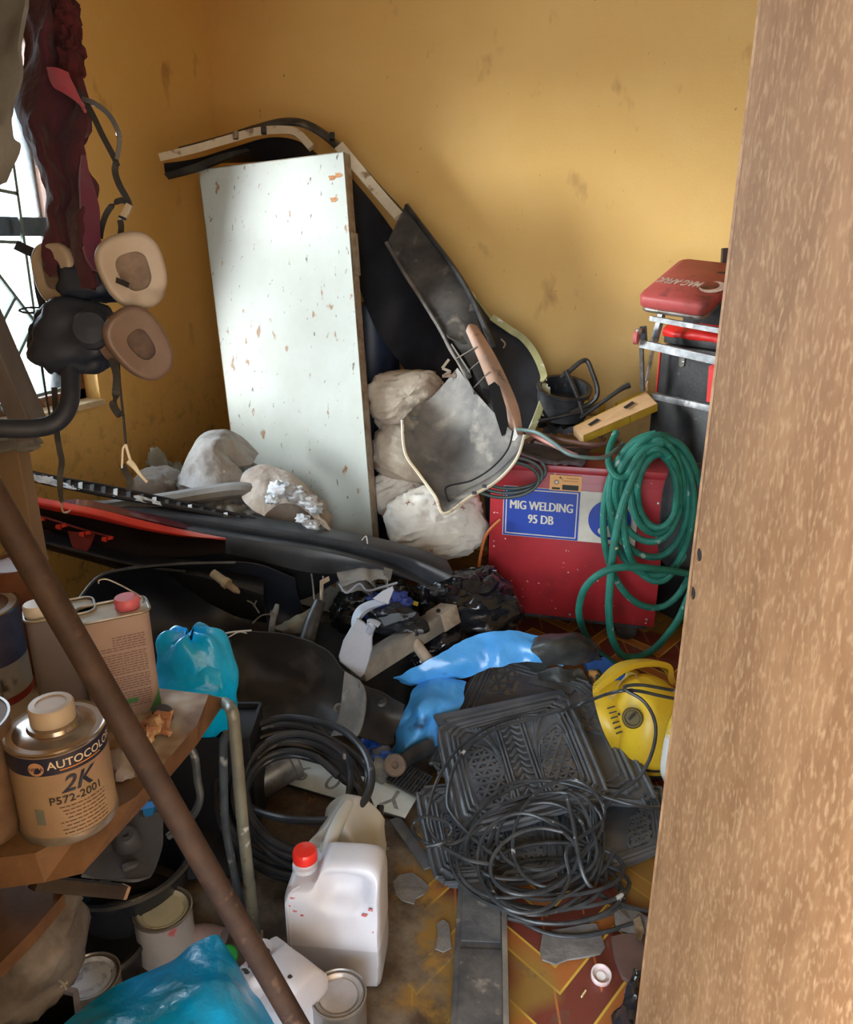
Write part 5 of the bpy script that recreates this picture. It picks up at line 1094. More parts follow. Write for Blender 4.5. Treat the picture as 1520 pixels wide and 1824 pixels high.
t = thing('work_glove', 'black and orange scrap tucked between the blue board and the yellow machine', 'glove', Pz(1065, 1225, .02))
part('scrap', sheet([zrow((1048, 1195, .09), (1062, 1190, .11), (1075, 1200, .09)), zrow((1052, 1212, .07), (1066, 1208, .10), (1080, 1215, .07)), zrow((1058, 1230, .05), (1072, 1228, .07), (1086, 1230, .05))], .006, 5, crumple=.014, cs=20, seed=2), mk('orange_black_scrap', (.02, .02, .02), (.50, .22, .04), ns=26, lo=.5, hi=.6, rough=.7), t, ang=60)

# ============================================================ YELLOW MACHINE
ym = mk('dusty_yellow_plastic', (.62, .40, .02), (.52, .32, .02), ns=6, rough=.4, spot=((.25, .18, .06), 9, .62, .76), spot2=((.08, .06, .03), 40, .70, .76))
yb = Pz(1140, 1372, 0)
t = thing('yellow_washer', 'dusty yellow domed cleaning machine with a carrying handle at the door edge', 'machine', yb)
yM = Matrix((RT*.92+FH*.35, FH*.92-RT*.35, ZZ)).transposed(); yM = Matrix((yM.col[0].normalized(), yM.col[1].normalized(), ZZ)).transposed()
part('base', box(yb+ZZ*.022+RT*.03+FH*.06, (.20, .22, .045), yM, .012), blk, t)
rows = []
for z, a, b, ox in ((.035, .125, .125, .02), (.075, .13, .13, .02), (.13, .125, .125, .018), (.18, .11, .115, .014), (.22, .085, .095, .006), (.25, .055, .07, -.004), (.262, .02, .03, -.01)):
    c_ = yb+RT*(.025+ox)+FH*.06+ZZ*z
    rows.append([c_+yM@Vector((math.copysign(abs(math.cos(k*math.pi/12))**.75, math.cos(k*math.pi/12))*a, math.copysign(abs(math.sin(k*math.pi/12))**.75, math.sin(k*math.pi/12))*b, 0)) for k in range(24)])
part('dome', sheet(rows[::-1], .004, 2, 4, closed=True), ym, t, ang=60)
part('dome_cap', (rows[-1], [tuple(range(24))]), ym, t)
part('seam', sheet([[Vector(p)+(Vector(p)-(yb+RT*.045+FH*.06)).normalized()*.003-ZZ*.018 for p in rows[1]], [Vector(p)+(Vector(p)-(yb+RT*.045+FH*.06)).normalized()*.003-ZZ*.024 for p in rows[1]]], .004, 2, 1, closed=True), k_, t)
part('carry_handle', sweep([P(1062, 1225, 2.36), P(1085, 1205, 2.36), P(1112, 1187, 2.38), P(1150, 1180, 2.42), P(1185, 1186, 2.46), P(1200, 1215, 2.46)], [(-.022, -.010), (.022, -.010), (.024, .008), (-.024, .008)], up=list(UP)), ym, t)
part('handle_post', beam(P(1130, 1195, 2.40), P(1112, 1240, 2.42), .035, .03, up=FH, bev=.006), ym, t)
part('front_cowl', sheet([L((1056, 1222, 2.37), (1075, 1215, 2.37), (1100, 1212, 2.38), (1125, 1212, 2.40)), L((1058, 1245, 2.34), (1078, 1245, 2.335), (1102, 1246, 2.34), (1128, 1240, 2.36)), L((1074, 1300, 2.31), (1090, 1300, 2.30), (1110, 1300, 2.305), (1130, 1290, 2.33)), L((1100, 1352, 2.34), (1110, 1350, 2.33), (1120, 1348, 2.33), (1132, 1340, 2.34))], .004, 5, 5), ym, t, ang=60)
for k in range(6): part('vent_slot', beam(P(1082+k*3.2, 1262+k*9, 2.297), P(1096+k*2.6, 1258+k*9, 2.292), .003, .004, up=FW), k_, t, smooth=False)
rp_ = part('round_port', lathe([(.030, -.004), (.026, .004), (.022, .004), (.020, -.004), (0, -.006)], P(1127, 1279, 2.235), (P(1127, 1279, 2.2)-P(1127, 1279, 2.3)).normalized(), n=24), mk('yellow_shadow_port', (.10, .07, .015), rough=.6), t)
part('port_slot', beam(P(1121, 1282, 2.225), P(1132, 1272, 2.225), .006, .003, up=FW), k_, t, smooth=False)
part('lower_line', G(*[beam(P(1112+k*14, 1333-k*4, 2.31), P(1122+k*14, 1330-k*4, 2.31), .003, .003, up=FW) for k in range(4)]), k_, t, smooth=False)
part('pilot_hole', lathe([(.004, 0), (.004, .002), (0, .002)], P(1103, 1272, 2.297), -FW, n=10), k_, t)
for i, q in enumerate((((1100, 1222, 2.33), (1120, 1200, 2.32), (1135, 1205, 2.33), (1128, 1226, 2.34), (1110, 1240, 2.34)), ((1085, 1245, 2.30), (1105, 1232, 2.30), (1140, 1225, 2.31), (1160, 1236, 2.32), (1150, 1250, 2.33)))):
    single('wire', tube(L(*q), .0016, 5), rusty, ['loose thin wire curled over the handle of the yellow machine', 'thin wire trailing across the front of the yellow machine'][i], 'wire')
t = thing('snack_packet', 'upright white and yellow printed packet at the edge of the door', 'packet', Pz(1192, 1400, 0))
part('packet_body', blob(P(1199, 1335, 2.22), (.028, .03, .115), amp=.15, fs=3, seed=2, p=3), mk('printed_packet', (.70, .68, .62), (.62, .42, .03), ns=9, lo=.48, hi=.52, rough=.35, spot=((.55, .05, .03), 16, .64, .67)), t, ang=70)

# ============================================================ LEFT HOSE COIL AND WHAT LIES ROUND IT
hb = mk('worn_black_hose', (.016, .018, .022), (.035, .038, .045), ns=12, rough=.36, spot=((.34, .34, .34), 20, .68, .75))
pts = []; rr = random.Random(5)
for k in range(9):
    cx = 530+rr.uniform(-14, 14); cy = 1425+rr.uniform(-10, 18)-k*1; a = 142-k*6+rr.uniform(-10, 6); b = 128-k*4+rr.uniform(-12, 6)
    for i in range(12):
        t_ = 2*math.pi*i/12
        x = cx+a*math.cos(t_)+12*math.sin(t_); y = cy+b*math.sin(t_)
        pts.append(Pz(x, y, .05+(1560-y)*.0007+.006*k+rr.uniform(-.006, .006)))
single('rubber_hose', tube(pts, .0095, 9, sub=3), hb, 'thick black hose coiled on the floor behind the bench leg', 'hose')
s_ = [Pz(410, 1400, .10), Pz(440, 1435, .16), Pz(490, 1455, .20), Pz(550, 1462, .22), Pz(610, 1458, .24), Pz(645, 1432, .26), Pz(662, 1390, .26), Pz(650, 1340, .27), Pz(610, 1300, .28), Pz(560, 1284, .28), Pz(510, 1278, .27), Pz(460, 1290, .26), Pz(420, 1320, .24), Pz(398, 1370, .20), Pz(390, 1430, .12)]
single('rubber_hose', tube(s_, .0095, 10), hb, 'lighter worn black hose loop standing highest on the coil', 'hose')
s_ = [Pz(560, 1290, .22), Pz(605, 1340, .18), Pz(640, 1390, .14), Pz(662, 1440, .09), Pz(675, 1490, .05), Pz(682, 1530, .03)]
single('rubber_hose', tube(s_, .0085, 9), hb, 'black hose end running from the coil down past the translucent can', 'hose')
part_ = thing('hose_fitting', 'small brass hose fitting on the floor right of the rear jerrycan', 'fitting', Pz(682, 1530, .0))
part('tail', lathe([(.008, 0), (.008, .02), (.006, .022), (.006, .04), (.004, .042)], Pz(684, 1500, .035), Pz(680, 1540, .02)-Pz(684, 1500, .035), n=12), screw, part_)
part('lever', beam(Pz(682, 1512, .035), Pz(694, 1512, .04), .006, .005), screw, part_)
t = thing('spray_can_base', 'dented grey can lying inside the black hose coil', 'can', Pz(478, 1400, 0))
ax = (Pz(505, 1372, .06)-Pz(462, 1388, .06)).normalized()
part('can_shell', lathe([(.0, 0), (.045, .0), (.048, .01), (.048, .10), (.052, .105), (.052, .12), (.046, .125), (0, .12)], Pz(458, 1395, .052), (ax+ZZ*.25), n=24), mk('scuffed_tin', (.34, .35, .36), (.12, .11, .10), ns=10, rough=.45, metal=.5), t)
# number plate
p1, p2, p3, p4 = Pz(512, 1352, .015), Pz(728, 1412, .012), Pz(712, 1455, .01), Pz(500, 1392, .012)
pu = (p2-p1).normalized(); n0 = pu.cross(p4-p1).normalized(); n0 = n0 if n0.z > 0 else -n0; pv = n0.cross(pu); plen = (p2-p1).length+.04
t = thing('number_plate', 'white vehicle number plate with faded digits half under the hose coil', 'number plate', (p1+p3)/2)
pc_ = (p1+p2+p3+p4)/4+pu*.0
pm = Matrix((pu, pv, n0)).transposed()
pl_ob = part('plate', box(pc_+n0*.004, (plen, .115, .003), pm, .001), mk('plate_white', (.62, .66, .64), (.46, .49, .47), ns=8, rough=.4), t)
part('plate_rim', G(*[box(pc_+n0*.005+pv*s*.057, (plen, .004, .005), pm) for s in (-1, 1)]), blk, t, smooth=False)
ink = mk('faded_plate_ink', (.16, .16, .15), (.28, .28, .26), ns=30, rough=.6)
for ch_, u_ in (('Y', .16), ('6', .045), ('0', -.03), ('9', -.13), ('7', -.20)):
    part('faded_character', flat(text2d(ch_, .095, .01 if ch_ == 'Y' else .0), pc_+n0*.0065+pu*u_+pv*.035, -pu, -pv), ink, pl_ob, smooth=False)
# air grille piece
t = thing('plastic_grille', 'black slotted plastic grille behind the number plate', 'car part', Pz(710, 1390, 0))
ga, gb, gc2, gd = Pz(668, 1378, .03), Pz(745, 1420, .03), Pz(770, 1385, .05), Pz(700, 1350, .05)
for k in range(15):
    u = k/14; part('grille_bar', beam(ga.lerp(gb, u), gd.lerp(gc2, u), .004, .012, up=ZZ), blk, t, smooth=False)
for v in (0, .35, .7, 1): part('cross_bar', beam(ga.lerp(gd, v), gb.lerp(gc2, v), .006, .006, up=ZZ), blk, t, smooth=False)
# bushing
t = thing('rubber_bushing', 'rusty-faced rubber bushing arm lying on the slotted grille', 'car part', Pz(708, 1365, .05))
part('bush', lathe([(.0, -.02), (.028, -.02), (.032, -.012), (.032, .012), (.028, .018), (.010, .018), (.009, .006), (0, .006)], Pz(704, 1363, .09), (CAM-Pz(704, 1363, .07)).normalized(), n=24), mk('rusty_rubber', (.10, .075, .06), (.18, .13, .10), ns=16, rough=.8), t)
part('arm', tube([Pz(715, 1358, .075), Pz(735, 1345, .075), Pz(765, 1330, .07)], [.022, .024, .026], 12), blk, t)
# crushed water bottle
t = thing('water_bottle', 'crushed clear plastic bottle with a blue label beside the blue sheet', 'bottle', Pz(672, 1345, 0))
clr = mk('crushed_clear_plastic', (.72, .76, .80), (.62, .66, .72), ns=20, rough=.12, trans=.75, bump=.8, bs=50)
lbl = mk('blue_bottle_label', (.01, .07, .52), (.02, .14, .66), ns=8, rough=.4)
pts_ = [Pz(648, 1312, .05), Pz(668, 1326, .045), Pz(682, 1345, .042), Pz(686, 1365, .04), Pz(672, 1385, .035)]
V_, F_ = tube(pts_, [.028, .034, .030, .030, .026], 20, sub=8); V_ = [Vector(v)+Vector(crum(v, .016, 22, 3, True)) for v in V_]
part('bottle_shell', (V_, F_), clr, t, ang=25)
V_, F_ = tube([pts_[0].lerp(pts_[1], .5), pts_[1].lerp(pts_[2], .1), pts_[2].lerp(pts_[1], .15)], [.034, .037, .034], 20, sub=8, cap=False); V_ = [Vector(v)+Vector(crum(v, .016, 22, 3, True)) for v in V_]
part('label', (V_, F_), lbl, t, ang=25)
V_, F_ = tube([pts_[2].lerp(pts_[3], .4), pts_[3].lerp(pts_[4], .1)], [.033, .033], 20, sub=6, cap=False); V_ = [Vector(v)+Vector(crum(v, .016, 22, 3, True)) for v in V_]
part('label', (V_, F_), lbl, t, ang=25)

# ============================================================ JERRYCANS
jm = mk('translucent_white_plastic', (.56, .57, .63), (.50, .50, .56), ns=5, rough=.4, sss=.3, spot=((.40, .06, .07), 16, .70, .76), bump=.08, bs=30)
jc = mk('yellowed_translucent_plastic', (.44, .45, .44), (.40, .38, .32), ns=4, rough=.42, sss=.3, bump=.08, bs=30)
liq = mk('liquid_filled_plastic', (.50, .50, .57), (.46, .46, .53), ns=4, rough=.35, sss=.4)
def jerrycan(base, x, w, d, h, lab, m, cap=None, fill=0, taper=.5, pk_=.045):
    """blow-moulded can: side outline in x-z, rounded over its depth, with a pressed grip pocket"""
    x = Vector(x).normalized(); y = ZZ.cross(x); M = Matrix((x, y, ZZ)).transposed()
    t = thing('jerrycan', lab, 'jerrycan', base)
    ctl = [(-w/2+.02, .0), (w/2-.02, .0), (w/2-.003, .012), (w/2, .04), (w/2, h*.5), (w/2, h*.85), (w/2-.006, h*.955), (w/2-.03, h), (w*.12, h), (-w*.08, h*.985), (-w*.16, h*.90), (-w*.22, h*.855), (-w*.42, h*.84), (-w/2+.004, h*.78), (-w/2, h*.70), (-w/2, h*.4), (-w/2, .04), (-w/2+.003, .012)]
    O = [(p[0], p[1]) for p in cr([(a, b, 0) for a, b in ctl], 4, True)]
    n = len(O); cx, cz = 0, h*.46; rows = []
    def pocket(px_, pz_):
        return pk_*math.exp(-((px_-w*.14)/(w*.25))**4-((pz_-h*.82)/(h*.105))**4)
    def ring(s, yy, side=0):
        r = []
        for a, b in O:
            X, Zv = cx+(a-cx)*s, cz+(b-cz)*s
            yv = yy
            if side: yv = side*(d/2-pocket(X, Zv)+.002*math.sin(Zv*60))
            yv *= 1-taper*max(0, (Zv-.76*h)/(.24*h))**1.2
            r.append(base+M@Vector((X, yv, Zv)))
        return r
    sc = [.03, .15, .28, .4, .5, .58, .65, .71, .76, .80, .84, .87, .90, .925, .945]
    for s in sc: rows.append(ring(s, 0, -1))
    for s, yy in ((.965, -d/2+.004), (.988, -d/2+.012), (1, -d/2+.028), (1, 0), (1, d/2-.028), (.988, d/2-.012), (.965, d/2-.004)): rows.append(ring(s, yy))
    for s in sc[::-1]: rows.append(ring(s, 0, 1))
    V = [p for r in rows for p in r]; Fc = []
    for i in range(len(rows)-1):
        for k in range(n):
            l = (k+1) % n; Fc.append((i*n+k, i*n+l, (i+1)*n+l, (i+1)*n+k))
    Fc.append(tuple(range(n-1, -1, -1))); Fc.append(tuple((len(rows)-1)*n+k for k in range(n)))
    part('body', (V, Fc), m, t, ang=60)
    if fill:
        zf = fill*h
        band = [base+M@Vector((a*1.004, 0, b)) for a, b in O]
        g = []
        for z in (.05*h, zf*.5, zf):
            g.append([base+M@Vector((math.copysign(abs(math.cos(q))**.35, math.cos(q))*(w/2+.0012), math.copysign(abs(math.sin(q))**.30, math.sin(q))*(d/2+.003), z+ (.004*math.cos(q)))) for q in [2*math.pi*k/48 for k in range(48)]])
        part('filled_band', sheet(g[::-1], .0008, 1, 4, closed=True), liq, t, 'lower part darkened by the liquid inside', ang=50)
    nk = base+M@Vector((-w*.33, 0, h*.83))
    nk_ = part('neck', lathe([(.028, 0), (.027, h*.05), (.021, h*.06), (.021, h*.10)], nk, n=24), m, t)
    if cap:
        part('screw_cap', lathe([(.0235, 0), (.026, .003), (.026, .020), (.023, .026), (0, .028)], nk+ZZ*h*.08, n=28), cap, nk_, 'red screw cap')
    return t, M
jmf = mk('half_full_translucent_plastic', (.56, .57, .63), (.50, .50, .56), ns=5, rough=.4, sss=.3, spot=((.40, .06, .07), 18, .70, .76))
nt_ = jmf.node_tree; b_n = nt_.nodes['Principled BSDF']; src_ = b_n.inputs['Base Color'].links[0].from_socket
t1_ = nt_.nodes.new('ShaderNodeTexCoord'); s1_ = nt_.nodes.new('ShaderNodeSeparateXYZ'); nt_.links.new(t1_.outputs['Object'], s1_.inputs[0])
r1_ = nt_.nodes.new('ShaderNodeMapRange'); r1_.inputs['From Min'].default_value = .101; r1_.inputs['From Max'].default_value = .104; r1_.inputs['To Min'].default_value = .72; nt_.links.new(s1_.outputs['Z'], r1_.inputs[0])
m1_ = nt_.nodes.new('ShaderNodeMix'); m1_.data_type = 'RGBA'; m1_.blend_type = 'MULTIPLY'; m1_.inputs['Factor'].default_value = 1; nt_.links.new(src_, m1_.inputs['A']); nt_.links.new(r1_.outputs[0], m1_.inputs['B']); nt_.links.new(m1_.outputs['Result'], b_n.inputs['Base Color'])
redc = mk('shiny_red_cap', (.75, .03, .02), rough=.25, coat=.4)
jb = Pz(602, 1750, 0)+FH*.06; jx = RT*.995-FH*.10
tj, jM = jerrycan(jb, jx, .200, .135, .292, 'white translucent jerrycan with a red cap, half full, nearest of the upright cans', jmf, redc)
for (u, h, r) in ((.14, .205, .005), (.17, .16, .004), (-.155, .235, .005), (-.17, .215, .004), (-.15, .20, .004), (.10, .15, .005), (-.12, .19, .003), (.165, .22, .004)):
    part('paint_stain', blob(jb+jM@Vector((u*.5, -.0665, h*.97)), (r, .0015, r*.6), jM, amp=.7, fs=5, seed=int(u*100)+5, nu=14, nv=8), mk('dried_red_paint', (.42, .05, .06), (.5, .2, .2), ns=40, rough=.6), tj)
part('side_seam', tube([jb+jM@Vector((-.088, -.067, .02)), jb+jM@Vector((-.088, -.069, .16)), jb+jM@Vector((-.085, -.069, .235)), jb+jM@Vector((-.06, -.066, .262))], .002, 6), jm, tj)
jb2 = Pz(612, 1640, 0)+FH*.02
tj2, jM2 = jerrycan(jb2, FH*.95+RT*.25, .20, .148, .275, 'yellowed translucent jerrycan standing end-on behind the red-capped one', jc, None, taper=.78, pk_=.012)
part('grip', tube([jb2+jM2@Vector(q_) for q_ in ((.05, 0, .27), (-.02, 0, .272), (-.065, 0, .257), (-.092, 0, .22), (-.100, 0, .175))], [.015, .016, .016, .015, .010], 14), jc, tj2)
jb3 = Pz(500, 1880, 0)+FH*.05
tj3, jM3 = jerrycan(jb3, RT*.8-FH*.6, .15, .11, .20, 'spotted white plastic can half hidden behind the rusty pipe', jm, None)
for k in range(9):
    a = k*2.1; part('black_speck', blob(jb3+jM3@Vector((.05*math.cos(a), -.035+.03*math.sin(a*1.7), .20*.995)), (.004+.002*(k % 3), .004, .0015), jM3, amp=.6, fs=4, seed=k, nu=12, nv=6), k_, tj3)

# ============================================================ ROUND PAINT TINS
tinm = mk('dull_tinplate', (.40, .38, .36), (.26, .24, .22), ns=14, rough=.35, metal=.7, spot=((.10, .08, .07), 20, .66, .72))
def tin(base, r, h, lab, body, lid, lidlab=None, loc_name='paint_tin'):
    t = thing(loc_name, lab, 'tin', base)
    part('can_body', lathe([(r*.97, 0), (r, .003), (r*.985, .006), (r*.985, h-.006), (r*1.01, h-.004), (r*1.02, h), (r*1.0, h+.001), (r*.97, h-.012)], base, n=44), body, t)
    part('top_ring', lathe([(r*1.02, h-.002), (r*1.02, h+.002), (r*.98, h+.003), (r*.95, h), (r*.93, h-.004), (r*.90, h-.001), (r*.84, h-.001), (r*.82, h-.005)], base, n=44, cap=False), tinm, t)
    part('lid', lathe([(r*.86, h-.003), (r*.84, h+.001), (r*.80, h-.0005), (r*.74, h-.006), (r*.70, h-.007), (r*.68, h-.004), (r*.60, h-.0035), (0, h-.0035)], base, n=44, cap=False), lid, t, lidlab)
    return t
b_ = Pz(603, 1770, .115); b_.z = 0
tin(b_, .054, .115, 'round tin with a dull silver lid in front of the red-capped jerrycan', tinm, mk('milky_tin_lid', (.50, .47, .46), (.38, .35, .34), ns=10, rough=.3, metal=.5, spot=((.10, .09, .09), 40, .68, .72)))
# plank-like rubber sill strip
t = thing('rubber_strip', 'long dusty black rubber-faced plank lying towards the doorway', 'plank', Pz(858, 1700, 0))
q1, q2, q3, q4 = Pz(817, 1545, .028), Pz(900, 1548, .028), Pz(908, 1860, .028), Pz(802, 1860, .028)
slate = mk('dusty_slate_rubber', (.045, .048, .055), (.12, .115, .11), ns=9, rough=.6, bump=.3, bs=60, spot=((.30, .27, .23), 20, .63, .72))
ln = (q3-q2).normalized(); wd_ = (q2-q1).normalized()
part('strip_body', prism([(-.056, 0), (-.050, .010), (.050, .010), (.058, 0), (.060, -.60), (-.060, -.60)], (q1+q2)/2-ZZ*.028-wd_*0, wd_, -ln, .026, bevel=.003), slate, t, ang=30)
part('dusty_edge', beam(q2+ZZ*.001-wd_*.004+ln*.02, q3+ZZ*.001-wd_*.006, .012, .006, up=ZZ, bev=.001), mk('pale_dust', (.20, .17, .13), (.12, .10, .09), ns=12, rough=.9), t)
part('raised_field', G(box((q1+q2)/2+ln*.115+ZZ*.0, (.088, .20, .004), Matrix((wd_, -ln, ZZ)).transposed(), .001), box((q1+q2)/2+ln*.40+ZZ*.0, (.090, .33, .004), Matrix((wd_, -ln, ZZ)).transposed(), .001)), slate, t)
# bits on the floor
card2 = mk('grey_grimy_card', (.12, .11, .105), (.19, .175, .165), ns=14, rough=.9, bump=.6, bs=60)
def scrap(name, pts, lab, cat, m, thk=.003, z=.002, seed=1, cr_=.004):
    c = [Pz(x, y, z) for x, y in pts]; mid = sum(c, Vector())/len(c); n = len(c)
    V = []; 
    for lay in (thk, 0):
        V.append(mid+ZZ*lay)
        V += [p+ZZ*(lay+abs(noise.noise(p*20+Vector((seed, 0, 0))))*cr_) for p in c]
    Fc = [(0, i+1, (i+1) % n+1) for i in range(n)]+[(n+1, n+1+(i+1) % n+1, n+1+i+1) for i in range(n)]+[(i+1, n+1+i+1, n+1+(i+1) % n+1, (i+1) % n+1) for i in range(n)]
    return single(name, (V, Fc), m, lab, cat, smooth=False)
scrap('cardboard_scrap', [(966, 1668), (985, 1660), (1010, 1656), (1040, 1650), (1062, 1648), (1068, 1660), (1078, 1690), (1070, 1702), (1040, 1708), (1010, 1712), (990, 1720), (966, 1712), (962, 1695)], 'torn flat grey card on the patterned floor below the thick cable', 'card', card2, .005)
scrap('tile_chip', [(1088, 1676), (1110, 1670), (1160, 1672), (1170, 1745), (1130, 1760), (1108, 1745), (1094, 1710)], 'broken mauve-brown tile piece at the foot of the door', 'tile', mk('mauve_tile', (.13, .075, .065), (.10, .06, .05), ns=16, rough=.6), .012)
scrap('grey_rag', [(1092, 1625), (1110, 1612), (1140, 1630), (1160, 1650), (1150, 1672), (1120, 1668), (1096, 1655)], 'small curled grey rag under the cable near the door edge', 'rag', card2, .008, cr_=.03)
scrap('metal_tab', [(1128, 1640), (1140, 1634), (1148, 1660), (1142, 1680), (1134, 1672)], 'thin metal clip lying upright by the grey rag', 'clip', steel, .003, z=.02)
scrap('mud_flake', [(700, 1572), (712, 1560), (735, 1556), (750, 1566), (764, 1580), (756, 1594), (742, 1602), (738, 1612), (718, 1606), (706, 1596)], 'grey flake of dried mud left of the rubber-faced plank', 'mud flake', card2, .003)
scrap('mud_flake', [(778, 1648), (790, 1640), (800, 1648), (802, 1668), (804, 1690), (790, 1698), (776, 1692), (780, 1670)], 'pale grey fluff scrap touching the left side of the rubber-faced plank', 'mud flake', card2, .004)
capm = mk('pinkish_white_cap', (.66, .56, .54), (.58, .40, .38), ns=20, rough=.45)
c_ = Pz(1070, 1742, 0)
t = thing('bottle_cap', 'pinkish white bottle cap lying open side up on the patterned floor', 'cap', c_)
part('cap_shell', lathe([(.0, 0), (.019, 0), (.021, .003), (.022, .016), (.021, .018), (.019, .018), (.0175, .003), (0, .003)], c_, (.1, -.2, 1), n=26, cap=False), capm, t)
part('cap_liner', lathe([(.010, .004), (.010, .008), (0, .009)], c_, (.1, -.2, 1), n=20), mk('white_liner', (.8, .78, .75)), t)
single('match_stick', beam(Pz(1036, 1776, .004), Pz(1044, 1764, .004), .003, .003), mk('pale_stick', (.6, .5, .25)), 'tiny pale stick near the bottle cap', 'stick', smooth=False)
t = thing('refuse_bag', 'glossy black plastic bag at the bottom beside the door', 'bag', Pz(1120, 1820, 0))
rows = [zrow((1070, 1880, .005), (1085, 1850, .03), (1100, 1800, .06), (1115, 1760, .10), (1125, 1725, .12)), zrow((1110, 1890, .02), (1120, 1850, .09), (1130, 1800, .12), (1140, 1765, .14), (1140, 1725, .14)), zrow((1180, 1890, .01), (1180, 1850, .06), (1190, 1800, .08), (1190, 1765, .08), (1180, 1725, .10))]
part('bag_skin', sheet(rows, .004, 6, 7, crumple=.02, cs=14, seed=9, sharp=True), polyb, t, ang=25)
# ============================================================ BENCH ON THE LEFT
ply = mk('splintered_plywood', (.22, .13, .07), (.12, .065, .035), ns=5, rough=.6, stretch=(1, 1, 1), bump=.3, bs=40, spot=((.40, .34, .27), 6, .50, .60), spot2=((.07, .035, .02), 8, .60, .72))
plye = mk('raw_board_edge', (.17, .085, .038), (.10, .05, .024), ns=12, rough=.6, bump=.3, bs=60)
BZ = .62
t = thing('work_bench', 'rough wooden bench top on bent tube legs at the left, loaded with tins', 'bench', Pz(400, 1690, 0))
top = [Pz(x, y, BZ) for x, y in ((-200, 1180), (285, 1226), (372, 1237), (352, 1290), (300, 1352), (243, 1419), (150, 1475), (62, 1520), (-260, 1560))]
low = [Pz(x, y, BZ-.04) for x, y in ((-210, 1220), (285, 1245), (404, 1246), (352, 1325), (298, 1390), (225, 1470), (147, 1556), (79, 1572), (-270, 1620))]
n = len(top); mid_t = sum(top, Vector())/n; mid_l = sum(low, Vector())/n
V = top+low; Fc = [tuple(range(n)), tuple(range(2*n-1, n-1, -1))]; Fc += [(i, n+i, n+(i+1) % n, (i+1) % n) for i in range(n)]
g = G(); g.v = V; g.f = Fc; g.m = [0, 1]+[1]*n
part('bench_top', g, [ply, plye], t, smooth=False)
tubeg = mk('worn_grey_green_tube', (.19, .19, .15), (.12, .12, .10), ns=12, rough=.4, metal=.2, spot=((.09, .05, .03), 26, .60, .68), spot2=((.45, .46, .44), 30, .68, .74))
tubew = mk('blue_grey_worn_tube', (.09, .11, .13), (.05, .06, .07), ns=12, rough=.35, metal=.3, spot=((.5, .5, .52), 18, .62, .70))
lt = P(412, 1290, 1.545); lb = Pz(458, 1688, 0)
part('leg', tube([Pz(330, 1262, .565), Pz(372, 1256, .565), Pz(398, 1252, .575), P(413, 1266, 1.555), P(419, 1310, 1.57), lt.lerp(lb, .45), lt.lerp(lb, .85), lb+ZZ*.004], .0125, 12), tubeg, t, 'grey-green tube leg with rust specks')
part('leg', tube([P(405, 1305, 1.62), P(398, 1330, 1.63), P(399, 1400, 1.66), P(402, 1470, 1.70), P(414, 1540, 1.73), Pz(432, 1625, .0)], .009, 10), tubew, t, 'thinner blue-grey worn tube leg')
part('brace', tube([P(330, 1325, 1.55), P(346, 1345, 1.55), P(352, 1390, 1.57), P(356, 1425, 1.58), P(338, 1460, 1.60), P(300, 1490, 1.60)], .008, 10), tubew, t, 'bent chromed tube under the bench top')
for x, y in ((-150, 1700), (-60, 1420)):
    a_ = Pz(x, y, BZ-.05); part('leg', tube([a_, Vector((a_.x, a_.y, .0))], .0125, 10), tubeg, t)
for (a, b) in (((456, 1660), (472, 1676)), ):
    part('foot_weld', blob(lb+ZZ*.02, (.018, .016, .022), amp=.5, fs=4, seed=3, nu=16, nv=10), rusty, t)
lowz = .40
t2 = thing('shelf_board', 'dark stained lower board under the bench at the left edge', 'board', Pz(-20, 1690, lowz-.03))
bq = [Pz(x, y, lowz) for x, y in ((-260, 1560), (0, 1568), (114, 1592), (60, 1655), (0, 1716), (-120, 1810), (-280, 1850))]
part('board', (bq+[p-ZZ*.028 for p in bq], [tuple(range(7)), tuple(range(13, 6, -1))]+[(i, 7+i, 7+(i+1) % 7, (i+1) % 7) for i in range(7)]), plye, t2, smooth=False)
for x, y in ((-200, 1650), (-60, 1740)):
    a_ = Pz(x, y, lowz-.032); part('support', beam(a_, Vector((a_.x, a_.y, 0)), .03, .03), plye, t2, smooth=False)
# splinter / flakes on the bench
def bz(x, y, z=0): return Pz(x, y, BZ+z)
single('paper_flake', sheet([[bz(180, 1345, .004), bz(210, 1335, .02), bz(240, 1345, .008)], [bz(178, 1370, .004), bz(212, 1362, .026), bz(244, 1372, .008)], [bz(190, 1384, .003), bz(216, 1388, .010), bz(240, 1384, .004)]], .003, 6, crumple=.008, cs=30, seed=2, sharp=True), mk('lilac_grey_paper', (.36, .32, .32), (.24, .2, .19), ns=14, rough=.8), 'crumpled grey paper flake on the bench behind the rusty pipe', 'paper', ang=40)
single('foil_wrapper', sheet([[bz(244, 1300, .004), bz(262, 1275, .045), bz(300, 1262, .05)], [bz(240, 1322, .004), bz(266, 1305, .04), bz(304, 1280, .03)], [bz(244, 1334, .002), bz(262, 1328, .012), bz(300, 1302, .006)]], .003, 6, crumple=.016, cs=34, seed=6, sharp=True), mk('brown_foil_wrapper', (.30, .13, .07), (.55, .40, .24), ns=26, lo=.45, hi=.6, rough=.35), 'crumpled brown and cream wrapper on the bench beside the pink-capped tin', 'wrapper', ang=30)
c_ = bz(292, 1284, 0)
single('bottle_cap', lathe([(.0, 0), (.018, 0), (.020, .003), (.020, .018), (.018, .021), (0, .021)], c_+ZZ*.012, (.5, -.6, .6), n=24), mk('dark_blue_cap', (.015, .02, .05), rough=.35), 'dark blue plastic cap leaning on the crumpled wrapper', 'cap')

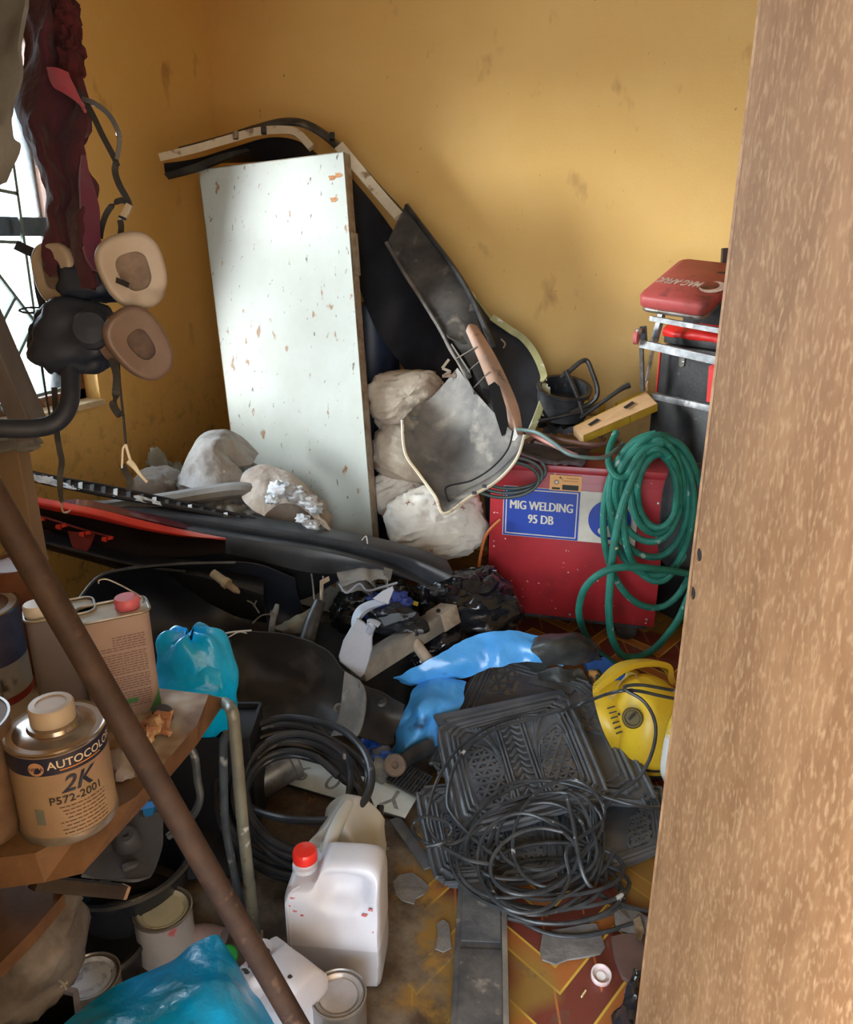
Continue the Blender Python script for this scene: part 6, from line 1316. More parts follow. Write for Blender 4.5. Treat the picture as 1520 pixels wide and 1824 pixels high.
# ------------------------------------------------------------ tins on the bench
labc = mk('cream_tin_label', (.34, .24, .16), (.27, .185, .12), ns=5, rough=.45)
lidm = mk('brushed_tin_lid', (.42, .37, .33), (.32, .26, .22), ns=10, rough=.25, metal=.9)
navyl = mk('navy_label_band', (.015, .018, .045), rough=.45)
cbp = Pz(126, 1450, BZ); r_, h_ = .072, .165
toc = Vector((CAM.x-cbp.x, CAM.y-cbp.y, 0)).normalized(); cyx = toc; cyy = ZZ.cross(cyx)      # angle 0 faces the camera
t = thing('paint_tin', 'cream and navy paint tin with a big cream cap at the front of the bench', 'tin', cbp)
can_o = part('can_body', lathe([(r_*.97, 0), (r_+.001, .002), (r_+.001, .008), (r_, .010), (r_, h_-.006), (r_+.002, h_-.003), (r_+.002, h_)], cbp, n=56), labc, t)
part('bottom_rim', lathe([(r_+.0005, .0), (r_+.002, .004), (r_+.0015, .014), (r_+.0005, .015)], cbp, n=56, cap=False), tinm, t)
part('lid', lathe([(r_+.002, h_-.004), (r_+.003, h_), (r_+.001, h_+.002), (r_-.003, h_), (r_-.006, h_-.003), (r_*.72, h_+.004), (r_*.55, h_+.006), (r_*.52, h_+.012), (r_*.3, h_+.013), (0, h_+.013)], cbp, n=56, cap=False), lidm, t, 'bare metal domed lid')
sc_ = part('screw_cap', lathe([(.031, .0), (.033, .002), (.033, .030), (.031, .033), (.022, .0335), (.021, .032), (0, .032)], cbp+ZZ*(h_+.008)+toc*-.004, n=44), mk('cream_screw_cap', (.48, .39, .30), (.42, .33, .25), ns=8, rough=.45), t, 'cream screw cap')
def wrap(t2_, a, z, off=.0005): return [(cbp+(cyx*math.cos(a+u/r_)+cyy*math.sin(a+u/r_))*(r_+off)+ZZ*(z+v)) for u, v in t2_[0]], t2_[1]
part('navy_band', wrap(rect2d(-.11, .128, .11, .158, 60), 0, 0, .0004), navyl, can_o, smooth=False)
part('orange_line', wrap(rect2d(-.004, .1335, .062, .1355, 20), 0, 0, .0008), mk('label_orange', (.55, .22, .05)), can_o, smooth=False)
part('brand_lettering', wrap(text2d('AUTOCOLOR', .0185, .012, align='LEFT'), -.02/r_+.0, .1385, .001), mk('label_pale', (.66, .55, .42)), can_o, 'pale capital lettering', smooth=False)
part('brand_roundel', wrap(ell(0, 0, .0115, .0115, 24), -.036/r_, .1405, .0008), mk('label_tan', (.40, .22, .13)), can_o, smooth=False)
part('roundel_lettering', wrap(text2d('NEXA', .008, .01), -.036/r_, .138, .0011), navyl, can_o, smooth=False)
part('product_mark', G(wrap(text2d('2K', .040, .016, shear=.35), .016/r_, .094, .001)), navyl, can_o, 'large navy numeral and letter', smooth=False)
part('product_code', wrap(text2d('P572-2001', .0185, .010), .014/r_, .076, .001), k_, can_o, smooth=False)
rr = random.Random(3); g = G()
for k in range(9):
    z = .068-k*.0068; x = -.012+rr.uniform(-.004, .010)
    while x < .056: 
        w = rr.uniform(.003, .010); g.add(wrap(rect2d(x, z, min(x+w, .058), z+.0016, 3), 0, 0, .0008)); x += w+.0018
part('fine_print', g, mk('label_brown_print', (.10, .05, .03)), can_o, kind='stuff', smooth=False)
part('colour_flash', wrap(([(.030, .098), (.062, .112), (.064, .128), (.046, .122)], [(0, 1, 2, 3)]), 0, 0, .0006), mk('label_flash', (.36, .14, .16), (.5, .26, .14), ns=60), t, smooth=False)
part('hazard_square', wrap(rect2d(-.050, .040, -.036, .068, 4), 0, 0, .0006), mk('label_grey', (.14, .15, .13)), t, smooth=False)

# rectangular thinner tins
def rect_tin(br, bl, depth, h, lab, mat_f, capm_, capx, handle=True, text=True):
    x = (br-bl); w = x.length; x.normalize(); y = ZZ.cross(x)
    if y.dot(CAM-br) > 0: y = -y
    M = Matrix((x, y, ZZ)).transposed(); ctr = (br+bl)/2+y*depth/2
    t = thing('thinner_tin', lab, 'tin', ctr)
    def pr(s, z0, z1, grow=0):
        pl = rrect(w+grow, depth+grow, .018, 5); V = [ctr+x*a+y*b+ZZ*z0 for a, b in pl]+[ctr+x*a+y*b+ZZ*z1 for a, b in pl]; n = len(pl)
        return V, [tuple(range(n-1, -1, -1)), tuple(range(n, 2*n))]+[(i, (i+1) % n, n+(i+1) % n, n+i) for i in range(n)]
    cb_o = part('can_body', pr(1, .0, h-.004), mat_f, t)
    pl = rrect(w+.003, depth+.003, .019, 5); part('top_rim', tube([ctr+x*a+y*b+ZZ*(h-.001) for a, b in pl], .0026, 6, True, sub=1), tinm, t)
    part('top_plate', pr(1, h-.006, h-.003, -.004), mk('glossy_white_tin_top', (.62, .64, .60), (.45, .47, .44), ns=16, rough=.25, metal=.2), t)
    part('screw_cap', lathe([(.022, 0), (.023, .002), (.023, .019), (.021, .022), (0, .022)], ctr+x*(w*capx)+ZZ*(h-.002), n=32), capm_, t, 'pink ribbed screw cap' if text else 'white screw cap')
    if handle: part('wire_handle', tube([ctr+x*(w*.44)+ZZ*h, ctr+x*(w*.42)+y*.004+ZZ*(h+.014), ctr+x*(w*.05)+y*.02+ZZ*(h+.05), ctr-x*(w*.10)+y*.02+ZZ*(h+.055), ctr-x*(w*.12)+y*.02+ZZ*(h+.048)], .0016, 6), tinm, t)
    if text:
        g = G(); rr = random.Random(8); o = bl+ZZ*0-y*.0006
        for k in range(30):
            z = h*.80-k*.0052-(.004 if k > 5 else 0)-(.003 if k > 14 else 0)-(.003 if k > 20 else 0); X = w*.18+(.03 if k < 4 else 0)
            if z < .02: break
            while X < w*.86:
                ww = rr.uniform(.004, .012); g.add(flat(rect2d(X, z, min(X+ww, w*.88), z+.0022), o, x, ZZ)); X += ww+.0016
        part('fine_print', g, mk('grey_mauve_print', (.17, .10, .10)), cb_o, kind='stuff', smooth=False)
        part('green_label', G(flat(rect2d(w*.50, .030, w*.66, .040), bl-y*.0008, x, ZZ)), mk('label_green', (.05, .18, .07)), cb_o, smooth=False)
        part('green_corner', flat(([(w*.80, 0.002), (w*.985, .002), (w*.985, .05), (w*.94, .034)], [(0, 1, 2, 3)]), bl-y*.0007, x, ZZ), mk('label_green', (.05, .18, .07)), cb_o, smooth=False)
    return t
beige = mk('pinkish_beige_tin', (.34, .25, .23), (.29, .21, .19), ns=4, rough=.4); lilac = mk('lilac_grey_tin', (.21, .19, .23), (.15, .135, .155), ns=3, rough=.4)
rect_tin(Pz(290, 1262, BZ), Pz(168, 1293, BZ), .075, .215, 'pinkish-beige rectangular thinner tin with a pink cap and wire handle', beige, mk('pink_cap', (.62, .13, .18), rough=.4), .22)
b2r = Pz(196, 1262, BZ); b2l = Pz(78, 1290, BZ)
rect_tin(b2r, b2l, .07, .215, 'lilac-grey rectangular thinner tin with a white cap, behind the rusty pipe', lilac, mk('white_cap', (.7, .68, .66), rough=.4), -.32, False, False)
# blue-white tin at the left edge
bb = Pz(-18, 1235, BZ); r_b = .082; hb_ = .195
t = thing('paint_tin', 'tall white tin with blue top band and red foot band at the left edge', 'tin', bb)
part('can_body', lathe([(r_b, 0), (r_b, hb_)], bb, n=48), mk('white_blue_fade', (.42, .41, .40), (.28, .29, .33), ns=6, rough=.4, spot=((.08, .07, .07), 16, .62, .7)), t)
part('blue_band', lathe([(r_b+.0005, hb_*.45), (r_b+.0006, hb_*.98)], bb, n=48, cap=False), mk('deep_blue_print', (.03, .035, .12), (.10, .11, .2), ns=5, rough=.4), t)
part('red_band', lathe([(r_b+.0006, .002), (r_b+.0006, .018)], bb, n=48, cap=False), mk('label_red', (.30, .03, .02), rough=.4), t)
part('seam', beam(bb+(CAM-bb).normalized()*0+Vector((math.cos(-.35), math.sin(-.35), 0))*(r_b+.0006)+ZZ*.002, bb+Vector((math.cos(-.35), math.sin(-.35), 0))*(r_b+.0006)+ZZ*hb_, .003, .0015, up=FH), tinm, t)
part('lid', lathe([(r_b+.002, hb_-.004), (r_b+.003, hb_), (r_b-.002, hb_+.001), (r_b-.006, hb_-.003), (r_b*.6, hb_+.004), (0, hb_+.006)], bb, n=48, cap=False), lidm, t)
part('neck', lathe([(.03, hb_), (.03, hb_+.025), (.026, hb_+.03), (0, hb_+.03)], bb+RT*.012, n=28), mk('copper_neck', (.36, .20, .12), (.25, .12, .07), ns=30, rough=.4, metal=.4), t)
part('screw_cap', lathe([(.030, hb_+.024), (.031, hb_+.028), (.031, hb_+.042), (.028, hb_+.046), (0, hb_+.046)], bb+RT*.012, n=32), mk('dark_red_cap', (.35, .03, .04), rough=.4), t, 'dark red cap')
bb = Pz(-42, 1470, BZ)
t = thing('paint_tin', 'brown grimy tin cut by the left edge beside the cream and navy tin', 'tin', bb)
dk = mk('grimy_brown_tin', (.12, .07, .045), (.22, .14, .09), ns=8, rough=.6)
part('can_body', lathe([(.075, 0), (.075, .19)], bb, n=40), dk, t); part('rim', lathe([(.077, .186), (.078, .192), (.074, .192), (.072, .186), (0, .184)], bb, n=40, cap=False), tinm, t)
bb = Pz(62, 1180, BZ)
t = thing('paint_tin', 'rust-brown tin almost hidden behind the blue-banded tin', 'tin', bb)
part('can_body', lathe([(.06, 0), (.06, .235), (.062, .237), (.058, .239), (.056, .234), (0, .232)], bb, n=36), mk('rust_brown_tin', (.22, .08, .04), (.15, .06, .03), ns=9, rough=.6), t)
part('bung', lathe([(.012, .232), (.012, .25), (0, .252)], bb+RT*.03, n=16), mk('pale_wood', (.4, .34, .27)), t)

# ============================================================ RUSTY PIPE
pa, pb = P(-40, 838, .98), Pz(626, 1993, .02)
t = thing('steel_pipe', 'long dark rusty pipe leaning diagonally across the front of the bench', 'pipe', pb)
rp = mk('rusty_dark_pipe', (.030, .016, .012), (.055, .030, .020), ns=18, rough=.7, bump=.3, bs=60, spot=((.09, .05, .035), 30, .62, .72))
part('pipe_tube', tube([pa, pa.lerp(pb, .3), pa.lerp(pb, .6), pb], .0185, 20), rp, t)
part('pipe_bore', tube([pb-(pb-pa).normalized()*.001, pb+(pb-pa).normalized()*.001], .014, 16), k_, t)
# ============================================================ BLUE BAG BEHIND THE BENCH
blu = mk('bright_blue_polythene', (.0, .48, .98), (.0, .40, .88), ns=4, rough=.28, bump=1.5, bs=22, trans=.05, coat=.3)
t = thing('carrier_bag', 'bright blue plastic bag standing open behind the bench corner', 'bag', Pz(355, 1360, 0))
bc = P(352, 1225, 2.0)
rows = []
for z, rx, ry, o in ((.155, .015, .012, .0), (.15, .06, .04, .0), (.125, .085, .055, 0), (.06, .10, .065, 0), (.02, .105, .07, .003), (-.04, .10, .07, .002), (-.09, .09, .065, 0), (-.12, .075, .055, 0)):
    rows.append([bc+RT*(math.cos(k*math.pi/14)*rx+o)+FH*(math.sin(k*math.pi/14)*ry)+ZZ*(z+.012*math.sin(k*1.3)) for k in range(28)])
part('bag_skin', sheet(rows, .002, 2, 4, closed=True, crumple=.014, cs=9, seed=6), blu, t, ang=60)
part('bag_mouth', sheet([L((300, 1212, 1.93), (330, 1200, 1.92), (362, 1190, 1.92), (395, 1196, 1.93)), L((305, 1240, 1.925), (335, 1225, 1.91), (365, 1218, 1.91), (398, 1228, 1.92))], .002, 6, crumple=.010, cs=14, seed=2), blu, t, ang=60)
part('bag_contents', blob(bc+ZZ*-.03, (.075, .05, .07), Matrix((RT, FH, ZZ)).transposed(), amp=.3, fs=4, seed=3), mk('dark_rubbish', (.03, .03, .04), rough=.8), t)
cb_ = bc.copy(); hb2 = bc.z-.125
t = thing('black_crate', 'small open black crate under the bright blue bag', 'crate', Vector((cb_.x, cb_.y, 0)))
mb_ = Matrix((RT, FH, ZZ)).transposed(); cb_.z = 0
part('crate_floor', box(cb_+RT*.02+FH*.03+ZZ*(hb2-.01), (.22, .16, .012), mb_), mk('black_crate_plastic', (.008, .009, .014)), t, smooth=False)
for dx_, dy_, sx2, sy2 in ((0, -.08, .22, .008), (0, .08, .22, .008), (-.11, 0, .008, .16), (.11, 0, .008, .16)):
    part('crate_side', box(cb_+RT*(.02+dx_)+FH*(.03+dy_)+ZZ*(hb2/2), (sx2, sy2, hb2+.02), mb_), mk('black_crate_plastic', (.008, .009, .014)), t, smooth=False)
single('white_thread', tube(L((352, 1148, 2.3), (380, 1146, 2.3), (405, 1136, 2.32), (425, 1126, 2.34), (440, 1128, 2.35)), .0018, 5), mk('white_scuff', (.6, .6, .6)), 'white thread trailing from the blue bag onto the wheel arch liner', 'thread')

# ============================================================ UNDER THE BENCH
t = thing('rubber_cover', 'slate black moulded rubber cover with a raised knob, under the bench', 'car part', P(225, 1540, 1.66))
slt = mk('slate_rubber', (.07, .075, .095), (.11, .115, .14), ns=5, rough=.45, bump=.1, bs=60)
part('cover_sheet', sheet([L((160, 1450, 1.72), (200, 1440, 1.73), (245, 1440, 1.74), (292, 1450, 1.74)), L((155, 1500, 1.66), (195, 1496, 1.69), (245, 1494, 1.70), (290, 1500, 1.70)), L((148, 1550, 1.62), (190, 1552, 1.63), (240, 1556, 1.64), (276, 1545, 1.66)), L((150, 1556, 1.61), (190, 1564, 1.62), (235, 1567, 1.62), (268, 1560, 1.64))], .006, 5, crumple=.004, cs=12, seed=3), slt, t)
part('raised_knob', lathe([(.030, -.005), (.028, .012), (.022, .030), (.016, .036), (.006, .036), (.004, .030), (0, .030)], P(227, 1500, 1.69), (CAM-P(227, 1500, 1.6)).normalized()*.6+ZZ*.6-RT*.05, n=28), slt, t)
part('oval_boss', blob(P(232, 1542, 1.64), (.018, .010, .007), Matrix((RT, FH, ZZ)).transposed() @ Matrix.Rotation(.5, 3, 'Z'), amp=0, nu=20, nv=10), slt, t)
t = thing('blue_carton', 'sliver of bright blue carton with black print seen under the bench', 'carton', P(258, 1460, 1.72))
q = [P(232, 1446, 1.74), P(274, 1438, 1.74), P(272, 1452, 1.73), P(240, 1462, 1.73)]
part('carton_face', hexa(*q, FW*.05), mk('bright_blue_card', (.02, .20, .52), rough=.4), t, smooth=False)
part('black_print', flat(text2d('R', .02, .02), P(252, 1455, 1.728), RT, UP, 0), k_, t, smooth=False)
# black basin
bs_ = Pz(236, 1625, 0)
t = thing('black_basin', 'large glossy black plastic basin on the floor under the bench', 'basin', bs_)
part('basin_shell', lathe([(0, .006), (.11, .006), (.125, .02), (.145, .16), (.158, .165), (.160, .172), (.154, .178), (.146, .172), (.142, .166), (.12, .03), (.10, .016), (0, .014)][::-1], bs_, n=56, cap=False), mk('glossy_black_basin', (.010, .014, .024), (.02, .026, .04), ns=4, rough=.25, coat=.3), t)
part('rim_lip', lathe([(.160, .168), (.165, .172), (.160, .177)], bs_, n=56, cap=False), blks, t)
t = thing('wooden_stick', 'dark stained stick with a freshly broken square end, under the bench', 'stick', P(150, 1590, 1.42))
part('stick_shaft', beam(P(60, 1572, 1.36), P(218, 1588, 1.50), .024, .024, up=UP, bev=.002), mk('dark_stained_wood', (.03, .02, .016), (.06, .04, .03), ns=18, rough=.7), t)
e_ = (P(218, 1588, 1.50)-P(60, 1572, 1.36)).normalized(); part('broken_end', beam(P(218, 1588, 1.50)-e_*.002, P(218, 1588, 1.50)+e_*.008, .025, .025, up=UP, bev=.004), mk('pale_broken_wood', (.40, .25, .16), (.28, .16, .10), ns=30, rough=.8), t)
t = thing('white_sack', 'stained white cloth sack bulging out under the lower board', 'sack', P(40, 1740, 1.42))
part('sack_body', blob(P(30, 1680, 1.46), (.115, .12, .12), Matrix((RT, FH, ZZ)).transposed(), amp=.25, fs=3, seed=14, folds=.2), mk('stained_white_cloth', (.26, .24, .24), (.13, .11, .10), ns=8, rough=.85, bump=.3), t, ang=80)
# black lidded pail
pb_ = Pz(193, 1720, 0)
t = thing('black_pail', 'black pail with a scuffed round lid between the basin and the white-lidded tins', 'pail', pb_)
part('pail_body', lathe([(.075, 0), (.083, .06)], pb_, n=44), blk2, t)
part('pail_lid', lathe([(.086, .056), (.088, .064), (.083, .070), (.078, .066), (.070, .064), (.068, .060), (0, .058)], pb_, n=44, cap=False), mk('scuffed_black_lid', (.02, .022, .026), (.07, .065, .06), ns=9, rough=.4, spot=((.3, .28, .25), 30, .66, .72)), t)
# cream-lidded tin
bt = Pz(300, 1692, 0); tn = mk('pale_blue_grey_tin', (.40, .42, .47), (.32, .33, .40), ns=6, rough=.35, spot=((.5, .12, .14), 14, .68, .74))
tin(bt, .062, .118, 'pale blue-grey paint tin with a glossy cream lid, beside the rusty pipe', tn, mk('glossy_cream_lid', (.66, .68, .55), (.55, .56, .44), ns=10, rough=.22, spot=((.28, .26, .2), 12, .66, .72)), 'glossy cream lid')
bt = Pz(168, 1790, 0)
tin(bt, .060, .075, 'low tin with a white lid splattered blue-grey, behind the foreground blue bag', tinm, mk('splattered_white_lid', (.60, .66, .76), (.18, .22, .34), ns=22, lo=.45, hi=.6, rough=.3), 'white lid splattered blue-grey')
t = thing('paper_roll', 'pale lilac paper roll lying behind the foreground blue bag', 'roll', Pz(372, 1690, 0))
part('roll_body', tube([Pz(340, 1668, .03), Pz(366, 1664, .03), Pz(398, 1672, .03)], .022, 18), mk('lilac_paper', (.34, .27, .30), (.28, .22, .25), ns=12, rough=.7), t)
single('green_cap', lathe([(0, 0), (.022, 0), (.022, .012), (.018, .015), (0, .015)], Pz(405, 1706, .06), (0.2, -.2, 1), n=24), mk('bright_green_plastic', (.03, .42, .08), rough=.35), 'bright green plastic disc peeping out beside the rusty pipe', 'cap')
t = thing('storage_box', 'open black box with pale scuffed rim at the bottom left corner', 'box', Pz(20, 1880, 0))
rim_ = [P(-60, 1850, 1.34), P(22, 1742, 1.46), P(135, 1768, 1.46), P(150, 1900, 1.32)]
for k in range(4):
    a_, b_ = rim_[k], rim_[(k+1) % 4]; lowa, lowb = Vector((a_.x, a_.y, .02)), Vector((b_.x, b_.y, .02)); c_ = sum(rim_, Vector())/4; inn_ = (c_-(a_+b_)/2); inn_.z = 0
    part('side_wall', hexa(a_, b_, lowb, lowa, inn_.normalized()*.004), mk('black_crate_plastic', (.008, .009, .014), rough=.5), t, smooth=False)
    part('rim', beam(a_, b_, .010, .010, up=ZZ), mk('scuffed_blue_grey_rim', (.16, .18, .26), (.34, .35, .42), ns=14, rough=.5), t, smooth=False)
part('box_floor', hexa(*[Vector((p.x, p.y, .02)) for p in rim_], -ZZ*.01), mk('black_crate_plastic', (.008, .009, .014)), t, smooth=False)
single('twist_tie', G(tube(L((98, 1742, 1.44), (112, 1752, 1.43), (118, 1762, 1.42)), .002, 5), tube(L((108, 1758, 1.43), (120, 1750, 1.43)), .002, 5)), mk('white_scuff', (.6, .6, .6)), 'white twist tie on the rim of the open black box', 'tie')
# foreground blue bag
blu2 = mk('teal_blue_polythene', (.0, .38, .80), (.0, .29, .64), ns=3, rough=.28, bump=3, bs=14, coat=.3)
t = thing('carrier_bag', 'teal-blue plastic bag slumped in the foreground under the rusty pipe', 'bag', Pz(320, 1900, 0))
part('bag_skin', sheet([L((70, 1850, 1.30), (120, 1812, 1.36), (165, 1778, 1.42), (230, 1745, 1.48), (305, 1708, 1.52), (362, 1672, 1.54), (392, 1662, 1.55), (402, 1690, 1.55)),
                        L((95, 1880, 1.24), (150, 1838, 1.30), (205, 1806, 1.36), (265, 1775, 1.40), (322, 1740, 1.43), (370, 1718, 1.45), (405, 1712, 1.48), (430, 1735, 1.50)),
                        L((120, 1930, 1.20), (180, 1890, 1.24), (240, 1850, 1.28), (300, 1820, 1.32), (352, 1788, 1.35), (395, 1765, 1.38), (436, 1768, 1.42), (468, 1790, 1.44)),
                        L((150, 1990, 1.16), (210, 1960, 1.18), (275, 1930, 1.22), (335, 1900, 1.26), (390, 1880, 1.30), (430, 1860, 1.33), (475, 1850, 1.37), (510, 1860, 1.38))], .003, 9, 9, crumple=.013, cs=9, seed=8), blu2, t, ang=60)
# worn carpet of rubbish to carry tins under the bench
single('floor_rag', sheet([[Pz(x, y, z) for x, y, z in r] for r in ([(60, 1560, .01), (200, 1500, .02), (330, 1470, .02), (430, 1480, .01)], [(80, 1640, .01), (200, 1600, .02), (330, 1570, .02), (460, 1560, .01)])], .008, 6, crumple=.012, cs=10, seed=5), mk('sooty_felt', (.010, .010, .012), (.025, .022, .022)), 'sooty dark rag spread on the floor beneath the bench', 'rag', ang=80)

# ============================================================ HANGING THINGS AT THE LEFT
hp = P(85, 0, 1.25); hz_ = 2.0
t = thing('hanging_rail', 'steel rail above the window side from which clothes and masks hang', 'rail', Vector((hp.x, YF, hz_)))
part('rail_tube', tube([Vector((hp.x, YF-.01, hz_)), Vector((hp.x, 1.35, hz_))], .010, 10), steel, t)
# maroon garment
mar = mk('maroon_wool', (.055, .007, .016), (.028, .006, .014), ns=4, rough=.9, bump=.7, bs=60, sheen=.08, spot=((.12, .02, .035), 5, .58, .72))
t = thing('hanging_garment', 'dark maroon woollen garment hanging in folds before the window', 'garment', P(120, 510, 1.25))
rw = [[(45, -60), (60, -60), (80, -60), (100, -60), (112, -60)], [(42, 60), (62, 55), (85, 60), (112, 58), (134, 62)], [(38, 120), (62, 118), (88, 122), (114, 125), (130, 128)], [(24, 175), (55, 172), (88, 178), (122, 180), (154, 188)],
      [(42, 225), (66, 226), (94, 230), (128, 235), (160, 226)], [(62, 275), (82, 280), (106, 284), (132, 288), (153, 276)], [(72, 330), (92, 334), (114, 338), (140, 340), (166, 332)], [(80, 385), (98, 390), (120, 394), (146, 396), (175, 388)],
      [(76, 450), (98, 456), (122, 460), (150, 460), (182, 450)], [(96, 498), (112, 505), (132, 510), (160, 512), (188, 494)]]
rows = [[P(x, y, 1.24+.022*math.sin(j*2.4+i*.5)+(.018 if j in (0, 4) else 0)) for j, (x, y) in enumerate(r)] for i, r in enumerate(rw)]
rows = [[Vector((hp.x+(j-2)*.01, hp.y+(j-2)*.03, hz_+.012)) for j in range(5)]]+rows
part('front_folds', sheet(rows, .012, 6, 6, crumple=.012, cs=16, seed=3), mar, t, ang=80)
part('red_lining', sheet([L((82, 122, 1.215), (104, 122, 1.21), (124, 128, 1.215)), L((92, 150, 1.21), (112, 152, 1.205), (134, 160, 1.21)), L((118, 172, 1.21), (134, 180, 1.205), (150, 190, 1.21)), L((146, 188, 1.215), (151, 194, 1.21), (156, 202, 1.215))], .004, 5, crumple=.004, cs=20), mk('faded_red_cloth', (.28, .035, .06), (.2, .03, .05), ns=7, rough=.85, sheen=.3), t, 'brighter red lining patch')
part('side_panel', sheet([L((146, 275, 1.235), (153, 277, 1.24)), L((142, 330, 1.22), (168, 335, 1.235)), L((146, 390, 1.215), (176, 390, 1.23)), L((152, 440, 1.215), (183, 450, 1.23)), L((165, 480, 1.215), (190, 488, 1.23))], .006, 5, crumple=.005, cs=16), mk('plum_cloth', (.11, .018, .05), (.08, .014, .035), ns=5, rough=.9, sheen=.3), t)
part('fleece_trim', G(*[blob(P(x, y, 1.235), (.016, .012, .022), amp=.7, fs=5, seed=i, nu=18, nv=12) for i, (x, y) in enumerate(((112, 6), (118, 22), (124, 38), (121, 54), (122, 70), (126, 86), (130, 102), (126, 116), (116, 12), (120, 30)))]), mk('dark_red_fleece', (.06, .007, .010), (.035, .005, .008), ns=20, rough=1, bump=1, bs=120), t, kind='stuff', ang=80)
# grey cloth
t = thing('hanging_cloth', 'limp grey cloth hanging at the left edge of the view', 'cloth', P(10, 330, 1.1))
rw = [[(-60, -60), (-20, -60), (20, -60)], [(-60, 30), (-12, 30), (44, 28)], [(-60, 110), (-14, 110), (40, 105)], [(-60, 190), (-20, 190), (23, 180)], [(-60, 250), (-16, 250), (22, 245)], [(-60, 300), (-20, 300), (34, 268)], [(-60, 335), (-30, 342), (12, 325)]]
rows = [[P(x, y, 1.13+.02*math.sin(j*2+i*.6)) for j, (x, y) in enumerate(r)] for i, r in enumerate(rw)]
rows = [[Vector((hp.x+(j-1)*.01, hp.y-.20+(j-1)*.04, hz_+.012)) for j in range(3)]]+rows
part('cloth', sheet(rows, .006, 6, 6, crumple=.012, cs=14, seed=9), mk('limp_grey_cloth', (.17, .175, .175), (.12, .12, .12), ns=5, rough=.9, bump=.3, bs=60), t, ang=80)
# masks
msh = mk('stained_ivory_plastic', (.31, .25, .20), (.25, .20, .15), ns=5, rough=.4, spot=((.16, .12, .09), 9, .60, .74)); mbr = mk('brown_stained_plastic', (.13, .085, .065), (.09, .055, .042), ns=6, rough=.4)
fl1 = mk('dusty_filter_felt', (.17, .12, .09), (.11, .08, .06), ns=30, rough=.95); fl2 = mk('dark_filter_felt', (.05, .03, .025), (.09, .06, .045), ns=30, rough=.95)
navyr = mk('navy_black_rubber', (.010, .016, .034), (.018, .026, .046), ns=6, rough=.5)
def filt(c, ax, r1, r2, rot, th, m, fm, parent, seed, ib=.45, rim=None):
    x, y, z = frame_of(ax, (0, 0, 1)); xr = x*math.cos(rot)+y*math.sin(rot); yr = -x*math.sin(rot)+y*math.cos(rot)
    def rg(s, h, p=2.5, ox=0):
        o = []
        for k in range(40):
            a = 2*math.pi*k/40; cc, ss = math.cos(a), math.sin(a); tp = 1+.16*ss
            o.append(c+xr*(math.copysign(abs(cc)**(2/p), cc)*r1*s*tp+ox)+yr*(math.copysign(abs(ss)**(2/p), ss)*r2*s)+z*h)
        return o
    fs_ = part('filter_shell', sheet([rg(.5, -th), rg(.78, -th*.85), rg(.96, -th*.3), rg(1, 0), rg(.96, th*.18), rg(.84, th*.2), rg(ib+.08, th*.16)], .003, 1, 3, closed=True), m, parent, ang=60)
    part('filter_pad', (rg(ib+.10, th*.10, 3), [tuple(range(40))]), fm, fs_, 'dusty recessed filter pad')
    part('pad_rim', tube(rg(ib+.09, th*.17, 3)[::2], .0018, 6, True, sub=2), m, fs_)
    part('back_plate', (rg(.5, -th)[::-1], [tuple(range(40))]), m, parent)
t = thing('respirator', 'half-mask respirator with two ivory round filters hanging below the maroon garment', 'mask', P(170, 510, 1.25))
ax1 = ((CAM-P(237, 485, 1.2)).normalized()+RT*.25).normalized()
filt(P(238, 484, 1.20), ax1, .046, .054, .25, .030, msh, fl1, t, 1)
filt(P(97, 488, 1.26), (ax1-RT*.8).normalized(), .036, .046, 0, .025, msh, fl1, t, 2)
part('face_piece', blob(P(158, 500, 1.27), (.045, .03, .035), Matrix((RT, FW, UP)).transposed(), amp=.3, fs=3, seed=6), navyr, t, ang=80)
part('strap_clip', sweep(L((184, 492, 1.21), (205, 498, 1.185), (229, 508, 1.165)), [(-.001, -.004), (.001, -.004), (.001, .004), (-.001, .004)], up=list(UP)), blk2, t)
t = thing('respirator', 'half-mask respirator with brown-stained oblong filters and navy face piece, hanging lowest', 'mask', P(140, 650, 1.25))
filt(P(250, 614, 1.21), (ax1+RT*.15).normalized(), .040, .056, .55, .034, mbr, fl2, t, 3, ib=.36)
part('face_piece', blob(P(135, 600, 1.27), (.060, .045, .055), Matrix((RT, FW, UP)).transposed(), amp=.3, fs=2.6, seed=9, p=2.8), navyr, t, ang=80)
part('valve_cover', lathe([(.030, 0), (.030, .015), (.024, .022), (0, .024)], P(165, 590, 1.22), -FW+RT*.2, n=28), navyr, t)
part('side_port', lathe([(.036, 0), (.034, .03), (.026, .036), (0, .036)], P(200, 605, 1.25), RT*1-FW*.3, n=28), mbr, t)
part('left_filter', blob(P(84, 600, 1.27), (.026, .03, .05), Matrix((RT, FW, UP)).transposed(), amp=.3, fs=3, seed=2), navyr, t, ang=80)
part('small_lever', tube(L((54, 625, 1.25), (66, 624, 1.24), (80, 630, 1.24)), .004, 8), navyr, t)
strapm = mk('black_webbing', (.018, .017, .017), (.03, .028, .027), ns=40, rough=.65); strapg = mk('glossy_strap', (.10, .10, .11), rough=.12, coat=1)
def strap(lab, pts, w, up=None, m=strapm): return single('strap', ribbon(L(*pts), w, .0016, up=[list(Vector(u)) for u in up] if up else list(UP)), m, lab, 'strap')
R_ = RT; 
strap('straight black webbing strap from the maroon garment down to the buckle', [(132, 155, 1.24), (160, 195, 1.235), (182, 240, 1.23), (203, 280, 1.23), (209, 296, 1.23)], .009, [R_, R_, R_, R_, R_])
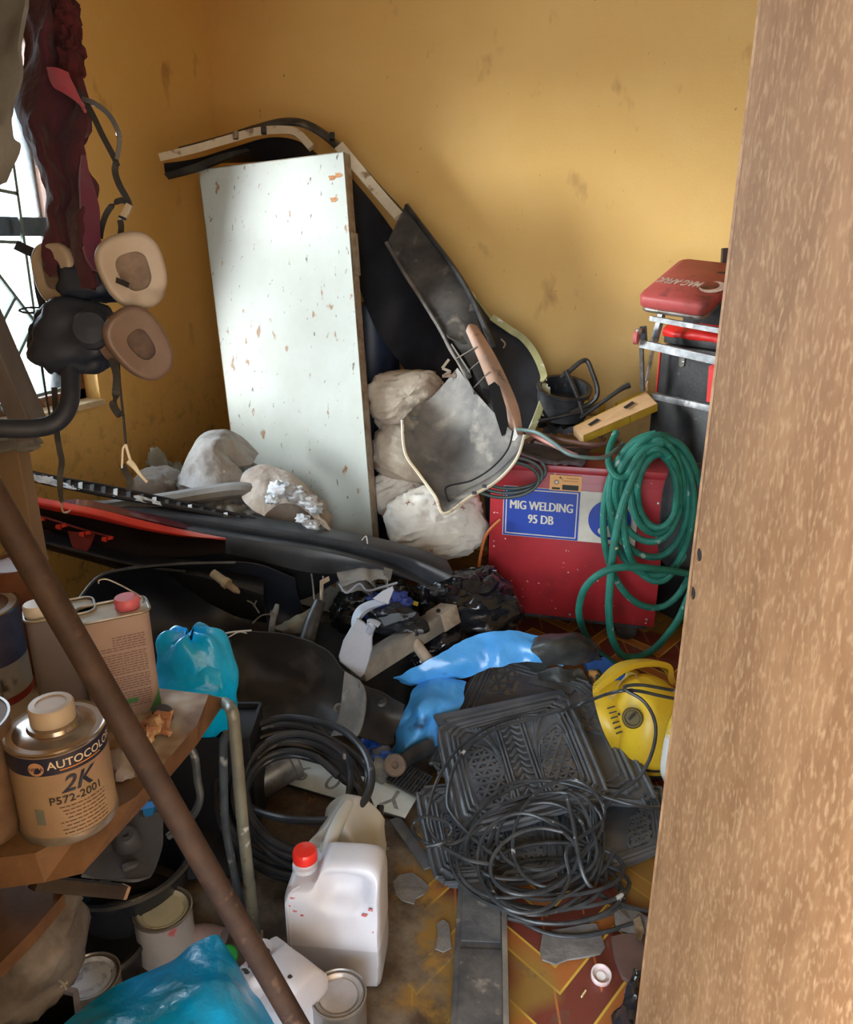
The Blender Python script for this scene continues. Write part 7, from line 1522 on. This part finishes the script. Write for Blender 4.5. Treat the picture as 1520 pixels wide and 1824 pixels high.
strap('shiny curled strap loop beside the straight webbing strap', [(146, 176, 1.235), (168, 184, 1.23), (192, 202, 1.225), (208, 228, 1.22), (213, 252, 1.22), (208, 284, 1.225)], .008, [UP, UP, UP+RT*.4, UP*.4+RT, FW+RT*.6, FW+RT*.3], strapg)
strap('twisted black strap hanging between the loop and the metal buckle', [(208, 284, 1.23), (205, 305, 1.23), (212, 328, 1.23), (224, 350, 1.23), (234, 366, 1.23)], .010, [FW+R_*.2, R_, R_, R_+FW*.5, FW])
t = thing('strap_buckle', 'bright metal buckle on the twisted strap above the ivory filter', 'buckle', P(226, 372, 1.23))
part('buckle_plate', beam(P(231, 364, 1.225), P(219, 387, 1.225), .011, .004, up=FW, bev=.001), mk('bright_buckle', (.75, .76, .78), rough=.2, metal=.8), t)
part('buckle_bar', beam(P(212, 386, 1.222), P(224, 391, 1.222), .004, .004, up=FW), blk2, t)
strap('short black strap end going from the metal buckle into the ivory filter', [(214, 392, 1.225), (216, 405, 1.225), (214, 424, 1.215)], .009, [R_, R_, R_])
strap('curved black strap from the metal buckle down behind the maroon garment', [(230, 362, 1.235), (218, 357, 1.235), (204, 362, 1.235), (190, 380, 1.24), (182, 402, 1.245), (178, 425, 1.25)], .009, [UP, UP, UP+R_, R_, R_, R_])
strap('wide black strap hanging below the oblong filters', [(200, 640, 1.235), (208, 668, 1.235), (207, 695, 1.235), (205, 712, 1.235), (202, 722, 1.235), (212, 738, 1.235), (220, 738, 1.235)], .012, [R_, R_, R_*1+FW*.2, FW, R_, R_, FW])
single('cord', tube(L((211, 640, 1.24), (214, 690, 1.24), (220, 745, 1.24), (224, 790, 1.24)), .0022, 6), strapm, 'thin black cord hanging beside the wide strap under the filters', 'cord')
t = thing('drawstring', 'white frayed string with a plastic tag at the end of the hanging cord', 'string', P(235, 860, 1.24))
part('loop', tube(L((224, 792, 1.24), (219, 800, 1.24), (218, 818, 1.24), (217, 834, 1.24)), .0016, 6), mk('white_string', (.65, .6, .5)), t)
part('strand', tube(L((224, 792, 1.24), (228, 806, 1.24), (232, 820, 1.24)), .0022, 6), mk('white_string', (.65, .6, .5)), t)
part('tag', tube(L((229, 822, 1.24), (238, 830, 1.24), (250, 846, 1.24), (262, 859, 1.24)), [.005, .0045, .0025, .002], 8), mk('cloudy_tag', (.62, .57, .45), rough=.3), t)
strap('lowest black strap tail hanging under the white string', [(217, 828, 1.245), (224, 840, 1.245), (232, 858, 1.245), (229, 874, 1.245)], .010, [R_, R_, R_+FW*.3, R_])
strap('long black strap hanging below the bent tube towards the red bumper', [(97, 690, 1.26), (101, 766, 1.26), (106, 800, 1.26), (110, 822, 1.26), (107, 850, 1.26), (108, 880, 1.26), (111, 896, 1.26)], .009, [R_, R_, R_+FW*.4, R_, R_+FW*.6, FW+R_*.4, FW])
t = thing('wire_hook', 'bare wire hook at the end of the long hanging strap', 'hook', P(115, 912, 1.26))
part('hook', tube(L((111, 893, 1.26), (110, 905, 1.26), (114, 913, 1.26), (121, 912, 1.26), (125, 908, 1.26)), .0016, 6), screw, t)
strap('blue-black strap knotted across the window bars left of the garment', [(28, 436, 1.3), (45, 444, 1.3), (66, 452, 1.3), (90, 456, 1.3)], .016, [UP]*4, navyr)
strap('blue-black strap hanging down from the knot in front of the window', [(60, 452, 1.3), (64, 480, 1.3), (70, 520, 1.3), (77, 550, 1.3), (80, 590, 1.29)], .013, [R_]*5, navyr)
single('wire_loop', tube(L((34, 552, 1.3), (50, 548, 1.3), (76, 549, 1.3), (70, 556, 1.3), (45, 557, 1.3), (33, 553, 1.3)), .0018, 6), navyr, 'flat dark wire loop at the strap before the window', 'wire')
single('cord', tube(L((74, 650, 1.29), (80, 690, 1.29), (89, 742, 1.29)), .0018, 6), strapm, 'thin cord hanging from the navy face piece past the window sill', 'cord')
# bent tube and posts
t = thing('bent_tube', 'thick blue-black padded tube bent into a hook in front of the window sill', 'tube', P(60, 790, 1.25))
part('tube', tube(L((112, 430, 1.33), (118, 520, 1.30), (122, 600, 1.27), (126, 680, 1.25), (122, 722, 1.24), (100, 752, 1.23), (60, 763, 1.22), (0, 763, 1.2), (-80, 760, 1.18)), .0145, 16), navyr, t)
woodp = mk('raw_timber', (.22, .15, .095), (.15, .10, .06), ns=10, rough=.7, stretch=(1, 1, .2), bump=.2, bs=50)
ppz = P(22, 800, 1.56)
t = thing('timber_post', 'upright square timber post at the left edge below the bent tube', 'post', Vector((ppz.x, ppz.y, 0)))
part('post', beam(Vector((ppz.x, ppz.y, 0)), Vector((ppz.x, ppz.y, P(20, 776, 1.56).z)), .045, .045, up=FH, bev=.003), woodp, t, smooth=False)
single('grey_cloth_pad', blob(P(18, 784, 1.54), (.055, .045, .018), Matrix((RT, FH, ZZ)).transposed(), amp=.4, fs=4, seed=3), mk('limp_grey_cloth', (.25, .25, .24)), 'small dirty grey cloth pad on top of the timber post', 'cloth', ang=80)
single('timber_plank', beam(P(62, 775, 1.40), P(-70, 470, 1.28), .035, .07, up=FW, bev=.003), mk('blue_lit_timber', (.12, .11, .12), (.08, .07, .075), ns=8, rough=.7, stretch=(1, 1, .3)), 'slanting grey-brown timber plank at the left edge in front of the window', 'plank', smooth=False)
